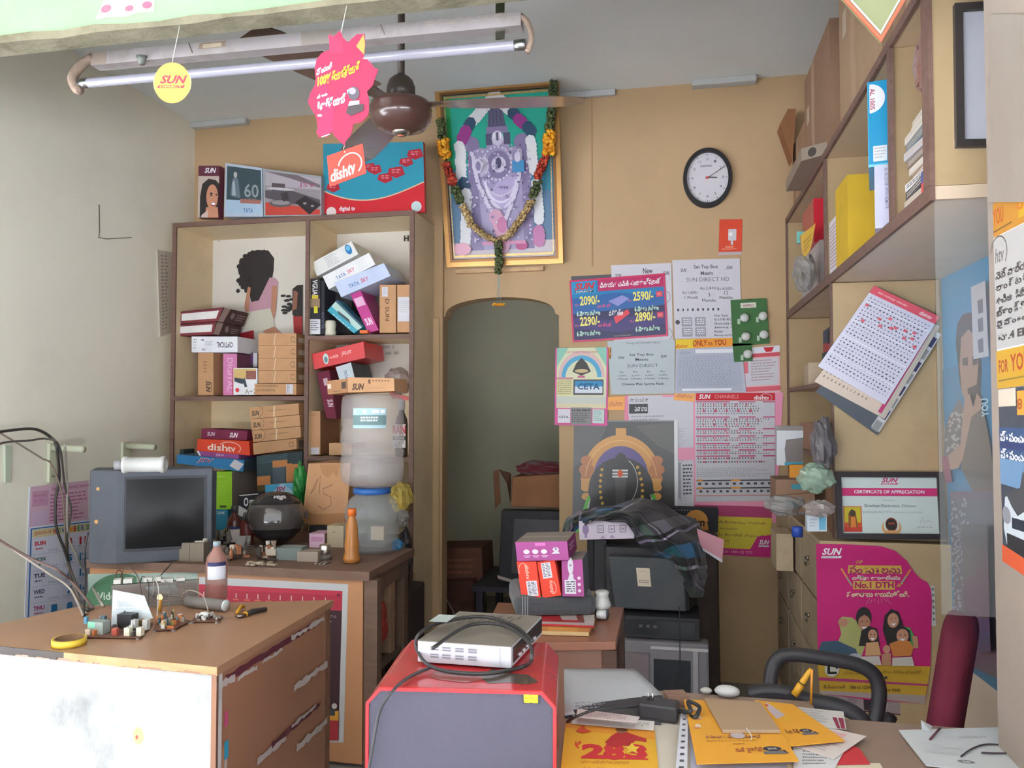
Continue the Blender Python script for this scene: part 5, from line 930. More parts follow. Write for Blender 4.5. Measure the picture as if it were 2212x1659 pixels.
# circuit boards
PCB = M('circuit_board', .5, .4, var=.15, vscale=40)
def pcb(name, label, corners, seed, n=60, col=h('6c4638'), tall=.03, cols=None, cat='circuit board'):
    P = [onD(*c_) for c_ in corners]; t = thing(name, label, cat, P[0]); b = B()
    lo = [vq(p, ZT+.004) for p in P]; hi = [vq(p, ZT+.007) for p in P]
    b.mesh(lo+hi, [(3,2,1,0),(4,5,6,7),(0,1,5,4),(1,2,6,5),(2,3,7,6),(3,0,4,7)], col)
    for p in P: b.box(p.x*.0+p.x-.004+(P[0].x+P[2].x-2*p.x)*.04, p.y-.004+(P[0].y+P[2].y-2*p.y)*.04, ZT, p.x+.004+(P[0].x+P[2].x-2*p.x)*.04, p.y+.004+(P[0].y+P[2].y-2*p.y)*.04, ZT+.004, h('8c8c8c'))
    b.build('board', PCB, t); rr = random.Random(seed); f = Face(None, [hi[3],hi[2],hi[1],hi[0]]) if False else None
    cols = cols or [h('2a2624'),h('3c3430'),h('c8b49c'),h('b86c3c'),h('c9c9c4'),h('5c7c8c'),h('8c8478'),h('a89c54')]
    for k in range(n):
        u, v = rr.uniform(.05,.95), rr.uniform(.06,.94); q = (P[0]*(1-u)+P[1]*u)*(1-v)+(P[3]*(1-u)+P[2]*u)*v; b = B(); M4 = rotm((q.x,q.y,ZT+.007), rr.choice([0,0,1.57,.3])); cc = rr.choice(cols); hh = rr.uniform(.3,1)*tall
        if rr.random() < .5: r = rr.uniform(.002,.005); b.lathe([(r,0),(r,hh),(r*.8,hh+.001),(0,hh+.001)], cc, 8, M4); b.build('capacitor', PLAST, t)
        else: s1_, s2_ = rr.uniform(.003,.011), rr.uniform(.002,.006); b.box(-s1_,-s2_,0,s1_,s2_,hh*.7, cc, None, M4); b.build('chip', PLAST, t)
    return t
t1 = pcb('power_board','large brown circuit board with a tall white heat plate on the front desk',[(172,1380),(302,1382),(330,1350),(215,1345)],4,26)
zb = ZT+.007
def onb(px, py): return onZ(px, py, zb)
q = [onb(240,1352), onb(330,1350)]; pz = (onb(243,1352)); hgt = .105
b = B(); dirx = (q[1]-q[0]); f = b.slab([q[0]+Vector((0.004,0,hgt)), q[1]+Vector((-.03,0,hgt*.8)), q[1]+Vector((0,0,.02)), q[0]+Vector((0,0,.0))], .002, h('bcc6ca'))['front']
f.poly([(.0,.0),(.62,.02),(1,.42),(.7,.8),(.35,.8),(.1,1),(.0,1)],h('c3ccd0'))
for i in range(9): f.rect(.15+.055*i,.28,.175+.055*i,.48,h('a4aeb2'))
f.rect(.1,.53,.65,.55,h('a4aeb2')); f.rect(.32,.6,.37,.7,h('4c4c4c')); b.build('heat_plate', PLAST, t1, label='white metal heat plate')
def blk(px, py, w_, dep, hh, col, name, mat=PLAST, par=t1, label=None, rz=0):
    p = onb(px, py); s = (onb(px+w_, py)-p).length/2; b = B(); b.box(-s,0,0,s,dep,hh,col,None,rotm((p.x,p.y,zb),rz)); return b.build(name, mat, par, label=label)
k_ = blk(205,1370,38,.03,.034,h('8c9690'),'tuner_can',PLAST,label='silver can with a mint sticker')
pq = onb(205,1370); f = (lambda b:(b, Face(b,[Vector((pq.x-.024,pq.y-.0005,zb+.034)),Vector((pq.x+.0,pq.y-.0005,zb+.034)),Vector((pq.x+.0,pq.y-.0005,zb+.018)),Vector((pq.x-.024,pq.y-.0005,zb+.018))])))(B()); f[1].rect(0,0,1,1,h('7cc0a0')); f[0].build('sticker', PAPER, t1)
for (x, w_) in ((273,13),(299,12)): blk(x,1374,w_,.015,.022,h('cfccb9'),'connector')
for (x, w_) in ((287,11),(312,12)): blk(x,1361,w_,.015,.028,h('b9bcb9'),'connector')
blk(268,1358,36,.03,.04,h('232023'),'transformer'); blk(246,1372,12,.012,.018,h('a84c3c'),'coil'); blk(184,1348,7,.008,.02,h('5c9cc0'),'capacitor')
t2 = pcb('middle_board','brown circuit board with wires in the middle of the electronics on the desk',[(330,1366),(375,1364),(412,1345),(345,1335)],12,30)
t3 = pcb('small_board','small circuit board with white paste near the grey tube',[(412,1347),(470,1346),(482,1336),(428,1328)],19,18,tall=.015,cols=[h('cfccc8'),h('a8a49c'),h('5c5048'),h('8c8478')])
p = onD(444,1338); b = B(); b.blob((p.x,p.y,ZT+.014), .018, h('d0d0d0'), (1.2,.8,.5), 3, .2, 8); b.build('paste_blob', PLAST, t3)
# chassis board behind
P0, P1 = onD(240,1318), onD(428,1304); 
ch = thing('receiver_chassis','open receiver chassis with white connectors at the back of the front desk','circuit board', P0)
hz = .078; b = B(); F_c = b.slab([vq(P0,ZT+hz),vq(P1,ZT+hz),vq(P1,ZT+.001),vq(P0,ZT+.001)], .02, h('6f6a64'))['front']
F_c.rect(.02,.1,.98,.9,h('6c625c')); F_c.rows(.5,.3,.95,.85,6,h('8c7c74'),.02,.05,seed=2); b.build('frame', DUSTY, ch)
for u, w_ in ((.02,.08),(.13,.1),(.36,.1),(.5,.06),(.56,.08),(.64,.06),(.74,.1)):
    b = B(); F2 = Face(b, F_c.q); F2.box(u,-.22+.1*(u>.5),u+w_,-.05+.12*(u>.5),-.03,.0,h('c3c3bd')); F2.box(u+.005,-.1,u+w_-.005,.0,-.02,-.012,h('7c8478')); b.build('connector', PLAST, ch)
b = B(); F2 = Face(b, F_c.q); F2.poly([(.38,.15),(.72,.12),(.82,.7),(.5,.75)],h('9aa0a0')); b.build('vent_plate', PLAST, ch)
for k, (a_, m_, z_) in enumerate((((245,1310),(262,1290),.1),((300,1300),(320,1320),.09),((345,1300),(365,1325),.08),((390,1310),(450,1330),.06),((330,1310),(338,1350),.1),((250,1300),(310,1330),.12))):
    A0, A1 = onD(*a_), onD(*m_); cable('jumper_wire', ('thin brown','thin dark','thin grey','long pale','thin white','looped dark')[k]+' wire arching over the circuit boards on the desk', [A0+Vector((0,0,.03)), (A0*.7+A1*.3)+Vector((0,0,z_)), (A0*.3+A1*.7)+Vector((.01,0,z_*.9)), A1+Vector((0,0,.012))], .0016, (h('5c3c30'),h('2c2626'),h('6c6866'),h('a89c90'),h('c0bcb8'),h('4c3834'))[k], 'wire')
cable('probe_lead','black lead running from the desk electronics up to the work table',[onD(338,1296)+Vector((0,0,.07)),onY(345,1245,2.6),onY(372,1216,2.85),onZ(378,1210,ZT+.006)],.0022,h('2a2626'),'wire')
p = onD(345,1325); b = B(); b.blob((p.x,p.y,ZT+.05), .009, h('f0a050'), (1,.8,1.1), 2, .1, 10)
NE = bpy.data.materials.new('glint_emission'); NE.use_nodes = True; NE.node_tree.nodes['Principled BSDF'].inputs['Base Color'].default_value = (.9,.5,.2,1); NE.node_tree.nodes['Principled BSDF'].inputs['Emission Color'].default_value = (1,.5,.2,1); NE.node_tree.nodes['Principled BSDF'].inputs['Emission Strength'].default_value = .35  # weak emission stands in for light reflected off an orange part
nb = b.build('orange_glint', NE, label='small glowing orange bulb above the middle circuit board', cat='bulb'); b = B(); b.lathe([(.004,.0),(.006,.02),(.006,.043)], h('c8902c'), 10, Matrix.Translation((p.x,p.y,ZT+.005))); b.build('holder', PLAST, nb)
# ================================================================ CEILING FAN, TUBE LIGHT, HANGING CARDS
fcx = onY(866, 240, 2.66); FX, FY = fcx.x, fcx.y
zmot = onY(866, 245, FY).z; T_ = Matrix.Translation((FX, FY, 0))
BRN = h('4a2c24'); FANM = M('fan_enamel', .22, .55, var=.04, coat=.3, dirt=.1)
fan = thing('ceiling_fan', 'dark brown ceiling fan with a silver cap hanging from the ceiling', 'fan', (FX, FY, zmot))
z0 = onY(866, 293, FY).z; zt_f = onY(866, 168, FY).z; R_m = (onY(930, 250, FY)-onY(866, 250, FY)).length
b = B(); b.lathe([(0,z0+.012),(R_m*.35,z0+.012),(R_m*.8,z0+.03),(R_m*.97,z0+.058),(R_m,z0+.075),(R_m*.98,z0+.09),(R_m*1.0,z0+.095),(R_m*.96,z0+.115),(R_m*.7,z0+.128),(R_m*.46,z0+.132)], BRN, 40, T_)
b.build('motor', FANM, fan)
b = B(); b.lathe([(R_m*.46,z0+.13),(R_m*.46,z0+.175),(R_m*.38,z0+.2),(R_m*.28,zt_f),(.014,zt_f+.012)], h('3c3028'), 28, T_); b.build('canopy', PLAST, fan)
b = B(); b.lathe([(.013,zt_f),(.013,ZC)], h('54463e'), 14, T_); b.lathe([(.05,ZC-.06),(.06,ZC-.001)], h('54463e'), 20, T_); b.build('down_rod', PLAST, fan)
b = B(); b.lathe([(0,z0),(.018,z0),(.03,z0+.008),(.034,z0+.018)], h('c8c0b8'), 20, T_, METAL); b.lathe([(0,z0-.001),(.012,z0-.001),(.012,z0+.002)], h('c06c50'), 12, T_); b.build('bottom_cap', PLAST, fan)
zb_ = z0+.108
for a in (8, 128, 248):
    A = math.radians(a); M4 = rotm((FX, FY, zb_), A); b = B(); n = 8
    vs = []; fs = []
    for i in range(n+1):
        x = .16+.5*i/n; w_ = .055+.012*math.sin(math.pi*i/n)+.012*i/n
        if i == n: w_ *= .75
        vs += [(x,-w_,-.010),(x,w_,.010),(x,w_,.013),(x,-w_,-.007)]
    for i in range(n):
        for j in range(4): fs.append((i*4+j,i*4+(j+1)%4,(i+1)*4+(j+1)%4,(i+1)*4+j))
    fs += [(3,2,1,0),(n*4,n*4+1,n*4+2,n*4+3)]
    b.mesh(vs, fs, h('5c483e'), None, False, M4); bl = b.build('blade', FANM, fan)
    b = B(); b.mesh([(.08,-.02,.0),(.2,-.035,-.006),(.2,.035,.006),(.08,.02,.0),(.08,-.02,.005),(.2,-.035,-.001),(.2,.035,.011),(.08,.02,.005)], [(3,2,1,0),(4,5,6,7),(0,1,5,4),(1,2,6,5),(2,3,7,6),(3,0,4,7)], h('4c3c34'), None, False, M4); b.build('blade_iron', FANM, fan)
# tube light
YT = 1.97
L0, L1 = onY(172, 181, YT), onY(1136, 96, YT); td = (L1-L0).normalized()
tl = thing('tube_light', 'long white fluorescent tube light on a grimy batten under the lintel', 'light', (L0+L1)/2)
b = B(); b.tube([L0, L0+td*.02, L1-td*.02, L1], .0135, h('8c8a94'), 18); b.build('tube', M('tube_glass', .12, .6, var=.03, coat=.4), tl)
for p, q_ in ((L0, L0+td*.03), (L1, L1-td*.03)):
    b = B(); b.tube([p, q_], .0142, h('a8a8a8'), 16); b.build('end_cap', METAL, tl)
b = B(); U0, U1 = onY(196, 131, YT+.02), onY(1125, 43, YT+.02); upv = Vector((0,0,1)); 
b.hexa([U0+upv*.024, U1+upv*.024, U1-upv*.014, U0-upv*.014], [U0+upv*.024+Vector((0,.04,0)), U1+upv*.024+Vector((0,.04,0)), U1-upv*.014+Vector((0,.04,0)), U0-upv*.014+Vector((0,.04,0))], h('98908f'))
f = Face(b, [U0+upv*.024, U1+upv*.024, U1-upv*.014, U0-upv*.014]); f.EPS = .0003
f.rect(.275,.1,.34,.55,h('8c7868')); f.rect(.285,.2,.33,.5,h('b4a48c')); f.rect(.0,.0,.04,1,h('8c7c70')); f.rect(.52,.0,.6,1,h('8a8078')); f.line([(.25,0),(.26,.8)],.003,h('4c4038')); f.line([(.7,0),(.71,.8)],.003,h('6c6058')); f.rows(.8,.1,1,.5,3,h('a89c90'),seed=4)
b.build('batten', M('grimy_white', .5, .35, var=.1, vscale=8, dirt=.5, dirtcol=h('6c5c4c'), dscale=14), tl)
HB = h('8c7868')
for k, (P, Q, O_) in enumerate(((L0, U0, (-.02)), (L1, U1, .012))):
    b = B(); b.tube(smooth_path([Q+Vector((0,.01,.015)), Q+td*O_*1.5+Vector((0,0,-.01)), P+td*O_*1.2+Vector((0,0,.02)), P+td*O_*.6+Vector((0,0,-.012)), P+td*.004+Vector((0,-.002,-.02))], 5), .014 if k == 0 else .008, HB, 10); b.build('tube_holder', M('grimy_holder', .7, .2, var=.25, vscale=40, bump=.5, bscale=60), tl)
p = onY(306, 130, YT+.015); b = B(); b.tube([p+Vector((0,0,-.012)), p+Vector((0,0,-.0)), p+Vector((0,0,.01))], [.009,.011,.016], h('6c7068'), 12); b.build('starter', PLAST, tl)
for px in (350, 1080):
    p = onY(px, 60, YT+.03); b = B(); b.box(p.x-.012, YT+.03, p.z-.03, p.x+.012, YT+.034, ZC, h('a09890')); b.build('hanger_strap', METAL, tl)
def cutout(name, label, cat, px, Y, base, ops=None, t=.0015, col=RED, mat=GLOSSY, yaw=0):
    x0, x1, y0, y1 = min(p[0] for p in px), max(p[0] for p in px), min(p[1] for p in px), max(p[1] for p in px)
    q = quadY(bb(x0, y0, x1, y1), Y); b = B(); F_ = Face(b, q)
    uv = [((x-x0)/(x1-x0), (y-y0)/(y1-y0)) for x, y in px]; fr = [F_.p(u, v, 0) for u, v in uv]; bk = [F_.p(u, v, -t) for u, v in uv]
    b.f(fr[::-1] if (fr[1]-fr[0]).cross(fr[2]-fr[1]).dot(F_.n) < 0 else fr, base); b.f(bk, base)
    for i in range(len(fr)): b.f([fr[i], fr[(i+1)%len(fr)], bk[(i+1)%len(fr)], bk[i]], base)
    if ops: ops(F_)
    return b.build(name, mat, label=label, cat=cat)
YH = 1.72
o = lambda f:(f.circ(.5,.5,.485,h('c09244'),36), f.T('SUN',.18,.3,.9,.52,h('b8283c'),.035,.35), f.poly([(.15,.56),(.1,.64),(.8,.64),(.84,.56)],h('b8283c')), f.T('DIRECT',.17,.575,.78,.625,h('e8c848'),.03,.2), f.rect(.3,.74,.72,.765,h('c8a440')))
cutout('round_tag','round yellow hanging card reading SUN in red below the tube light','sign',[(372+41*math.cos(t*.2618),179+41*math.sin(t*.2618)) for t in range(24)],YH,h('d8c890'),o)
FLW = [(735,66),(741,80),(752,92),(760,84),(772,74),(788,73),(789,95),(787,118),(784,128),(793,128),(803,138),(808,146),(817,150),(810,170),(805,185),(793,198),(797,215),(797,240),(795,250),(782,264),(764,268),(762,280),(757,295),(748,303),(745,314),(735,306),(722,293),(717,284),(710,293),(688,297),(686,270),(682,250),(672,235),(665,221),(670,202),(680,185),(682,170),(680,150),(684,128),(695,115),(705,110),(712,108),(713,95),(720,80)]
def o(f):
    G = h('e8a82c'); Q = lambda x, y: ((x-665)/152, (y-66)/248)
    f.poly([(.3,.03),(.5,.1),(.5,.2),(.32,.2)],h('c01c48')); f.poly([Q(786,74),Q(789,95),Q(787,118),Q(770,100)],h('d8803c'))
    f.poly([(.16,.42),(.26,.46),(.38,.7),(.36,.87),(.27,.93),(.12,.9),(.2,.7)],h('a8184a'))
    f.TR('పొందండి',Q(684,164),Q(718,148),.06,WHITE,.03,.1); f.TR('100%',Q(686,188),Q(716,178),.085,G,.05,.1); f.TR('క్యాష్బ్యాక్',Q(717,180),Q(778,156),.1,G,.05,.1)
    f.TR('మీ ఇంట',Q(685,215),Q(708,207),.035,WHITE,.03); f.TR('రిచార్జ్ యాప్',Q(685,241),Q(748,222),.085,WHITE,.05,.1); f.rect(*Q(687,248),*Q(696,252),WHITE); f.poly([Q(750,196),Q(759,190),Q(762,200),Q(752,204)],h('7ca0c0'))
    f.ell(.66,.55,.08,.06,h('4c4650'),18); f.ell(.64,.53,.05,.03,h('8c8690'),12); f.poly([(.57,.68),(.6,.62),(.74,.61),(.74,.67)],h('a8a0a8')); f.poly([(.55,.72),(.58,.66),(.8,.64),(.8,.7),(.62,.745)],h('3a3034'))
    f.line([(.2,.93),(.32,.905)],.002,WHITE)
cutout('flower_tag','big magenta flower shaped hanging card with yellow Telugu lettering','sign',FLW,YH,h('9c1240'),o)
def o(f): f.T('dish',.1,.5,.52,.75,WHITE,.02,.15); f.T('tv',.53,.4,.78,.68,WHITE,.02,.15); f.arc(.58,.42,.36,.25,.003,150,-50,WHITE,18)
b = B(); f = b.slab([onY(x, y, YH-.01) for x, y in ((706,337),(783,310),(791,374),(712,404))], .0015, h('b0301e'))['front']
f.T('dish',.05,.5,.52,.88,WHITE,.02,.1); f.T('tv',.53,.5,.74,.88,WHITE,.02,.2); f.arc(.6,.55,.32,.38,.0028,165,-50,WHITE,20); f.circ(.5,.07,.02,h('d8a89c'))
b.build('dish_tag', GLOSSY, label='red orange square card reading dishtv hanging under the flower card', cat='sign')
for (x0,y0,x1,y1,k) in ((371,60,371,140,'round'),(740,50,737,70,'flower'),(745,312,742,322,'square')):
    b = B(); P_, Q_ = onY(x0,y0,YH+.005), onY(x1,y1,YH+.002)
    if k != 'square': P_.z = LZ+.001; P_.x = Q_.x; P_.y = 1.753; 
    b.tube([P_, Q_], .0012, h('a8a49c'), 5); b.build('hanging_thread', CLOTH, label='thin thread holding the '+k+' hanging card', cat='thread')
# diamond sign top right
q = [onY(x, y, 1.70) for x, y in ((1775,-45),(1930,-165),(2040,-45+0),(1903,92))]
def o(): pass
b = B(); fr = [onY(x, y, 1.70) for x, y in ((1903,92),(1745,-85),(1840,-250),(2010,-95))]; q = [fr[1], fr[2], fr[3], fr[0]]
f = b.slab(q, .006, h('7c825c'))['front']; f.ring(.007, 0, .004, h('c8583c')); f.ring(.004, 0, .003, h('b9b4a8'), .009); b.build('diamond_sign', PLAST, label='tilted pale green board with an orange red rim hanging at the top right', cat='sign')
# ================================================================ RIGHT HAND UNITS
XF = .57; ZU0, ZU1 = 1.925, 2.415
UP = h('ab936e'); YN = 1.92
uu = thing('upper_cabinet', 'long open cream wall cabinet with brown edging high on the right wall', 'cabinet', (.76, 3.1, ZU0))
XRi = XR-.003
panel('bottom_board', XF+.006, YN, ZU0-.03, XRi, 4.292, ZU0, h('cdb8a0'), LAM, uu); panel('top_board', XF+.006, YN, ZU1-.022, XRi, 4.292, ZU1, h('bfa88a'), LAM, uu)
panel('end_panel', XF+.006, YN, ZU0+.001, XRi, YN+.018, ZU1-.023, UP, LAM, uu)
for y in (2.25, 3.2, 4.27): panel('divider', XF+.006, y, ZU0+.001, XRi, y+.016, ZU1-.023, UP, LAM, uu)
panel('edging', XF-.004, YN-.002, ZU0-.032, XF+.006, 4.292, ZU0+.002, EDGE, WOOD, uu); panel('edging', XF-.004, YN-.002, ZU1-.024, XF+.006, 4.292, ZU1+.002, EDGE, WOOD, uu)
for y, w_ in ((YN-.002,.05),(2.24,.03),(3.195,.022),(4.268,.02)): panel('edging', XF-.004, y, ZU0+.003, XF+.006, y+w_, ZU1-.025, EDGE, WOOD, uu)
# mirror frame on the end panel
b = B(); f = b.slab([onY(x,y,YN-.004) for x,y in ((2059,12),(2270,0),(2276,318),(2063,320))], .006, h('b8bac4'))['front']; 
mf = b.build('framed_picture', SHINY, label='black framed pale grey picture on the end of the upper cabinet', cat='picture'); b = B(); f = Face(b, f.q); f.ring(.0165, -.004, .012, h('2c2624')); b.build('frame', PLAST, mf)
def xbox(name, label, cat, x, y, z, dx, dy, dz, col, front=None, leftf=None, mat=CARD, rz=0, group=None, ry=0, fl=False):
    M4 = rotm((x+dx/2, y+dy/2, z), rz, 0, ry)
    if fl: M4 = rotm((x, y, z), rz) @ Matrix.Translation((dx/2, dy/2, 0))
    b = B(); b.box(-dx/2,-dy/2,0,dx/2,dy/2,dz,col,None,M4); g_ = lambda *p: M4 @ Vector(p)
    if front: front(Face(b, [g_(-dx/2,-dy/2,dz),g_(dx/2,-dy/2,dz),g_(dx/2,-dy/2,0),g_(-dx/2,-dy/2,0)]))
    if leftf: leftf(Face(b, [g_(-dx/2,dy/2,dz),g_(-dx/2,-dy/2,dz),g_(-dx/2,-dy/2,0),g_(-dx/2,dy/2,0)]))
    return b.build(name, mat, label=label, cat=cat, group=group)
rr = random.Random(11); z = ZU0+.001; mc = [h('cfc4b8'),h('b4a490'),h('4c4a50'),h('d8d4d0'),h('a88c78'),h('c8bcac'),h('8c7c6c'),h('b8b4b8'),h('6c7c84'),h('d0c8c0')]
for k in range(12):
    t = rr.uniform(.012,.026); xbox('magazine', ('lowest','second','third','fourth','fifth','sixth','seventh','eighth','ninth','tenth','eleventh','topmost')[k]+' paper bundle of the stack at the near end of the upper cabinet', 'paper stack', XF+.02+rr.uniform(0,.02), 1.98+rr.uniform(0,.02), z, .24, .235, t-.001, mc[k%10], None, lambda f,k=k: f.rows(.05,.2,.95,.8,2,rr.choice(mc),.05,.12,seed=k), PAPER, rr.uniform(-.06,.06), 'stacked papers in the upper cabinet'); z += t
xbox('red_blue_packet','small red and blue packet on the front of the stacked papers','packet',XF+.004,1.985,ZU0+.004,.014,.028,.055,h('c83c44'),None,lambda f:f.rect(0,0,1,.5,h('3c4c90')),GLOSSY)
bag('maroon_bundle','brownish maroon cloth bundle on top of the stacked papers',1993,140,34,110,2.08,h('7c5448'),6,CLOTH,.05)
def o(f): f.rect(0,0,.02,1,h('58b4d0')); f.ell(.08,.2,.62,.17,h('d8d8dc'),24,-90,90); f.T('AL 100S',.1,.08,.3,.33,h('a03c50'),.02,0,90); f.rect(.2,.76,.75,.94,h('d0d4d8')); f.rows(.25,.78,.7,.92,4,GRY); f.rect(0,.97,1,1,h('70c4dc'))
pb = onY(1876, 362, 2.36); wB = onY(1928, 300, 2.36).x-pb.x; zt2 = onY(1900, 176, 2.36).z
xbox('blue_box','bright blue box with a white half circle standing in the upper cabinet','box',pb.x,2.36,pb.z,wB,.26,zt2-pb.z,h('1c8cb8'),o,None,GLOSSY,rz=-.23,fl=True)
wB2 = onY(1935, 400, 2.34).x-onY(1887, 400, 2.34).x
xbox('lilac_box','pale lilac box with sideways lettering under the bright blue box','box',onY(1887,400,2.35).x,2.34,ZU0+.001,wB2,.26,pb.z-ZU0-.003,h('b8b8cc'),lambda f:(f.T('SD RECEIVER WITH REMOTE',.45,.05,.6,.7,h('6c6c80'),.01,0,90)),None,CARD,rz=-.23,fl=True)
p = onY(1830, 378, 2.80); xbox('yellow_box','tall yellow box between the lilac box and the white box','box',p.x,2.80,ZU0+.001,.092,.2,p.z-ZU0,h('c8a428'),None,None,CARD)
xbox('speckled_packet','white speckled packet between the yellow and lilac boxes','packet',.665,2.70,ZU0+.001,.05,.06,.13,h('c4c0c0'),lambda f:f.rows(.1,.1,.9,.9,8,GRY),None)
p = onY(1783, 462, 3.02); xbox('red_topped_box','white box with a red top band next to the yellow box','box',XF+.01,3.0,ZU0+.001,.055,.18,p.z-ZU0-.002,h('d0ccd0'),lambda f:(f.rect(0,0,1,.13,h('b82030')),f.line([(.5,.1),(.8,.03)],.003,WHITE)),lambda f:f.rows(.05,.1,.95,.9,12,h('b08c8c'),.04,.12,seed=2))
# far compartment
p = onY(1752, 462, 3.55); xbox('red_carton','bright red box high in the far compartment of the upper cabinet','box',.585,3.55,2.14,.09,.3,.19,h('c42030'),lambda f:(f.circ(.9,.7,.14,h('d8c888'))),lambda f:f.rect(0,0,1,1,h('a84040')),GLOSSY)
xbox('lower_parcel','pale parcel carrying the red box in the far compartment','parcel',.60,3.5,ZU0+.001,.2,.5,.213,h('a8a09c'))
b = B(); f = b.slab([onY(x,y,3.40) for x,y in ((1730,508),(1762,482),(1752,535),(1738,566))], .03, h('c8a040'))['front']; f.rows(.1,.3,.8,.8,3,h('8c6c2c')); b.build('yellow_packet', GLOSSY, label='crumpled yellow packet below the bright red box', cat='packet')
b = B(); f = b.slab([onY(x,y,3.46) for x,y in ((1722,500),(1740,500),(1738,525),(1722,525))], .02, h('6cb0a8'))['front']; b.build('mint_packet', GLOSSY, label='small mint green packet behind the yellow packet', cat='packet')
bag('grey_wrapped_bundle','grey plastic wrapped bundle at the far bottom of the upper cabinet',1738,590,50,80,3.45,h('8c8884'),31,CLEARB,.08)
# boxes piled on top of the upper cabinet
tp_ = [('far',.60,3.85,.33,.38,.36,h('98795e')),('middle',.585,3.15,.34,.6,.50,h('8f7058')),('near',.60,2.45,.33,.6,.62,h('a08468')),('small near',.61,1.95,.3,.42,.5,h('94765c'))]
for k,(w1,x,y,dx,dy,dz,cc) in enumerate(tp_): xbox('storage_carton',w1+' large dusty brown carton piled on top of the upper cabinet','box',x,y,ZU1+.003,dx,dy,dz,cc,lambda f:f.line([(.5,0),(.5,1)],.03,h('b0947a')),lambda f:(f.rect(.3,.0,.42,1,h('a88c74')),f.rect(.1,.3,.2,.45,h('b8a490'))),CARD,group='cartons on the upper cabinet')
b = B(); f = b.slab([onY(x,y,4.12) for x,y in ((1685,268),(1702,235),(1720,235),(1712,345))], .12, h('8a5c3a')); b.v = [v for v in b.v]; 
b.build('orange_brown_box', CARD, label='orange brown box sticking out beyond the far end of the cartons', cat='box')
p = onY(1690, 420, 4.0); b = B()
for k in range(4): b.box(.50+.01*k, 3.75+.04*k, ZU1+.002+.011*k, .90, 3.84+.04*k+.0, ZU1+.011+.011*k, h('8c7c6c'))
b = B(); zz = ZU1+.004
b.hexa([(.50,3.3,zz+.05),(.62,3.2,zz+.05),(.62,3.2,zz),(.50,3.3,zz)],[(.50,3.75,zz+.05),(.62,3.75,zz+.05),(.62,3.75,zz),(.50,3.75,zz)],h('8a7a6a')); f = Face(b,[(.50,3.3,zz+.05),(.62,3.2,zz+.05),(.62,3.2,zz),(.50,3.3,zz)]); f.circ(.3,.5,.12,h('3c342c')); b.build('aluminium_channel', DUSTY, label='dusty grey channel piece overhanging the far end of the upper cabinet', cat='channel')
# --- lower open shelves with the cream end panel
ls = thing('corner_shelf_unit', 'cream open corner shelf unit below the upper cabinet', 'shelf', (.76, 3.7, .96)); YL = 3.10; ZD_ = .945
panel('end_panel', XF+.004, YL, ZD_+.002, XRi, YL+.018, ZU0-.033, h('b39b76'), LAM, ls); panel('far_panel', XF+.004, 4.276, ZD_+.002, XRi, 4.292, ZU0-.033, UP, LAM, ls)
for z in (1.53, 1.24): panel('shelf', XF+.004, YL+.019, z-.016, XRi, 4.275, z, UP, LAM, ls); panel('edging', XF-.004, YL+.019, z-.018, XF+.004, 4.275, z+.001, EDGE, WOOD, ls)
for y in (YL-.001, 4.272): panel('edging', XF-.004, y, ZD_+.002, XF+.004, y+.022, ZU0-.033, EDGE, WOOD, ls)
xr_ = onY(2027, 800, YL-.004).x; panel('corner_strip', xr_-.006, YL-.01, ZD_+.002, xr_+.006, YL-.001, ZU0-.033, h('a08c70'), LAM, ls)
mkb = lambda lab, y, z, dx, dy, dz, cc, x=XF+.02, nm='small_box', m=CARD, lf=None: xbox(nm, lab, 'box', x, y, z+.001, dx, dy, dz, cc, None, lf, m, rr.uniform(-.1,.1), None)
mkb('dark green small box on the top shelf of the corner unit', 3.24, 1.53, .1, .16, .12, h('3c4440')); mkb('dark blue box with a red underside on the top shelf of the corner unit', 3.22, 1.652, .1, .2, .09, h('3c4450'), lf=lambda f:(f.rect(0,.6,1,1,h('9c3c3c')),f.rect(.6,.1,.95,.7,h('28242c'))))
mkb('pale small carton at the far end of the top corner shelf', 3.7, 1.53, .14, .25, .1, h('b8a48c')); mkb('brown cardboard packet on the second corner shelf', 3.3, 1.24, .14, .3, .07, h('a07a60')); mkb('taller brown cardboard packet behind on the second corner shelf', 3.65, 1.24, .14, .3, .12, h('96705a')); mkb('small pink ended packet at the far end of the second corner shelf', 4.1, 1.24, .06, .08, .08, h('d0407c'))
mkb('brown carton standing lower near the cream end panel', 3.16, ZD_+.0, .14, .3, .22, h('8c6850')); mkb('flat brown carton under the second corner shelf', 3.6, ZD_, .2, .35, .13, h('9a7a64'))
bag('grey_cloth_bag','dark grey plastic sack hanging beside the cream end panel',1778,960,50,120,3.05,h('5c5658'),14,PLAST,.05)
bag('green_plastic_bag','pale green crumpled plastic bag above the drawers',1762,1032,80,60,3.02,h('9ab4a0'),16,CLEARB,.05)
bag('silver_packet','crumpled silver plastic packet above the small blue cap',1700,1090,90,50,3.45,h('a8a8a8'),19,CLEARB,.06)
bag('clear_packet','crumpled clear and pink packet in front of the certificate edge',1770,1098,70,36,3.0,h('a89c98'),23,CLEARB,.03)
def o(f): f.rect(0,0,1,.12,h('7c7470')); f.rect(0,.12,1,1,h('b9bcc0')); f.poly([(.35,.35),(1,.3),(1,1),(.35,1),(.3,.6)],h('6c6460')); f.rect(.3,.92,1,1,h('2c88a0'))
carton('grey_device','grey and white hand unit hanging at the front of the corner shelves','device',bb(1678,920,1735,1005),3.38,.05,h('a8acb0'),o,mat=PLAST)
carton('orange_packet','small orange packet below the grey hand unit','packet',bb(1706,1004,1735,1032),3.36,.03,h('c8842c'))
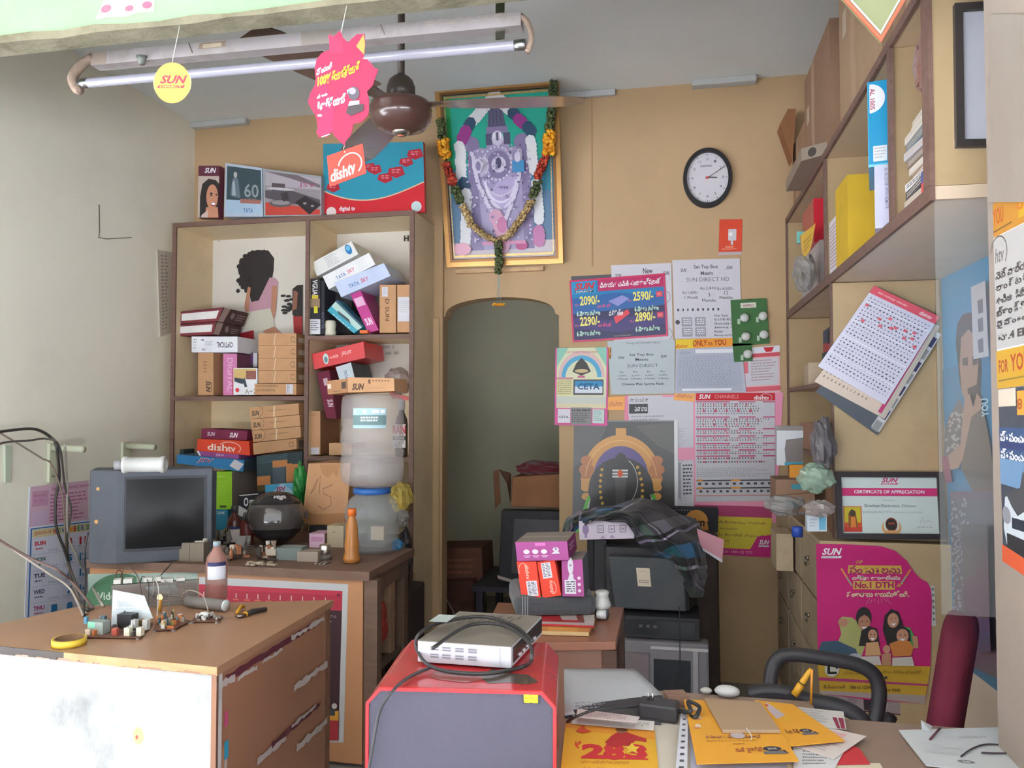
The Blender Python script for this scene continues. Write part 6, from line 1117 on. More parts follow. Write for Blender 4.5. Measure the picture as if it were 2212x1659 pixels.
carton('worn_carton','worn brown carton with teal marks above the drawer unit','box',bb(1676,1036,1760,1105),3.42,.2,h('8f705a'),lambda f:(f.rect(.4,.15,.7,.3,h('3c8c9c')),f.rect(.3,.7,.6,.85,h('3c8c9c')),f.line([(0,.5),(1,.4)],.004,h('6c5040'))))
carton('medicine_box','small white and blue box standing on the drawer unit','box',bb(1744,1114,1786,1148),3.02,.05,h('c8d0d8'),lambda f:(f.rows(.1,.2,.5,.8,3,h('a0a8b4')),f.rect(.6,.1,.95,.9,h('6cacc8'))))
b = B(); p = onY(1724,1132,3.1); b.lathe([(.02,0),(.02,.035),(.016,.038),(0,.038)], h('2048a8'), 16, Matrix.Translation((p.x,3.12,ZD_+.001))); b.build('blue_jar', PLAST, label='small bright blue plastic jar on the drawer unit top', cat='jar')
# --- drawer unit
XD = .505; YDn = 3.045
du = thing('drawer_unit', 'grimy beige drawer unit with ring pulls under the corner shelves', 'drawers', (.73, 3.7, 0))
DRC = h('a8957c'); GRIM = M('grimy_cream', .6, .3, var=.1, vscale=6, dirt=.5, dirtcol=h('6c5a48'), dscale=5)
panel('end_panel', XD+.004, YDn, .01, XRi, YDn+.02, ZD_, h('b89f7a'), LAM, du); panel('top_board', XD+.004, YDn+.021, ZD_-.02, XRi, 4.292, ZD_, h('b8a484'), GRIM, du)
panel('carcass', XD+.03, YDn+.021, .01, XRi, 4.29, ZD_-.021, DRC, GRIM, du)
ny = 3; cw_ = (4.28-YDn-.03)/ny
for j in range(ny):
    for i in range(4):
        y0 = YDn+.028+j*cw_; z0_ = .06+i*.22; b = B(); b.box(XD, y0, z0_, XD+.028, y0+cw_-.012, z0_+.208, DRC); d_ = b.build('drawer', GRIM, du, bevel=.003)
        b = B(); yc, zc = y0+cw_/2, z0_+.12; b.tube([(XD-.012, yc+.016*math.cos(t), zc+.016*math.sin(t)-.01) for t in [k*.628 for k in range(10)]], .003, h('8c8478'), 6, None, True, True); b.lathe([(.01,0),(.008,.008),(0,.01)], h('9c9484'), 10, rotm((XD, yc, zc), 0, 0, -math.pi/2)); b.build('ring_pull', METAL, d_)
panel('base', XD+.03, YDn+.03, 0, XRi-.02, 4.2, .01, EDGE, WOOD, du)
b = B(); q = [onX(x, y, .40) for x, y in ((1676,1132),(1700,1126),(1704,1206),(1678,1212))]
xbox('open_box','open narrow beige box hanging at the far front corner of the drawer unit','box',.425,3.62,.72,.07,.2,.16,h('b8a488'),None,None,GRIM)
# posters and frames on the end panels
def slabY(name, label, cat, q, Y, col, ops, t=.0015, mat=PAPER): return wposter(name, label, cat, q, Y, col, ops, t, mat)
Yc = YL-.012
slabY('backing_calendar','dark slate calendar pad behind the tilted calendar, with a newspaper edge','calendar',[(1925,668),(2034,722),(1895,940),(1762,846)],Yc-.003,h('50565e'),lambda f:(f.poly([(.35,0),(1,0),(1,.97),(.87,.97),(.87,.2)],h('c0c0c0')),[f.rect(.88,.05+.12*i,.98,.14+.12*i,(h('3c3c60'),h('8c8c8c'))[i%2]) for i in range(8)]),.004)
slabY('cream_calendar_sheet','cream sheet with a magenta strip under the tilted calendar','calendar',[(1900,640),(2030,705),(1911,905),(1759,824)],Yc-.008,h('cdbcac'),lambda f:(f.rect(.9,0,1,1,h('b8b0a4')),f.rect(.88,.1,.93,.97,h('b83c70')),f.rows(.05,.8,.85,.95,3,h('8c7c70'),.01,.02,.04,seed=3)),.003)
def o(f):
    f.rect(0,0,1,.085,h('d85868')); f.T('dish recharge calendar',.1,.03,.55,.06,h('f0c0c0'),.01); f.T('dishtv',.74,.025,.92,.065,h('f0d0d0'),.02)
    for r in range(22):
        v=.12+.038*r; f.rows(.05,v,.95,v+.018,1,(h('5c5c6c') if r%3 else h('8c8ca0')),.012,.03,.03,.7,seed=r,ragged=False)
    for v in (.17,.4,.58,.8): f.rect(.03,v,.97,v+.01,h('e4e4ec'))
    for u,v in ((.05,.2),(.12,.36),(.3,.27),(.42,.22),(.5,.3),(.55,.28),(.68,.26),(.8,.24),(.82,.3),(.36,.33),(.72,.33),(.9,.36)): f.rect(u,v,u+.05,v+.025,h('d86470'))
slabY('tilted_calendar','white calendar of small red and black print with a pink header, hanging tilted','calendar',[(1888,617),(2030,684),(1911,874),(1767,791)],Yc-.013,h('cfcddc'),o,.003)
# certificate
b = B(); Yf = YL-.03; cq = [onY(x,y,k) for (x,y),k in zip(((1803,1019),(2035,1020),(2043,1166),(1808,1164)),(YL-.012,YL-.012,YDn+.004,YDn+.004))]
ce = thing('framed_certificate','black framed certificate of appreciation leaning on the cream panel','certificate',cq[3]); F_ = Face(b, cq); F_.ring(.02,-.004,.012,h('2c2426')); b.build('frame', PLAST, ce)
b = B(); f = Face(b,[F_.p(.05,.07,.0),F_.p(.955,.07,.0),F_.p(.955,.93,.0),F_.p(.05,.93,.0)]); f.rect(0,0,1,1,h('c8d2ce')); sun_logo(f,.43,.02,.6,.14,h('c0306c')); f.rect(0,.2,1,.34,h('c83070')); f.T('CERTIFICATE OF APPRECIATION',.14,.235,.86,.295,WHITE,.02)
f.T('Presented to',.43,.4,.56,.425,h('8c9490')); f.T('Gowtham Electronics, Chittoor',.24,.48,.77,.54,h('5c6468'),.005); f.T('for being the No.1 DTH company in South India',.22,.6,.83,.64,h('8c9498'))
f.rect(.02,.52,.21,.96,h('c8502c')); f.rect(.03,.53,.2,.8,h('c8b42c')); f.poly([(.07,.9),(.07,.65),(.11,.56),(.15,.65),(.17,.9)],h('8c5424')); f.ell(.115,.64,.035,.06,h('4c3c28'),10); f.poly([(.09,.9),(.1,.7),(.14,.7),(.15,.9)],h('d88030')); f.rect(.02,.88,.21,.96,h('c03c2c'))
f.ell(.51,.88,.1,.15,h('d09c60'),18); f.ell(.51,.84,.08,.14,h('c8d2ce'),14); f.ell(.51,.83,.062,.12,h('8c3c24'),20); f.ell(.51,.83,.055,.1,h('2c2420'),20); f.T('SUN',.48,.79,.54,.83,h('c8502c'),.03); f.rect(.44,.93,.59,1,h('d09c60'))
f.line([(.8,.8),(.83,.7),(.84,.8),(.88,.76),(.92,.78)],.0015,GRY); f.rows(.77,.86,.93,.9,1,h('a8b0b0')); b.build('certificate', SHINY if False else GLOSSY, ce)
# SUN family poster
SP = [(1763,1175),(1830,1176),(1905,1180),(1935,1190),(1960,1212),(1975,1235),(1988,1250),(2003,1258),(2011,1272),(2013,1300),(2010,1440),(1998,1520),(1880,1512),(1772,1498),(1766,1380)]
def o(f):
    x0,x1,y0,y1=1763,2013,1175,1520
    P=lambda x,y:((x-x0)/(x1-x0),(y-y0)/(y1-y0)); pl=lambda pts,col:f.poly([P(x,y) for x,y in pts],col)
    def tx(s,x0_,y0_,x1_,y1_,col,b_=.02,sh=0): u0,v0=P(x0_,y0_); u1,v1=P(x1_,y1_); f.T(s,u0,v0,u1,v1,col,b_,sh)
    def el(x,y,rx_,ry_,col,n=16): u,v=P(x,y); f.ell(u,v,rx_/250,ry_/345,col,n)
    u0,v0=P(1776,1184);u1,v1=P(1820,1206); sun_logo(f,u0,v0,u1,v1,WHITE)
    pl([(1766,1434),(2010,1440),(2000,1502),(1772,1492)],h('c8a030')); pl([(1768,1463),(2005,1478),(2004,1482),(1768,1470)],h('b03c74'))
    pl([(1772,1492),(2000,1502),(1998,1520),(1772,1498)],h('a89894'))
    YG=h('d0a84c'); pl([(1834,1221),(1948,1222),(1950,1240),(1833,1239)],YG); tx('పండుగలను',1836,1222,1946,1240,h('a02c5c'),.03); tx('ఈ',1850,1208,1866,1220,YG,.05)
    tx('దక్షిణ భారతదేశపు',1842,1243,1946,1254,h('d8d0c0'),.04); pl([(1845,1255),(1934,1256),(1934,1274),(1844,1273)],YG); tx('No.1 DTH',1848,1257,1932,1271,h('a81c5c'),.04); tx('తో',1938,1259,1952,1270,YG,.05); tx('సంబరాలు జరుపుకోండి.',1830,1276,1965,1290,h('d8c4a0'),.04)
    for (a,b_) in (((1818,1228),(1842,1266)),((1968,1230),(1948,1260))): f.line([P(*a),P(*b_)],.006,h('d89050')); f.line([P((a[0]+b_[0])/2,(a[1]+b_[1])/2),P(*b_)],.003,h('58a8a0'))
    for k in range(7): f.line([P(1880+6*k,1293),P(1872+9*k,1306-(k%3)*3)],.0008,h('e8a8b8'))
    # family
    GN=h('a8a868'); pl([(1812,1340),(1820,1332),(1842,1334),(1852,1342),(1868,1350),(1875,1380),(1860,1425),(1805,1400),(1818,1370)],GN); el(1822,1345,11,9,h('b88468')); pl([(1768,1405),(1775,1386),(1810,1384),(1850,1402),(1858,1424),(1770,1424)],h('3c5468')); el(1848,1418,14,7,h('a8acb4'))
    el(1867,1334,17,23,HAIR,20); el(1868,1345,13,17,h('b07c60'),20); pl([(1852,1338),(1868,1328),(1884,1336),(1880,1320),(1866,1313),(1852,1322)],HAIR); pl([(1861,1354),(1875,1354),(1868,1359)],WHITE)
    pl([(1918,1395),(1908,1360),(1912,1330),(1926,1315),(1942,1322),(1950,1345),(1955,1385)],HAIR); el(1930,1340,12,16,h('c08c70'),18); pl([(1925,1347),(1937,1346),(1931,1352)],WHITE); pl([(1950,1352),(1966,1356),(1976,1375),(1980,1395),(1970,1395),(1950,1375)],h('4c9c58')); pl([(1970,1372),(1982,1375),(1984,1400),(1974,1400)],h('b88468'))
    pl([(1856,1395),(1862,1362),(1878,1352),(1896,1358),(1902,1395)],HAIR); el(1886,1372,10,13,h('c08c70'),16); pl([(1872,1388),(1898,1386),(1904,1415),(1870,1416)],h('d0a070')); pl([(1881,1378),(1891,1378),(1886,1383)],WHITE)
    pl([(1934,1360),(1952,1352),(1966,1362),(1968,1385),(1935,1385)],HAIR); el(1950,1373,13,15,h('c08c70'),16); pl([(1944,1379),(1956,1379),(1950,1385)],WHITE); pl([(1922,1390),(1938,1384),(1964,1384),(1974,1398),(1968,1416),(1930,1418)],h('c87c3c')); el(1916,1402,8,9,h('c08c70')); pl([(1860,1418),(1900,1416),(1905,1436),(1860,1436)],h('c8c0b8')); pl([(1928,1420),(1970,1418),(1975,1438),(1928,1438)],h('c8c0b8')); pl([(1905,1412),(1925,1410),(1926,1436),(1906,1436)],h('b88468'))
    for x,y in ((1863,1342),(1874,1342),(1925,1336),(1935,1335),(1882,1370),(1890,1370),(1945,1371),(1955,1371)): el(x,y,1.6,1.3,HAIR,8)
    el(1797,1445,16,16,h('d0ccc0'),20); pl([(1787,1436),(1793,1436),(1793,1450),(1808,1450),(1808,1455),(1787,1455)],BLACK); el(1808,1441,3,3,BLACK,8)
    tx('మరిన్ని వివరాలకు సంప్రదించండి',1822,1448,1868,1456,h('8c6c2c'),.01); f.rect(*P(1871,1455),*P(1877,1461),DGR); f.rect(*P(1911,1460),*P(1917,1466),DGR); tx('ఉత్తమ వినోదం మీ ఇంట్లో',1900,1446,1990,1454,h('8c6c2c'),.01); tx('టి.వి.చూడండి',1778,1478,1826,1486,h('6c5020'),.02); tx('78016 12345',1836,1480,1886,1487,h('6c5020'),.03); tx('1234 7445',1905,1486,1945,1493,h('6c5020'),.03)
cutout('sun_family_poster','magenta SUN poster of a smiling family with a curved top corner','poster',SP,YDn-.004,h('c41c70'),o,.002,h('c41c70'),PAPER)
slabY('white_side_sheet','white sheet edge peeping out right of the magenta family poster','paper',[(1990,1262),(2018,1266),(2022,1352),(1990,1352)],YDn-.0015,h('c8c8c4'),lambda f:f.rows(.82,.05,.95,.95,6,DGR,.03,.05,ragged=False),.001)
slabY('grey_lower_poster','greyish poster with round emblems below the magenta family poster','poster',[(1785,1492),(1945,1505),(1945,1545),(1790,1530)],YDn-.0015,h('9c8c8c'),lambda f:(f.rect(.5,.1,.7,.9,h('3c2c34')),f.ell(.75,.5,.08,.3,h('b8a8b0'),16),f.ell(.35,.4,.07,.25,h('8c7c80'),16),f.rect(0,.93,1,1,h('5c2434'))),.001)
# blue poster on the right wall
bq = [onX(x, y, XRi-.002) for x, y in ((2031,584),(2330,402),(2370,1620),(2058,1412))]
b = B(); f = b.slab(bq, .002, h('2484b0'))['front']; x0,x1=2031,2330
def P(x,y):                                                    # pixel on the wall plane to poster coordinates
    p=onX(x,y,XRi-.002); u=(bq[0].y-p.y)/(bq[0].y-bq[1].y); zt=bq[0].z+(bq[1].z-bq[0].z)*u; zb2=bq[3].z+(bq[2].z-bq[3].z)*u; return (u,(zt-p.z)/(zt-zb2))
pl=lambda pts,col:f.poly([P(x,y) for x,y in pts],col)
pl([(2031,800),(2150,760),(2165,1500),(2055,1415)],h('2678a4')); 
pl([(2062,740),(2066,700),(2078,680),(2095,675),(2108,690),(2114,730),(2118,800),(2112,870),(2085,880),(2070,830)],h('2c2a2c')); pl([(2070,790),(2074,730),(2090,712),(2104,725),(2110,790),(2104,860),(2088,880),(2074,850)],h('a08070')); pl([(2076,775),(2088,772),(2088,790),(2077,790)],h('4c4040')); pl([(2098,770),(2108,768),(2108,788),(2098,790)],h('4c4040')); pl([(2086,840),(2112,828),(2118,862),(2090,872)],h('3a302e'))
pl([(2046,900),(2070,860),(2082,900),(2085,960),(2070,990),(2034,985),(2036,930)],h('6c6468')); rr=random.Random(3)
for k in range(60): x,y=rr.uniform(2040,2080),rr.uniform(890,985); pl([(x,y),(x+5,y-3),(x+6,y+2),(x+1,y+5)],h('a8a0a0'))
pl([(2085,862),(2096,850),(2104,880),(2112,850),(2122,862),(2120,900),(2100,950),(2070,1010),(2045,1015),(2040,990),(2075,960)],h('a48474')); pl([(2100,900),(2125,880),(2140,960),(2150,1060),(2100,1060),(2075,1010)],h('5c524e')); pl([(2034,985),(2048,985),(2056,1040),(2040,1040)],h('8c3c5c'))
pl([(2050,1060),(2150,1060),(2158,1460),(2060,1415)],h('5c5868'))
for k in range(170): x,y=rr.uniform(2056,2092),rr.uniform(1075,1400); pl([(x,y),(x+4,y-3),(x+5,y+2),(x+1,y+4)],h('9490a4'))
pl([(2090,1130),(2148,1130),(2150,1330),(2093,1330)],h('4c4650')); pl([(2093,1330),(2150,1330),(2152,1400),(2130,1400),(2100,1390)],h('4c5070'))  # dark block is a reflection painted into the poster colours
pl([(2118,620),(2150,606),(2156,770),(2122,776)],h('b0b4bc'))
for y in (640,680,725): pl([(2132,y+10),(2144,y+5),(2145,y+35),(2134,y+38)],h('5c6068'))
u0,v0=P(2138,862);u1,v1=P(2155,900); f.T('YOU',u0,v0,u1,v1,h('a8d0dc'),.03,0,270)
b.build('blue_wall_poster', GLOSSY, label='tall blue poster of a bearded man in a checked shirt on the right wall', cat='poster')
# glass pane
gx0 = onY(2028, 900, 1.86).x; b = B(); b.box(gx0, 1.86, .98, XP+.12, 1.866, onY(2060, 432, 1.86).z, h('d0d4d4'))
GL = M('dusty_glass', .08, .7, var=.05, vscale=6, alpha=.05, spec=.4) if False else M('dusty_glass', .1, .3, var=.05, vscale=6, alpha=.07); b.build('window_1', GL, kind='structure')
# pillar posters
XPp = XP-.001
def xposter(name, label, q, ops, col, t=.001): 
    b = B(); f = b.slab([onX(x, y, XPp) for x, y in q], t, col)['front']; b2 = B(); f = b2.slab([p+Vector((-.0005,0,0)) for p in f.q], .0004, col)['front']; ops(f); return b2.build(name, GLOSSY, label=label, cat='poster')
xposter('offer_poster','white and yellow offer poster with Telugu text on the front pillar',[(2145,441),(2300,348),(2300,822),(2157,840)],lambda f:(
  f.rect(0,0,1,.185,h('c08428')),f.rect(.4,0,1,.15,h('c89e20')),f.T('YOU',.0,.035,.17,.125,h('b8501c'),.02),f.T('dishtv',.38,.03,.9,.11,h('c8701c'),.02,.2),f.line([(0,.155),(.3,.15)],.003,h('7c5c20')),
  f.rect(0,.19,1,.79,h('b4b2b0')),f.T('htv',.02,.25,.17,.33,h('6c6864'),.01,.2),f.arc(.08,.28,.14,.09,.003,170,-40,h('5c5854')),
  [f.T(s_,.02,.37+.066*i,1,.42+.066*i,h('4c4844'),.03) for i,s_ in enumerate(('నెట్ వాల్యూ ప్యాక్','లాంగ్ టర్మ్ ఆఫర్','ఉచిత డిటిహెచ్ సేవలు','బ్రాండ్ కొనండి ఆన్','పై పొందండి EMI లో','రూ.4 EMI ద్వారా'))],
  f.rect(0,.8,1,1,h('c89a20')),f.T('FOR',.04,.85,.2,.92,h('a83c1c'),.02),f.T('YOU',.24,.83,.55,.92,h('b0401c'),.02),f.line([(.03,.96),(.7,.95)],.003,h('8c7020'))),h('e0dcd4'))
xposter('car_poster','dark blue poster with white Telugu lines and a white car on the front pillar',[(2157,842),(2300,824),(2300,1300),(2168,1212)],lambda f:(
  f.rect(0,0,1,.22,h('3c4450')),f.rect(0,.0,.3,.1,h('d8c8b4')),f.rect(.32,.02,1,.15,h('e09c30')),f.T('UA 8',.32,.06,.7,.12,h('a8541c'),.02,0,180),
  f.rect(0,.22,1,.5,h('34507c')),f.rect(0,.3,1,.34,h('2c3c6c')),f.rect(0,.4,1,.55,h('6c90b4')),f.T('ప్రపంచంలోనే కొత్త',.02,.24,1,.3,WHITE,.03),f.T('ప్రపంచంలోనే కొత్త',.02,.34,1,.4,WHITE,.03),
  f.poly([(.04,.8),(.08,.62),(.4,.55),(1,.5),(1,.85),(.1,.9)],h('c8d0d8')),f.poly([(.1,.6),(.35,.54),(.4,.45),(.55,.5),(.6,.6),(.3,.7),(.2,.66)],h('4c4c50')),f.ell(.1,.72,.08,.05,h('8c8c94'),12),f.poly([(.2,.72),(1,.68),(1,.74),(.2,.78)],h('28303c')),f.poly([(.1,.82),(1,.8),(1,.93),(.1,.92)],h('2c2c30')),
  f.poly([(0,.9),(1,.92),(1,1),(0,1)],h('d85c34'))),h('3c4450'))
# crumpled plastic wrap look at the pillar top
b = B(); n = 14; vs = []
for j in range(n+1):
    for i in range(7):
        q = onX(2142+i*22, 30+j*29, XPp); k_ = noise.noise(Vector((i*.9, j*.6, 2)))*.012; vs.append(q+Vector((-.004-abs(k_), 0, 0)))
b.mesh(vs, [(j*7+i,(j+1)*7+i,(j+1)*7+i+1,j*7+i+1) for j in range(n) for i in range(6)], h('958a80'), None, True); b.build('crumpled_sheet', GLOSSY, label='crumpled pale sheet stuck high on the front pillar', cat='sheet')
# ================================================================ PASSAGE BEHIND THE ARCH, OLD TELEVISIONS
def px_box(name, label, cat, q, Y, depth, col, z=None, **k): return carton(name, label, cat, q, Y, depth, col, **k)
PY = 4.62
b = B(); zbn = onY(1150, 1262, PY).z; x0, x1 = onY(1030, 1300, PY).x, -.06
b.box(x0, 4.5, zbn-.03, x1, 5.1, zbn, h('2c2834'))
for x in (x0+.02, x1-.06):
    for y in (4.52, 5.04): b.box(x, y, 0, x+.04, y+.04, zbn-.03, h('2c2834'))
b.build('low_bench', WOOD, label='dark low bench in the passage carrying a black monitor', cat='bench')
mn = onY(1140, 1180, PY); zm = onY(1140, 1103, PY).z
bm = thing('black_monitor', 'black tube monitor on the low bench seen through the arch', 'monitor', (mn.x, PY, zbn)); b = B(); xa, xb = onY(1076, 1180, PY).x, -.07
f = b.slab([(xa+.02,PY,zm),(xb,PY,zm),(xb,PY,zbn+.001),(xa,PY,zbn+.001)], .08, h('2a272c'))['front']; b.build('bezel', DUSTY, bm, bevel=.008)
b = B(); f = Face(b, [Vector((xa+.1,PY-.004,zm-.05)),Vector((xb,PY-.004,zm-.05)),Vector((xb,PY-.004,zbn+.06)),Vector((xa+.08,PY-.004,zbn+.06))]); f.box(0,0,1,1,-.003,0,h('47444a')); b.build('screen', PLAST, bm)
b = B(); b.hexa([(xa+.06,PY+.081,zm-.03),(xb-.04,PY+.081,zm-.03),(xb-.04,PY+.081,zbn+.03),(xa+.06,PY+.081,zbn+.03)],[(xa+.14,PY+.36,zm-.1),(xb-.12,PY+.36,zm-.1),(xb-.12,PY+.36,zbn+.04),(xa+.14,PY+.36,zbn+.04)],h('201e22')); b.build('rear_shell', DUSTY, bm)
b = B(); b.slab(quadY([(1074,1243),(1118,1256),(1118,1262),(1076,1250)], PY-.02), .012, h('b8a8a4')); b.build('pale_sheet', PAPER, label='pale sheet edge under the black monitor', cat='paper')
CB = h('9a6a48'); p = onY(1100, 1100, PY); zc_ = onY(1100, 1022, PY+.02).z
cbx = thing('open_carton', 'open brown carton with a hanging flap on top of the black monitor', 'box', (p.x, PY, zm))
b = B(); q = quadY([(1106,1030),(1240,1022),(1240,1099),(1103,1095)], PY+.03); b.slab(q, .3, CB); b.build('body', CARD, cbx, bevel=.008)
b = B(); q = [onY(1066,1018,PY-.02), onY(1078,1014,PY), onY(1082,1085,PY), onY(1070,1100,PY-.02)]; b.slab(q, .004, h('7c5438')); q = [onY(1078,1014,PY), onY(1104,1022,PY+.035), onY(1103,1085,PY+.035), onY(1096,1045,PY)]; b.slab(q, .004, h('5c3c2c')); b.build('flap', CARD, cbx)
bag('dark_red_cloth','dark red and black cloth heaped in the open carton',1170,1012,110,34,PY+.12,h('6c1c28'),7,CLOTH,.1)
xl_ = onY(930, 1200, 4.75).x
carton('passage_carton','reddish brown carton standing upper left in the passage','box',[(935,1185),(1040,1183),(1044,1262),(935,1262)],4.82,.3,h('6c4434'),lambda f:f.rows(.3,.3,.85,.8,3,h('8c5c44')))
carton('wrapped_carton','dark shiny wrapped carton at the bottom left of the passage','box',[(935,1258),(1022,1255),(1030,1390),(935,1390)],4.72,.3,h('4c3028'),lambda f:f.line([(.2,.1),(.5,.5),(.3,.9)],.01,h('8c7c74')),mat=M('shiny_wrap', .2, .5, var=.25, vscale=14, bump=.8, bscale=14))
b = B(); zq = onY(980,1390,4.72).z; b.box(-1.1, 4.62, 0, -.72, 5.05, max(zq-.002,.05), h('3c2c28')); b.build('bottom_carton', CARD, label='dark carton on the passage floor under the wrapped carton', cat='box')
# --- stack of old televisions against the wall
def Z(py, Y, px=1400): return onY(px, py, Y).z
# bottom grey set
Yg = 3.42; g = thing('grey_television', 'old grey tube television on the floor facing the room', 'television', (onY(1440,1500,Yg).x, Yg, 0))
xa, xb = onY(1349,1450,Yg).x, onY(1532,1450,Yg).x; zg = Z(1385, Yg)
b = B(); b.box(xa, Yg, .004, xb, Yg+.1, zg, h('787478')); b.build('housing', DUSTY, g, bevel=.01)
b = B(); b.hexa([(xa+.03,Yg+.1,zg-.02),(xb-.03,Yg+.1,zg-.02),(xb-.03,Yg+.1,.02),(xa+.03,Yg+.1,.02)],[(xa+.1,Yg+.42,zg-.1),(xb-.1,Yg+.42,zg-.1),(xb-.1,Yg+.42,.03),(xa+.1,Yg+.42,.03)],h('5c5a60')); b.build('rear_shell', DUSTY, g)
xs0, xs1 = onY(1412,1450,Yg).x, onY(1492,1450,Yg).x; b = B(); f = Face(b,[Vector((xs0,Yg-.001,Z(1422,Yg))),Vector((xs1,Yg-.001,Z(1422,Yg))),Vector((xs1,Yg-.001,.08)),Vector((xs0,Yg-.001,.08))]); f.box(0,0,1,1,-.002,.002,h('23262c')); b.build('screen', SHINY, g)
b = B(); b.box(xs0-.012,Yg-.006,zg-.03,xb-.004,Yg-.001,zg-.018,h('b4b0b0')); b.box(xs1+.01,Yg-.006,.05,xs1+.03,Yg-.001,zg-.03,h('9c989a')); b.build('trim_strip', PLAST, g)
b = B(); b.box(xa+.006,Yg-.008,.06,xs0-.02,Yg-.001,zg-.05,h('74686a')); b.build('speaker_grille', DUSTY, g)
# black player on top
Yp = 3.45; xa, xb = onY(1335,1350,Yp).x, onY(1512,1350,Yp).x; zp = Z(1332, Yp)
pl2 = thing('black_player', 'wide black media player on top of the grey television', 'player', ((xa+xb)/2, Yp, zg)); b = B(); b.box(xa,Yp,zg+.002,xb,Yp+.34,zp,h('26252a')); b.build('case', DUSTY, pl2, bevel=.005)
b = B(); b.box(xa+.02,Yp-.004,zg+.02,xb-.02,Yp-.0005,zp-.015,h('1b1b1f')); b.build('front_plate', SHINY, pl2)
for k in range(3):
    b = B(); b.box(xa+.09+.03*k,Yp-.007,zg+.05,xa+.105+.03*k,Yp-.0042,zg+.062,h('4c5050')); b.build('button', PLAST, pl2)
# big black set seen from behind
bt = thing('black_television', 'big black tube television turned backwards, standing on the black player', 'television', ((xa+xb)/2, 3.9, zp))
Yb = 3.86; xa, xb = onY(1268,1250,Yb).x, onY(1552,1250,Yb).x; zbt = Z(1150, Yb); zbb = zp+.002; bcol = h('29272b')
b = B(); b.box(xa, Yb, zbb, xb, Yb+.14, zbt, bcol); b.build('front_housing', DUSTY, bt, bevel=.012)
Yr = 3.50; rx0, rx1 = onY(1313,1250,Yr).x, onY(1478,1250,Yr).x; zr1, zr0 = Z(1205,Yr), Z(1318,Yr)
b = B(); lo = [(xa+.03,Yb,zbt-.02),(xb-.06,Yb,zbt-.02),(xb-.06,Yb,zbb+.01),(xa+.03,Yb,zbb+.01)]; hi = [(rx0-.01,Yr+.06,zr1+.03),(rx1+.02,Yr+.06,zr1+.03),(rx1+.02,Yr+.06,zbb+.005),(rx0-.01,Yr+.06,zbb+.005)]; b.hexa(hi, lo, bcol)
t_ = Face(b, [lo[0],lo[1],hi[1],hi[0]])
for r in range(2):
    for k in range(22): t_.box(.12+.018*k,.55+.18*r,.128+.018*k,.67+.18*r,-.001,.0006,h('0f0e10'))
b.build('rear_shell', DUSTY, bt)
b = B(); f = b.slab([(rx0,Yr,zr1),(rx1,Yr,zr1),(rx1+.01,Yr,zr0),(rx0+.03,Yr,zr0)], .058, h('3d4043'))['front']; bc = b.build('rear_cap', DUSTY, bt, bevel=.008)
b = B(); f = Face(b, f.q); f.box(.36,.2,.54,.55,0,.001,h('c8b9a4')); f.k = 12; f.rows(.38,.43,.52,.5,2,h('6c6054'),.01,.02,.004,.5); f.arc(.45,.3,.05,.05,.001,160,20,h('5c5048')); b.build('sticker', PAPER, bc, label='cream square sticker')
bk = onY(1530, 1250, 3.9)
b = B(); b.hexa([(onY(1500,1250,3.7).x,3.7,Z(1180,3.7)),(onY(1548,1250,3.75).x,3.75,Z(1190,3.75)),(onY(1552,1350,3.75).x,3.75,.02),(onY(1512,1350,3.7).x,3.7,.02)],[(onY(1500,1250,3.7).x+.02,4.2,Z(1180,3.7)),(onY(1548,1250,3.75).x+.03,4.2,Z(1190,3.75)),(onY(1552,1350,3.75).x+.03,4.2,.02),(onY(1512,1350,3.7).x+.02,4.2,.02)],h('3a302c'))
b.build('tall_case', DUSTY, label='tall dark brown case standing right of the stacked televisions', cat='case')
cable('thin_lead','thin black lead hanging down in front of the stacked televisions',[onY(1468,1310,3.44),onY(1468,1370,3.4),onY(1469,1440,3.38),onY(1462,1500,3.36)],.0025,h('141316'),'cable')
# things on the black set: white box, guitar string style black box, shirt, folder
def o(f): 
    f.rect(0,.0,1,1,h('cdc0cc')); f.ell(.12,.45,.06,.28,h('8c7c9c'),14); f.rect(.1,.7,.14,.9,h('8c7c9c'))
    for k,s_ in enumerate(('5X','1080','500')): f.rect(.34+.2*k,.25,.45+.2*k,.65,h('5c5464')); f.rect(.35+.2*k,.28,.44+.2*k,.62,h('cdc0cc')); f.T(s_,.365+.2*k,.38,.425+.2*k,.52,h('5c5464'),.01)
    f.poly([(.38,.95),(.43,.8),(.48,.95)],h('a890b0')); f.poly([(.55,.95),(.6,.75),(.66,.95)],h('a890b0'))
zwb = onY(1300,1165,3.62).z
carton('camera_box','white and lilac box with three small square icons in front of the checked shirt','box',[(1250,1126),(1370,1124),(1370,1163),(1252,1166)],3.60,.16,h('cdc0cc'),o,top=lambda f:(f.rect(0,0,1,1,h('9c8c94')),f.poly([(.55,.2),(.95,.1),(.95,.8),(.6,.7)],h('9c2c3c'))))
b = B(); b.box(onY(1285,1200,3.64).x, 3.62, zbb, onY(1310,1200,3.64).x, 3.84, zwb-.003, h('201e22')); b.build('black_stand', DUSTY, label='black slab standing under the white and lilac box', cat='stand')
def o(f): f.ell(.72,.55,.15,.5,h('c08440'),20,0,180) ; f.ell(.72,.98,.16,.75,h('c08440'),24,0,180); f.T('cfun',.6,.4,.83,.75,BLACK,.03,.15); f.rows(.05,.05,.7,.15,1,h('8c8484'),.01,.02,.02,seed=4)
carton('black_cfun_box','long black box with an orange half disc reading cfun behind the shirt','box',[(1385,1096),(1552,1100),(1551,1150),(1385,1150)],4.04,.1,h('252328'),o)
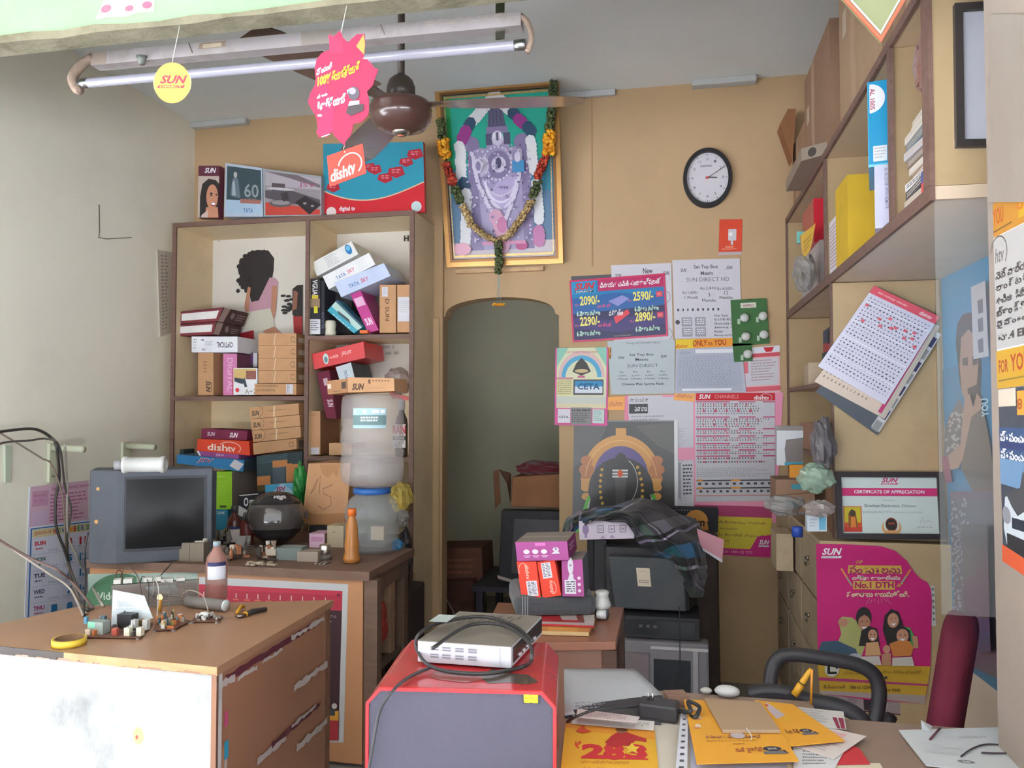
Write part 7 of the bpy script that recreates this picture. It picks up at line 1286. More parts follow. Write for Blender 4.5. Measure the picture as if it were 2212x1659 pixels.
b = B(); zf = Z(1152,4.04,1460); b.box(onY(1480,1200,4.06).x, 4.04, zbt+.002 if zbt+.002 < zf else zf-.02, onY(1540,1200,4.06).x, 4.16, zf-.001, h('2c2828')) 
b.build('support_block', DUSTY, label='dark block under the long black box', cat='block')
b = B(); f = b.slab([onY(x,y,3.66) for x,y in ((1505,1142),(1564,1166),(1560,1216),(1514,1186))], .006, h('c88c98'))['front']; f.poly([(0,.9),(1,.86),(1,1),(0,1)],WP); b.build('pink_folder', PAPER, label='pink folder sticking out right of the checked shirt', cat='folder')
# checked shirt: draped cloth with real folds
SH = bpy.data.materials.new('checked_cloth'); SH.use_nodes = True; nt = SH.node_tree; N, L = nt.nodes, nt.links; pz = N['Principled BSDF']; pz.inputs['Roughness'].default_value = .9; pz.inputs['Sheen Weight'].default_value = .2
uvn = N.new('ShaderNodeUVMap'); sep = N.new('ShaderNodeSeparateXYZ'); L.new(uvn.outputs[0], sep.inputs[0])
def stripe(sock, freq, ramp):
    m1 = N.new('ShaderNodeMath'); m1.operation = 'MULTIPLY'; m1.inputs[1].default_value = freq; L.new(sock, m1.inputs[0]); m2 = N.new('ShaderNodeMath'); m2.operation = 'FRACT'; L.new(m1.outputs[0], m2.inputs[0])
    r = N.new('ShaderNodeValToRGB'); r.color_ramp.interpolation = 'CONSTANT'; e = r.color_ramp.elements
    e[0].position = 0; e[0].color = (*ramp[0][1], 1); e[1].position = ramp[1][0]; e[1].color = (*ramp[1][1], 1)
    for pos, cc in ramp[2:]: k = e.new(pos); k.color = (*cc, 1)
    L.new(m2.outputs[0], r.inputs[0]); return r.outputs[0]
a1 = stripe(sep.outputs[0], 1.5, [(0,h('4a464c')),(.2,h('908c96')),(.36,h('2a282c')),(.42,h('c0bcc4')),(.45,h('2a282c')),(.58,h('3478a0')),(.72,h('322e32')),(.8,h('b0acb4')),(.83,h('322e32'))])
a2 = stripe(sep.outputs[1], 1.5, [(0,h('2c2a30')),(.22,h('8c8892')),(.45,h('28262a')),(.5,h('c0bcc4')),(.53,h('28262a')),(.62,h('2c5c3c')),(.8,h('2c2a30')),(.86,h('78747c')),(.89,h('2c2a30'))])
mx = N.new('ShaderNodeMix'); mx.data_type = 'RGBA'; mx.blend_type = 'OVERLAY'; mx.inputs[0].default_value = .85; L.new(a1, mx.inputs[6]); L.new(a2, mx.inputs[7]); L.new(mx.outputs[2], pz.inputs['Base Color'])
up_ = [(1215,1150),(1225,1120),(1250,1100),(1300,1092),(1345,1085),(1385,1076),(1420,1080),(1450,1096),(1485,1112),(1512,1128),(1528,1165),(1532,1215)]
dn_ = [(1222,1165),(1250,1140),(1275,1128),(1310,1126),(1350,1126),(1370,1150),(1385,1180),(1415,1205),(1450,1212),(1475,1255),(1492,1292),(1520,1290)]
nu, nv = 66, 34; vs = []; uvs = []
def lerp_path(P_, t): k = min(int(t*(len(P_)-1)), len(P_)-2); fr = t*(len(P_)-1)-k; return (P_[k][0]*(1-fr)+P_[k+1][0]*fr, P_[k][1]*(1-fr)+P_[k+1][1]*fr)
for j in range(nv+1):
    for i in range(nu+1):
        u, v = i/nu, j/nv; a, d = lerp_path(up_, u), lerp_path(dn_, u); e = 1-abs(2*v-1)
        x, y = a[0]*(1-v)+d[0]*v, a[1]*(1-v)+d[1]*v
        fold = .035*math.sin(u*34+v*5+3*noise.noise(Vector((u*3,v*3,1))))*(.4+.6*v)+.04*noise.noise(Vector((u*7,v*5,3)))
        Yv = 3.82-.34*math.sin(min(v*1.25,1)*math.pi/2)*(.55+.45*u)-.02+fold*.7
        x += 7*noise.noise(Vector((u*9,v*6,7))); y += 7*noise.noise(Vector((u*8,v*6,11)))
        vs.append(onY(x, y, max(Yv, 3.40))); uvs.append((u*1.15+v*.35, v*.75-u*.5+.9))
me = bpy.data.meshes.new('checked_shirt'); off = onY(1380, 1290, 3.6); me.from_pydata([p-off for p in vs], [], [(j*(nu+1)+i,(j+1)*(nu+1)+i,(j+1)*(nu+1)+i+1,j*(nu+1)+i+1) for j in range(nv) for i in range(nu)])
uvl = me.uv_layers.new(name='UVMap')
for lp in me.loops: uvl.data[lp.index].uv = uvs[lp.vertex_index]
for p_ in me.polygons: p_.use_smooth = True
me.materials.append(SH); so = bpy.data.objects.new('checked_shirt', me); COL.objects.link(so); so.location = off; so['label'] = 'dark checked shirt draped over the black television'; so['category'] = 'shirt'
md = so.modifiers.new('s', 'SOLIDIFY'); md.thickness = .006; md = so.modifiers.new('ss', 'SUBSURF'); md.levels = 1; md.render_levels = 1
# ================================================================ SMALL BROWN TABLE
ZS = .75; P_ = [onZ(1075,1301,ZS), onZ(1348,1311,ZS), onZ(1331,1386,ZS), onZ(1035,1390,ZS)]
st = thing('small_table', 'small brown laminate table in the middle of the room', 'table', (P_[0]+P_[2])/2)
b = B(); b.mesh([vq(p,ZS-.025) for p in P_]+[vq(p,ZS) for p in P_], [(3,2,1,0)[::-1],(4,5,6,7)[::-1]]+[(i,(i+1)%4,4+(i+1)%4,4+i)[::-1] for i in range(4)], h('8a563e')); b.build('table_top', LAMB, st, bevel=.003)
for p in P_:
    c_ = sum(P_, Vector())/4; p2 = p.lerp(c_, .09); b = B(); b.box(p2.x-.02,p2.y-.02,0,p2.x+.02,p2.y+.02,ZS-.026,h('4c3428')); b.build('leg', WOOD, st)
b = B(); f_ = [p.lerp(sum(P_, Vector())/4, .07) for p in (P_[3], P_[2])]; b.slab([vq(f_[0],ZS-.027),vq(f_[1],ZS-.027),vq(f_[1],ZS-.34),vq(f_[0],ZS-.34)], .015, h('7c5440')); b.build('front_board', LAMB, st)
b = B(); f_ = [p.lerp(sum(P_, Vector())/4, .07) for p in (P_[2], P_[1])]; b.slab([vq(f_[0],ZS-.027),vq(f_[1],ZS-.027),vq(f_[1],ZS-.2),vq(f_[0],ZS-.2)], .015, h('3c3030')); b.build('side_rail', WOOD, st)
def on(px, py, z=ZS): return onZ(px, py, z)
# magazines
def flat(name, label, cat, q, z, t, col, ops=None, mat=PAPER, side=None):
    b = B(); Q = [onZ(x, y, z+t) for x, y in q]; f = b.slab(Q, t-.0006, col); (ops or (lambda f: 0))(f['front'])
    if side: side(f['bottom'])
    return b.build(name, mat, label=label, cat=cat)
flat('magazine','orange fronted booklet at the bottom of the pile on the small table','magazine',[(1135,1335),(1286,1337),(1272,1366),(1150,1362)],ZS+.001,.012,h('c88c48'),lambda f:f.rect(.3,.6,.8,1,h('d8a050')),GLOSSY,lambda f:f.rect(0,0,1,1,h('c8a878')))
flat('magazine','red covered magazine on the orange booklet on the small table','magazine',[(1118,1322),(1284,1326),(1283,1352),(1160,1347)],ZS+.014,.006,h('b02830'),lambda f:(f.rect(.52,.05,.75,.6,h('b8a8a4')),f.rect(.76,.05,1,1,h('8c4c44')),f.rect(.85,.1,1,.9,h('c8bcb8')),f.poly([(0,.8),(1,.8),(1,1),(0,1)],h('c0b0ac'))),GLOSSY)
# dark folded bag
b = B(); q = [onZ(1112,1334,ZS+.021), onZ(1290,1330,ZS+.021)]; z_l, z_h = ZS+.021, ZS+.021+.075
d_ = (q[1]-q[0]); nrm = Vector((-d_.y, d_.x, 0)).normalized(); b.hexa([vq(q[0],z_h-.01),vq(q[1],z_h-.014),vq(q[1],z_l),vq(q[0],z_l)],[vq(q[0]+nrm*.24,z_h),vq(q[1]+nrm*.24,z_h),vq(q[1]+nrm*.24,z_l),vq(q[0]+nrm*.24,z_l)],h('44464a'))
f = Face(b, [vq(q[0],z_h-.01),vq(q[1],z_h-.014),vq(q[1],z_l),vq(q[0],z_l)])
for k in range(3): f.rect(.09+.03*k,0,.1+.03*k,1,h('8c9094'))
b.build('folded_bag', CLOTH, label='dark grey folded bag with pale stripes under the product boxes', cat='bag', bevel=.02)
zb1 = z_h; PU2 = h('a04c88')
def cam(f, u, v, s): f.ell(u,v,s*.6,s*1.1,h('c8c4cc'),16); f.circ(u,v-.02,s*.25,h('8c7c90'),12); f.poly([(u-s*.9,v+s*2.2),(u-s*.3,v+s*1.0),(u+s*.5,v+s*1.0),(u+s*.7,v+s*2.2)],h('c8c4cc'))
Yb2 = q[0].y+.03
def bx(name, label, q_, Y, dep, col, o, s_=None, t_=None, grp=None): return carton(name, label, 'box', q_, Y, dep, col, o, s_, top=t_, group=grp, mat=CARD)
rot1 = lambda f:(f.arc(.3,.25,.25,.2,.002,200,60,h('e8a898')),f.T('dishtv',.38,.08,.58,.5,h('f0b0a0'),.02,.1,90),f.rect(.35,.53,.9,.95,h('d0ccd4')),f.rows(.42,.56,.85,.92,9,DGR,.1,.2,.06,ragged=False))
rot2 = lambda f:(f.rect(.2,.05,.72,.48,h('d0ccd4')),f.rows(.25,.08,.68,.45,9,DGR,.1,.2,.06,ragged=False),f.T('dishtv',.45,.55,.65,.92,h('f0b0a0'),.02,.1,270),f.arc(.6,.75,.22,.18,.002,90,-90,h('e8a898')))
bx('orange_product_box','orange red box with white barcode label, left of the two under the purple box',[(1116,1213),(1158,1213),(1168,1290),(1127,1294)],Yb2,.16,h('dc4430'),rot1,grp=None)
bx('orange_product_box','orange red box with its barcode label on top, right of its twin',[(1160,1214),(1198,1209),(1212,1286),(1172,1292)],Yb2+.005,.16,h('dc4430'),rot2)
def o(f): cam(f,.42,.16,.22); f.rect(.12,.54,.64,.93,h('d0ccd4')); f.rows(.2,.58,.6,.9,5,DGR,.1,.3,.06,ragged=False); [f.ell(.8,.5+.17*k,.08,.045,h('d8c0d4'),10) for k in range(3)]
bx('purple_product_box','upright purple camera box at the right of the orange boxes',[(1213,1212),(1258,1208),(1262,1289),(1215,1288)],Yb2+.01,.15,PU2,o,lambda f:f.rect(0,0,1,1,h('5c6068')),lambda f:f.rect(0,0,1,1,h('8c8480')))
def o(f): 
    for k in range(3): f.ell(.2+.17*k,.52,.06,.12,h('d8c8d8'),14); f.rect(.14+.17*k,.72,.27+.17*k,.76,h('c8a8c4')); f.rect(.16+.17*k,.79,.25+.17*k,.82,h('c8a8c4'))
    cam(f,.77,.42,.1); f.rect(.38,.05,.58,.22,h('c870b0'))
bx('purple_product_box','purple camera box lying on top of the orange boxes',[(1113,1171),(1225,1169),(1229,1210),(1117,1212)],Yb2-.005,.2,PU2,o,lambda f:(f.rect(0,0,1,1,h('802c60')),f.rows(.2,.3,.8,.7,2,h('d8b0cc'))),lambda f:(f.rect(0,0,1,1,h('8c8078')),f.rect(.0,.45,1,.55,h('a09488'))))
# silver clamp
p = on(1300,1338); b = B(); b.lathe([(.02,0),(.024,.01),(.022,.03),(.018,.032)], h('5c5c60'), 16, rotm((p.x,p.y+.01,ZS+.002))); b.lathe([(.026,.034),(.03,.045),(.024,.06),(.02,.075),(.024,.085),(.016,.09),(0,.09)], h('c8c8c4'), 18, rotm((p.x,p.y+.012,ZS))); b.lathe([(.015,0),(.015,.03)], h('d0d0d0'), 12, rotm((p.x-.015,p.y-.01,ZS+.018),0,0,math.pi/2)); b.build('silver_gadget', SHINY, label='silver and black round gadget at the right rear of the small table', cat='gadget')
# ================================================================ RED SPEAKER AND RECEIVER
zs = .904; A0, A1 = onZ(821,1483,zs), onZ(1171,1492,zs); B0, B1 = onZ(897,1395,zs), onZ(1193,1388,zs)
sp = thing('red_speaker', 'big red speaker box with purple grey grille in the foreground', 'speaker', ((A0+A1)/2).to_3d()); zlow = .30
wd = (A1-A0); wn = wd.normalized(); dn2 = Vector((-wn.y, wn.x, 0)); dep = (B1-A1).dot(dn2)
ch_ = .026; L_, R_ = A0-wn*ch_, A1+wn*ch_
outl = lambda o_, i=0: [vq(A0+o_+wn*i*.4, zs-i), vq(A1+o_-wn*i*.4, zs-i), vq(R_+o_-wn*i, zs-ch_*1.1-i*.3), vq(R_+o_-wn*i, zlow+i), vq(L_+o_+wn*i, zlow+i), vq(L_+o_+wn*i, zs-ch_*1.1-i*.3)]
REDC = h('b82a30')
b = B(); fr, bk = outl(Vector()), outl(dn2*dep); k = len(fr)
b.mesh(fr+bk, [tuple(range(k))[::-1], tuple(range(k, 2*k))]+[(i,(i+1)%k,k+(i+1)%k,k+i) for i in range(k)], REDC)
tf = Face(b, [vq(p+dn2*q_+Vector((0,0,0)),zs) for p,q_ in ((A0,dep),(A1,dep),(A1,0),(A0,0))]); tf.EPS = .0004
tf.poly([(.66,.62),(.72,.66),(.8,.7),(.9,.72),(.95,.8),(.97,.86),(.9,.9),(.78,.88),(.66,.9),(.6,.8),(.62,.7)],h('4c4038')); tf.poly([(.3,.7),(.45,.68),(.6,.74),(.62,.84),(.52,.9),(.35,.86),(.26,.8)],h('96504c'))
b.build('cabinet', M('red_gloss', .22, .55, var=.03, coat=.4, dirt=.55, dirtcol=h('6c5048'), dscale=5), sp, bevel=.002)
b = B(); o1, o2 = outl(-dn2*.005), outl(-dn2*.005, .006); 
b.mesh(o1+o2+outl(Vector()), [(i,(i+1)%k,k+(i+1)%k,k+i)[::-1] for i in range(k)]+[(i,(i+1)%k,2*k+(i+1)%k,2*k+i) for i in range(k)], h('e03034')); b.build('front_rim', SHINY, sp)
b = B(); o3 = outl(-dn2*.002, .006); b.f(o3[::-1], h('5a5664')); GR = M('speaker_cloth', .85, .2, var=.05, vscale=4, bump=.6, bscale=700); b.build('grille', GR, sp)
gq2 = [onP(x,y,A0-dn2*.0045,dn2) for x,y in ((1131,1499),(1162,1500),(1162,1519),(1132,1518))]
b = B(); f = b.slab([onP(x,y,A0-dn2*.004,dn2) for x,y in ((1128,1497),(1166,1498),(1166,1521),(1129,1520))], .001, h('3c3840'))['front']; f = Face(b, gq2); f.rect(0,0,1,1,h('e8d020')); f.T('E-7001',.1,.3,.9,.65,h('8c7c20'),.02); f.poly([(.45,0),(.55,0),(.5,.15)],h('3c3840')); f.poly([(.45,1),(.55,1),(.5,.85)],h('3c3840')); b.build('yellow_sticker', PAPER, sp, label='yellow price sticker')
c_ = ((A0+A1)/2+dn2*dep/2); b = B(); b.box(c_.x-.15,c_.y-.11,zlow-.02,c_.x+.15,c_.y+.11,zlow-.001,h('7c5c48'))
for sx in (-1,1):
    for sy in (-1,1): b.box(c_.x+sx*.13-.015,c_.y+sy*.09-.015,0,c_.x+sx*.13+.015,c_.y+sy*.09+.015,zlow-.02,h('7c5c48'))
b.build('wooden_stool', WOOD, label='low wooden stool under the red speaker', cat='stool')
# receiver
zr = zs+.001; r0, r1, r2 = onZ(902,1434,zr), onZ(1104,1449,zr), onZ(1170,1376,zr); r3 = r0+(r2-r1); hr = .046
rc_ = thing('satellite_receiver', 'silver set top box with a dusty slotted top lying on the red speaker', 'receiver', (r0+r2)/2)
lo = [vq(p,zr+.004) for p in (r0,r1,r2,r3)]; hi = [vq(p,zr+hr) for p in (r0,r1,r2,r3)]
SIL = h('b4b2ba'); b = B(); b.mesh(lo+hi, [(3,2,1,0),(4,5,6,7)]+[(i,(i+1)%4,4+(i+1)%4,4+i) for i in range(4)], SIL)
f = Face(b, [hi[0],hi[1],lo[1],lo[0]])
for u in (.14,.27,.41,.55):
    for v in (.2,.55):
        for k in range(2): f.rect(u,v+.12*k,u+.09,v+.07+.12*k,h('77757c'))
f.rect(.885,.05,.89,1,h('8c8a90'))
b.build('case', PLAST, rc_, bevel=.0015)
b = B(); tpv = Face(b, [hi[3]+Vector((0,0,.0012)),hi[2]+Vector((0,0,.0012)),hi[1]+Vector((0,0,.0012)),hi[0]+Vector((0,0,.0012))]); tpv.box(0,0,1,1,-.001,0,h('7c746c'))
for r in range(6):
    for k in range(7):
        for m_ in range(3): u=.1+.115*k+.012*m_+.02*(r%2); v=.12+.13*r; tpv.rect(u,v,u+.007,v+.03,h('2c2826')); tpv.rect(u,v+.045,u+.007,v+.075,h('2c2826'))
tpv.rect(.05,.62,.25,.86,h('a8b0b0')); b.build('top_cover', DUSTY, rc_)
b = B(); f = Face(b, [hi[1],hi[2],lo[2],lo[1]]); f.box(.05,.08,.98,.8,0,.002,h('221c20')); b.build('front_panel', SHINY, rc_)
for k in range(5):
    b = B(); f2 = Face(b, f.q); f2.box(.2+.12*k,.62,.25+.12*k,.72,.002,.005,h('c8c4c8')); b.build('button', PLAST, rc_)
oz = lambda x, y, z: onZ(x, y, z)
cable('receiver_lead','black power lead looped over the receiver and down past the speaker',[oz(935,1400,zs+.06),oz(1010,1352,zs+.062),oz(1085,1350,zs+.062),oz(1140,1385,zs+.06),onZ(1148,1420,zs+.05),onZ(1135,1438,zs+.008),onZ(1060,1454,zs+.007),onZ(980,1452,zs+.007),onZ(925,1436,zs+.012),onP(900,1400,r0-(r1-r0).normalized()*.006,(r1-r0).normalized()),oz(905,1370,zs+.056),oz(950,1345,zs+.06),oz(1040,1332,zs+.06),oz(1110,1352,zs+.06),oz(1150,1385,zs+.055)],.0038,h('2c2a2c'))
cable('thin_power_lead','thin black lead running down over the corner of the red speaker',[onZ(935,1440,zs+.008),onZ(885,1462,zs+.006),onZ(848,1492,zs+.006)+wn*0-dn2*.008,vq(A0,zs-.04)+wn*.004-dn2*.018,vq(A0,zs-.1)-wn*.008-dn2*.019,vq(A0,zs-.2)-wn*.022-dn2*.02,vq(A0,zs-.4)-wn*.034-dn2*.012],.003,h('3a383c'))
# ================================================================ RIGHT COUNTER WITH PAPERS
ZP = .75; q = [onZ(1205,1700,ZP), onZ(1222,1448,ZP)]
ct = thing('paper_counter', 'brown counter table covered with papers at the lower right', 'table', (.3, 1.7, 0))
cx0, cx1, cy0, cy1 = onZ(1222,1640,ZP).x, XP-.004, 1.28, onZ(1300,1448,ZP).y
CX0 = cx0-.02
b = B(); b.box(CX0,cy0,ZP-.03,.3,cy1-.12,ZP,h('8a7264')); b.box(.301,cy0,ZP-.03,cx1,1.84,ZP,h('8a7264')); b.build('counter_top', LAMB, ct)
for x,y in ((CX0+.03,cy0+.03),(CX0+.03,cy1-.2),(cx1-.1,cy0+.03),(cx1-.1,1.76)): b = B(); b.box(x,y,0,x+.05,y+.05,ZP-.031,h('5c463a')); b.build('leg', WOOD, ct)
b = B(); q_ = [onZ(x,y,ZP+.001) for x,y in ((1218,1700),(1222,1540),(1470,1540),(1480,1700))]
def pap(name, label, q, z, col=WP, ops=None, t=.0012, cat='paper', mat=PAPER): return flat(name, label, cat, q, z, t, col, ops, mat)
for i,(nm,qq,z,cc) in enumerate((('large pale sheet spread over the counter beside the 283 flyer',[(1400,1550),(1500,1540),(1500,1680),(1400,1680)],.001,h('c4bcb0')),('white sheet pile under the yellow flyers',[(1488,1560),(1740,1560),(1745,1675),(1492,1675)],.0025,h('c0c4dc')))): pap('paper_sheet', nm, qq, ZP+z, cc)
b = B(); n = 10; vs = []                                       # printed sheet, curling
for j in range(n+1):
    for i in range(n+1):
        u, v = i/n, j/n; xt = 1218+153*u; xb_ = 1220+235*u; x = xt*(1-v)+xb_*v; y = 1444*(1-v)+(1545-22*u)*v; vs.append(onZ(x, y, ZP+.012+.012*math.sin(v*5)*(.3+u*.5)))
b.mesh(vs, [(j*(n+1)+i,(j+1)*(n+1)+i,(j+1)*(n+1)+i+1,j*(n+1)+i+1) for j in range(n) for i in range(n)], h('aeb0b6'), None, True)
rr = random.Random(1); f = Face(b, [vs[0],vs[n],vs[-1],vs[n*(n+1)]]); f.EPS = .0008
f.rows(.1,.55,.5,.95,7,h('8c8e98'),.02,.05,seed=4)
ps = b.build('printed_sheet', PAPER, label='large grey printed sheet at the far left of the counter', cat='paper'); ps.modifiers.new('s','SOLIDIFY').thickness = .001
b = B(); p0, p1 = onZ(1222,1545,ZP), onZ(1430,1530,ZP); b.box(p0.x, p0.y-.02, ZP+.0005, p1.x, p1.y+.06, ZP+.008, h('3c3a40')); b.build('black_pad', DUSTY, label='dark pad lying under the grey printed sheet', cat='pad')
def o(f):
    f.rect(0,0,1,1,h('d8a42c')); f.poly([(0,0),(1,0),(1,.25),(0,.1)],h('d89030')); f.T('₹',.12,.38,.19,.52,RED,.02); 
    f.T('2',.2,.42,.45,.72,h('c42c34'),.06); f.T('8',.43,.38,.66,.74,h('c42c34'),.06); f.T('3',.66,.38,.9,.72,h('c42c34'),.06); f.rect(.2,.69,.9,.72,h('c42c34'))
    f.poly([(.45,.38),(.52,.22),(.6,.12),(.7,.12),(.82,.2),(.9,.24),(.9,.32),(.78,.3),(.72,.42),(.5,.45)],h('b02c30')); f.ell(.63,.1,.05,.06,h('8c5c44'),12); f.poly([(.57,.05),(.7,.04),(.7,.09),(.57,.1)],h('5c3424'))
    f.poly([(.66,.45),(.71,.44),(.74,.36),(.77,.44),(.82,.45),(.78,.52),(.8,.6),(.74,.55),(.68,.6),(.7,.52)],h('e0c040')); f.poly([(.15,.12),(.2,.02),(.24,.12),(.3,.16),(.2,.22),(.12,.18)],h('c84c2c'))
    f.T('ఉచిత ఆఫర్ మీ కోసం మాత్రమే',.2,.76,.7,.82,h('b0682c'),.01); f.T('మీ రీచార్జ్ వివరాలు',.2,.9,.62,.98,h('a83c2c'),.03)
pap('yellow_flyer','yellow flyer with a big red 283 on the counter beside the red speaker',[(1222,1562),(1414,1577),(1424,1672),(1210,1672)],ZP+.004,h('d8a42c'),o,.0015,'flyer')
pap('folded_leaflet','white leaflet edge tucked above the 283 flyer',[(1238,1545),(1260,1542),(1414,1560),(1412,1576),(1360,1574),(1300,1560)][:1]+[(1414,1558),(1412,1578),(1234,1563)],ZP+.0075,h('d0ccc8'),lambda f:f.T('ఉచితం',.75,.2,.95,.7,GRY,.01,0,180),.001)
pap('booklet','white and red lettered booklet behind the 283 flyer',[(1248,1531),(1382,1548),(1375,1560),(1244,1548)],ZP+.0265,h('c8bcbc'),lambda f:f.rows(.15,.2,.85,.85,3,h('a87c84'),.02,.05),.002)
b = B(); p = onZ(1420,1562,ZP); s_ = .0
M4 = rotm((p.x,p.y,ZP+.004), math.radians(-8)); b.box(-.042,-.005,0,.042,.045,.036,h('2b2a2e'),None,M4); ad = b.build('power_adapter', PLAST, label='black power adapter with two metal pins on the counter', cat='adapter', bevel=.006)
for dx in (-.019,-.009): b = B(); b.tube([M4@Vector((dx-.004,.02,.036)), M4@Vector((dx-.004,.02,.052))], .0022, h('c8c8c8'), 8); b.build('pin', METAL, ad)
cable('adapter_lead','black lead arching from the adapter over the papers',[M4@Vector((-.04,.02,.02)),onZ(1330,1530,ZP+.04),onZ(1290,1532,ZP+.045),onZ(1245,1548,ZP+.035),onZ(1225,1560,ZP+.012)],.003,h('2a2a2e'))
cable('coiled_lead','black coiled lead beside the adapter',[M4@Vector((.04,.02,.02)),M4@Vector((.07,.0,.03)),M4@Vector((.06,.04,.035)),M4@Vector((.085,.03,.03)),M4@Vector((.08,-.005,.02)),M4@Vector((.065,.03,.012)),M4@Vector((.09,.05,.01))],.0045,h('2a2a2e'))
p = onZ(1462,1528,ZP); b = B(); b.box(-.02,0,0,.028,.04,.024,h('8c6c5c'),None,rotm((p.x,p.y,ZP+.001),.3)); b.build('wooden_block', WOOD, label='small brown block behind the yellow flyers', cat='block')
def o(f): [f.rect(.3,.03+.097*i,.7,.06+.097*i,h('4c4c50')) for i in range(10)]
pap('perforated_strip','white strip with a row of punched holes at the edge of the flyer pile',[(1471,1537),(1487,1538),(1484,1672),(1458,1672)],ZP+.014,h('c8c8d4'),o,.0015)
def stbpic(f,u,v,s): f.ell(u,v,.075*s,.028*s,h('38343a'),18); f.T('SUN HD',u-.035*s,v-.01*s,u+.035*s,v+.01*s,h('c8c4c8'),.02); f.poly([(u-.08*s,v+.03*s),(u+.07*s,v+.025*s),(u+.1*s,v+.06*s),(u-.08*s,v+.06*s)],h('6c686c')); f.poly([(u+.07*s,v+.02*s),(u+.1*s,v+.055*s),(u+.11*s,v+.055*s),(u+.09*s,v+.015*s)],h('3c3034'))
def o2(f): stbpic(f,.55,.72,1.6); f.rect(.05,.05,.5,.5,h('d8a030')); f.poly([(.1,.1),(.3,.05),(.45,.35),(.2,.45)],h('b8a8b0')); f.T('రీచార్జ్',.15,.68,.42,.78,h('8c5030'),.02); f.circ(.2,.12,.06,h('c83c34'))
pap('yellow_flyer','yellow flyer with a set top box picture spreading right from the pile',[(1630,1512),(1712,1521),(1826,1600),(1700,1612)],ZP+.016,h('dc9c2c'),o2,.002,'flyer')
def o(f):
    for u,v in ((.12,.17),(.13,.32),(.1,.46)): f.ell(u,v,.035,.03,h('d0c0a8'),9); f.ell(u-.015,v+.03,.04,.015,h('c88c68'),8)
    stbpic(f,.8,.82,1.3); f.T('ఈ పండుగకు మీ కోసం ఉచిత ఆఫర్',.15,.6,.75,.665,h('7c4c54'),.015); f.T('సన్ డైరెక్ట్',.42,.8,.7,.88,h('9c5434'),.03); f.rows(.42,.74,.55,.76,1,h('8c6434')); f.rows(.15,.69,.7,.71,1,h('b08040')); f.ell(.5,.62,.08,.05,h('b0a4a8'),12)
pap('yellow_flyer','topmost yellow flyer with round white pictures at its left edge',[(1477,1511),(1650,1517),(1726,1644),(1505,1650)],ZP+.019,h('dc9c30'),o,.002,'flyer')
pap('brown_card','plain brown card tied on top of the yellow flyers',[(1521,1508),(1642,1516),(1686,1579),(1561,1579)],ZP+.022,h('a88c70'),lambda f:f.rect(0,.97,1,1,h('c8b098')),.005,'card')
b = B(); b.tube(smooth_path([onZ(1612,1572,ZP+.029),onZ(1617,1580,ZP+.032),onZ(1624,1592,ZP+.026),onZ(1622,1598,ZP+.024)],4), .001, h('c8c4bc'), 5); b.build('white_thread', CLOTH, label='short white thread knotted at the front of the brown card', cat='thread')
pap('form_sheet','white form with maroon blocks fanned behind the yellow flyers',[(1712,1526),(1822,1537),(1828,1575),(1760,1570)],ZP+.0115,h('c4c0bc'),lambda f:(f.rect(.72,.4,.82,1,h('8c2c4c')),f.rect(.85,.4,.97,1,h('8c2c4c')),f.rows(.1,.1,.6,.8,5,GRY)),.0015)
pap('pink_lined_sheet','white and pink sheet fanning out at the right of the flyer pile',[(1760,1565),(1872,1590),(1800,1640),(1700,1605)],ZP+.0095,h('cfc4c0'),lambda f:(f.rect(.1,.1,.7,.5,h('d8a8a8')),f.rows(.1,.55,.9,.9,4,GRY)),.0015)
pap('printed_form','white printed form in front of the fanned pink sheet',[(1712,1600),(1830,1610),(1800,1665),(1715,1670)],ZP+.0075,h('c8c8cc'),lambda f:(f.rows(.2,.2,.8,.8,6,h('6c6c70')),),.0015)
pap('red_leaflet','red triangular leaflet corner at the right front of the pile',[(1842,1610),(1858,1618),(1880,1650),(1790,1652)],ZP+.0055,h('c03038'),None,.0015)
pap('cream_sheet','cream sheet at the very front right of the flyer pile',[(1700,1650),(1900,1648),(1920,1680),(1700,1680)],ZP+.004,h('cfc4ac'),None,.0012)
p = onZ(1572,1510,ZP); b = B(); b.blob((p.x,p.y+.012,ZP+.014), .022, h('c4c4c4'), (1.35,.9,.6), 5, .04, 14); b.build('white_mouse', PLAST, label='small white rounded plastic piece behind the brown card', cat='plastic piece')
p = onZ(1526,1503,ZP); b = B(); b.blob((p.x,p.y+.012,ZP+.008), .012, h('b8b4b0'), (1.2,.9,.6), 6, .05, 12); b.build('white_pebble', PLAST, label='tiny pale plastic piece left of the white rounded one', cat='plastic piece')
# pens
pn = thing('yellow_marker','fat yellow marker leaning at the back of the counter','marker',onZ(1716,1507,ZP)); a_ = onZ(1716,1507,ZP)+Vector((0,0,.006)); e_ = onP(1752,1445,a_,Vector((0,1,0)))
b = B(); b.tube([a_, a_.lerp(e_,.45)], .0085, h('d89c20'), 14); b.build('barrel', PLAST, pn); b = B(); b.tube([a_.lerp(e_,.45), a_.lerp(e_,.5), a_.lerp(e_,.85), e_], [.0075,.0075,.006,.0045], h('d8a024'), 12); b.build('cap', PLAST, pn); b = B(); b.tube([a_.lerp(e_,.44), a_.lerp(e_,.47)], .0105, h('4c3c20'), 14); b.build('band', PLAST, pn)
a_ = onZ(1752,1524,ZP)+Vector((0,0,.003)); b = B(); b.tube([a_, onP(1754,1446,a_,Vector((0,1,0)))], .0028, h('d08820'), 8); b.build('orange_pen', PLAST, label='thin orange pen upright beside the fat yellow marker', cat='pen')
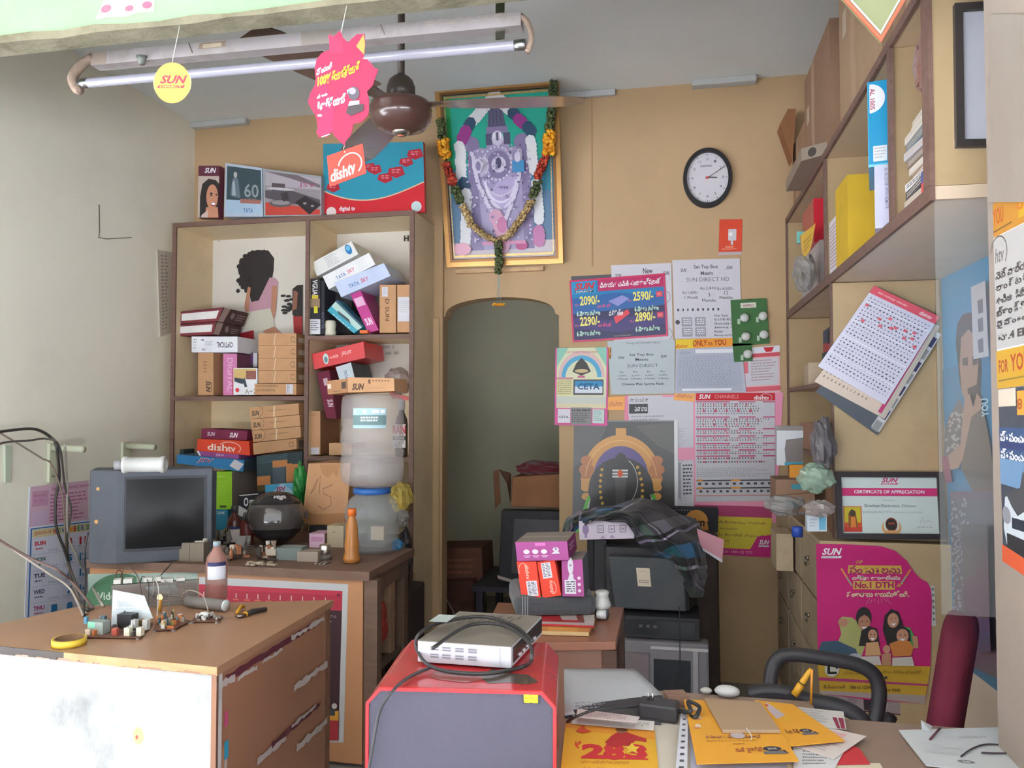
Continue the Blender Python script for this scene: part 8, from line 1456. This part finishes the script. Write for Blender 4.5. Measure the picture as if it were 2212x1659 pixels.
# right papers and spectacles
def o(f): f.line([(.1,.35),(.55,.6)],.001,GRY); f.ell(.42,.82,.08,.04,h('7c7c80'),14); f.T('SUN',.39,.8,.45,.84,WHITE,.02); f.T('DIRECT',.5,.2,.75,.25,h('b0b0b4'),.01); f.rows(.1,.5,.5,.7,4,h('c0c4c8'))
pap('white_notepad','white sheets with a small oval stamp at the lower right corner of the counter',[(1941,1577),(2180,1570),(2240,1680),(2000,1652)],ZP+.002,h('c4c8cc'),o,.003)
b = B(); b.slab([onZ(1990,1556,ZP+.03),onZ(2014,1568,ZP+.01),onZ(2010,1580,ZP+.006),onZ(1992,1578,ZP+.006)], .0008, h('c8ccd0')); b.build('curled_corner', PAPER, label='curled paper corner standing up from the white sheets', cat='paper')
sg = thing('spectacles','thin dark framed spectacles lying on the white sheets','spectacles',onZ(2080,1634,ZP+.006))
for i,pp_ in enumerate(([(2076,1634),(2095,1620),(2122,1609),(2150,1608),(2185,1612)],[(2120,1626),(2150,1627),(2185,1627)])):
    b = B(); b.tube(smooth_path([onZ(x,y,ZP+.008) for x,y in pp_],4), .0016, h('3a2c34'), 6); b.build('temple', PLAST, sg)
b = B(); b.tube([onZ(2009,1597,ZP+.007), onZ(2031,1573,ZP+.012)], .0022, h('5c2c3c'), 8); b.build('dark_pen', PLAST, label='thin dark maroon pen lying across the white sheets', cat='pen')
# ================================================================ OFFICE CHAIR
CHB = h('262327'); ch = thing('office_chair','maroon office chair with black looped armrests behind the counter','chair',(.45,2.35,0))
Ya = 2.22; pt = lambda x, y, Y=Ya: onY(x, y, Y)
b = B(); b.tube(smooth_path([pt(1664,1530),pt(1664,1480),pt(1670,1440),pt(1688,1418),pt(1720,1414),pt(1780,1422),pt(1845,1434),pt(1885,1455),pt(1899,1490),pt(1894,1540),pt(1878,1590),pt(1868,1620)],6), .019, CHB, 12); b.build('armrest', PLAST, ch)
Yb3 = 1.99; b = B(); b.tube(smooth_path([pt(1618,1502,Yb3),pt(1650,1494,Yb3),pt(1700,1497,Yb3),pt(1745,1512,Yb3),pt(1810,1525,Yb3),pt(1855,1548,Yb3),pt(1885,1590,Yb3),pt(1940,1640,1.95),pt(2000,1690,1.95)],6), [.012]+[.022]*14+[.017]*100 if False else .018, CHB, 12); b.build('armrest', PLAST, ch)
sx, sy = .37, 2.26
b = B(); b.box(-.22,-.2,.40,.2,.2,.47,h('5c1c2c'),None,rotm((sx,sy+.12,0),.2)); b.build('seat', CLOTH, ch, bevel=.03)
c0_ = onY(2000, 1560, 2.1); M4 = rotm((c0_.x+.0, 2.10, c0_.z-.25), math.radians(-20), 0, math.radians(9)); zbk = onY(2020, 1347, 2.15).z-(c0_.z-.25)
b = B(); nsz = 10; n = 22; vs = []; fs = []; tw, th_, = .042, zbk
prof = [(0,.05),(.12,.16),(.3,.2),(.6,.22),(.85,.2),(.95,.16),(1.0,.09)]
for i,(t,wd_) in enumerate([(0,.06),(.03,.12),(.1,.17),(.3,.2),(.6,.21),(.82,.2),(.92,.17),(.975,.11),(1.0,.03)]):
    tk = tw*(1 if 0 < i < 7 else (.5 if i in (0,8) else .85))
    for j in range(n):
        a = 2*math.pi*j/n; ca, sa = math.cos(a), math.sin(a); k_ = (abs(ca)**4+abs(sa)**4)**(-.25) if True else 1
        vs.append((tk*ca*min(k_,1.15), .2+wd_*sa*min(k_,1.15), t*th_))
m_ = 9
for i in range(m_-1):
    for j in range(n): fs.append((i*n+j,i*n+(j+1)%n,(i+1)*n+(j+1)%n,(i+1)*n+j))
fs += [tuple(reversed(range(n))), tuple((m_-1)*n+j for j in range(n))]
b.mesh(vs, fs, h('6c1c34'), None, True, M4); bk_ = b.build('backrest', M('chair_fabric', .85, .2, var=.05, bump=.3, bscale=500), ch)
b = B(); b.tube([(.44,2.38,.42),(.5,2.34,.46),(.56,2.3,.6)], .016, CHB, 10); b.tube([(.35,2.38,.05),(.35,2.38,.4)], .025, CHB, 14); b.build('column', PLAST, ch)
for k in range(5):
    a = k*1.2566+.3; b = B(); b.tube([(.35,2.38,.09),(.35+.24*math.cos(a),2.38+.24*math.sin(a),.055)], [.02,.013], CHB, 8); b.lathe([(0,0),(.02,.005),(.022,.025),(.012,.04),(0,.042)], CHB, 10, Matrix.Translation((.35+.24*math.cos(a),2.38+.24*math.sin(a),.0))); b.build('castor_leg', PLAST, ch)
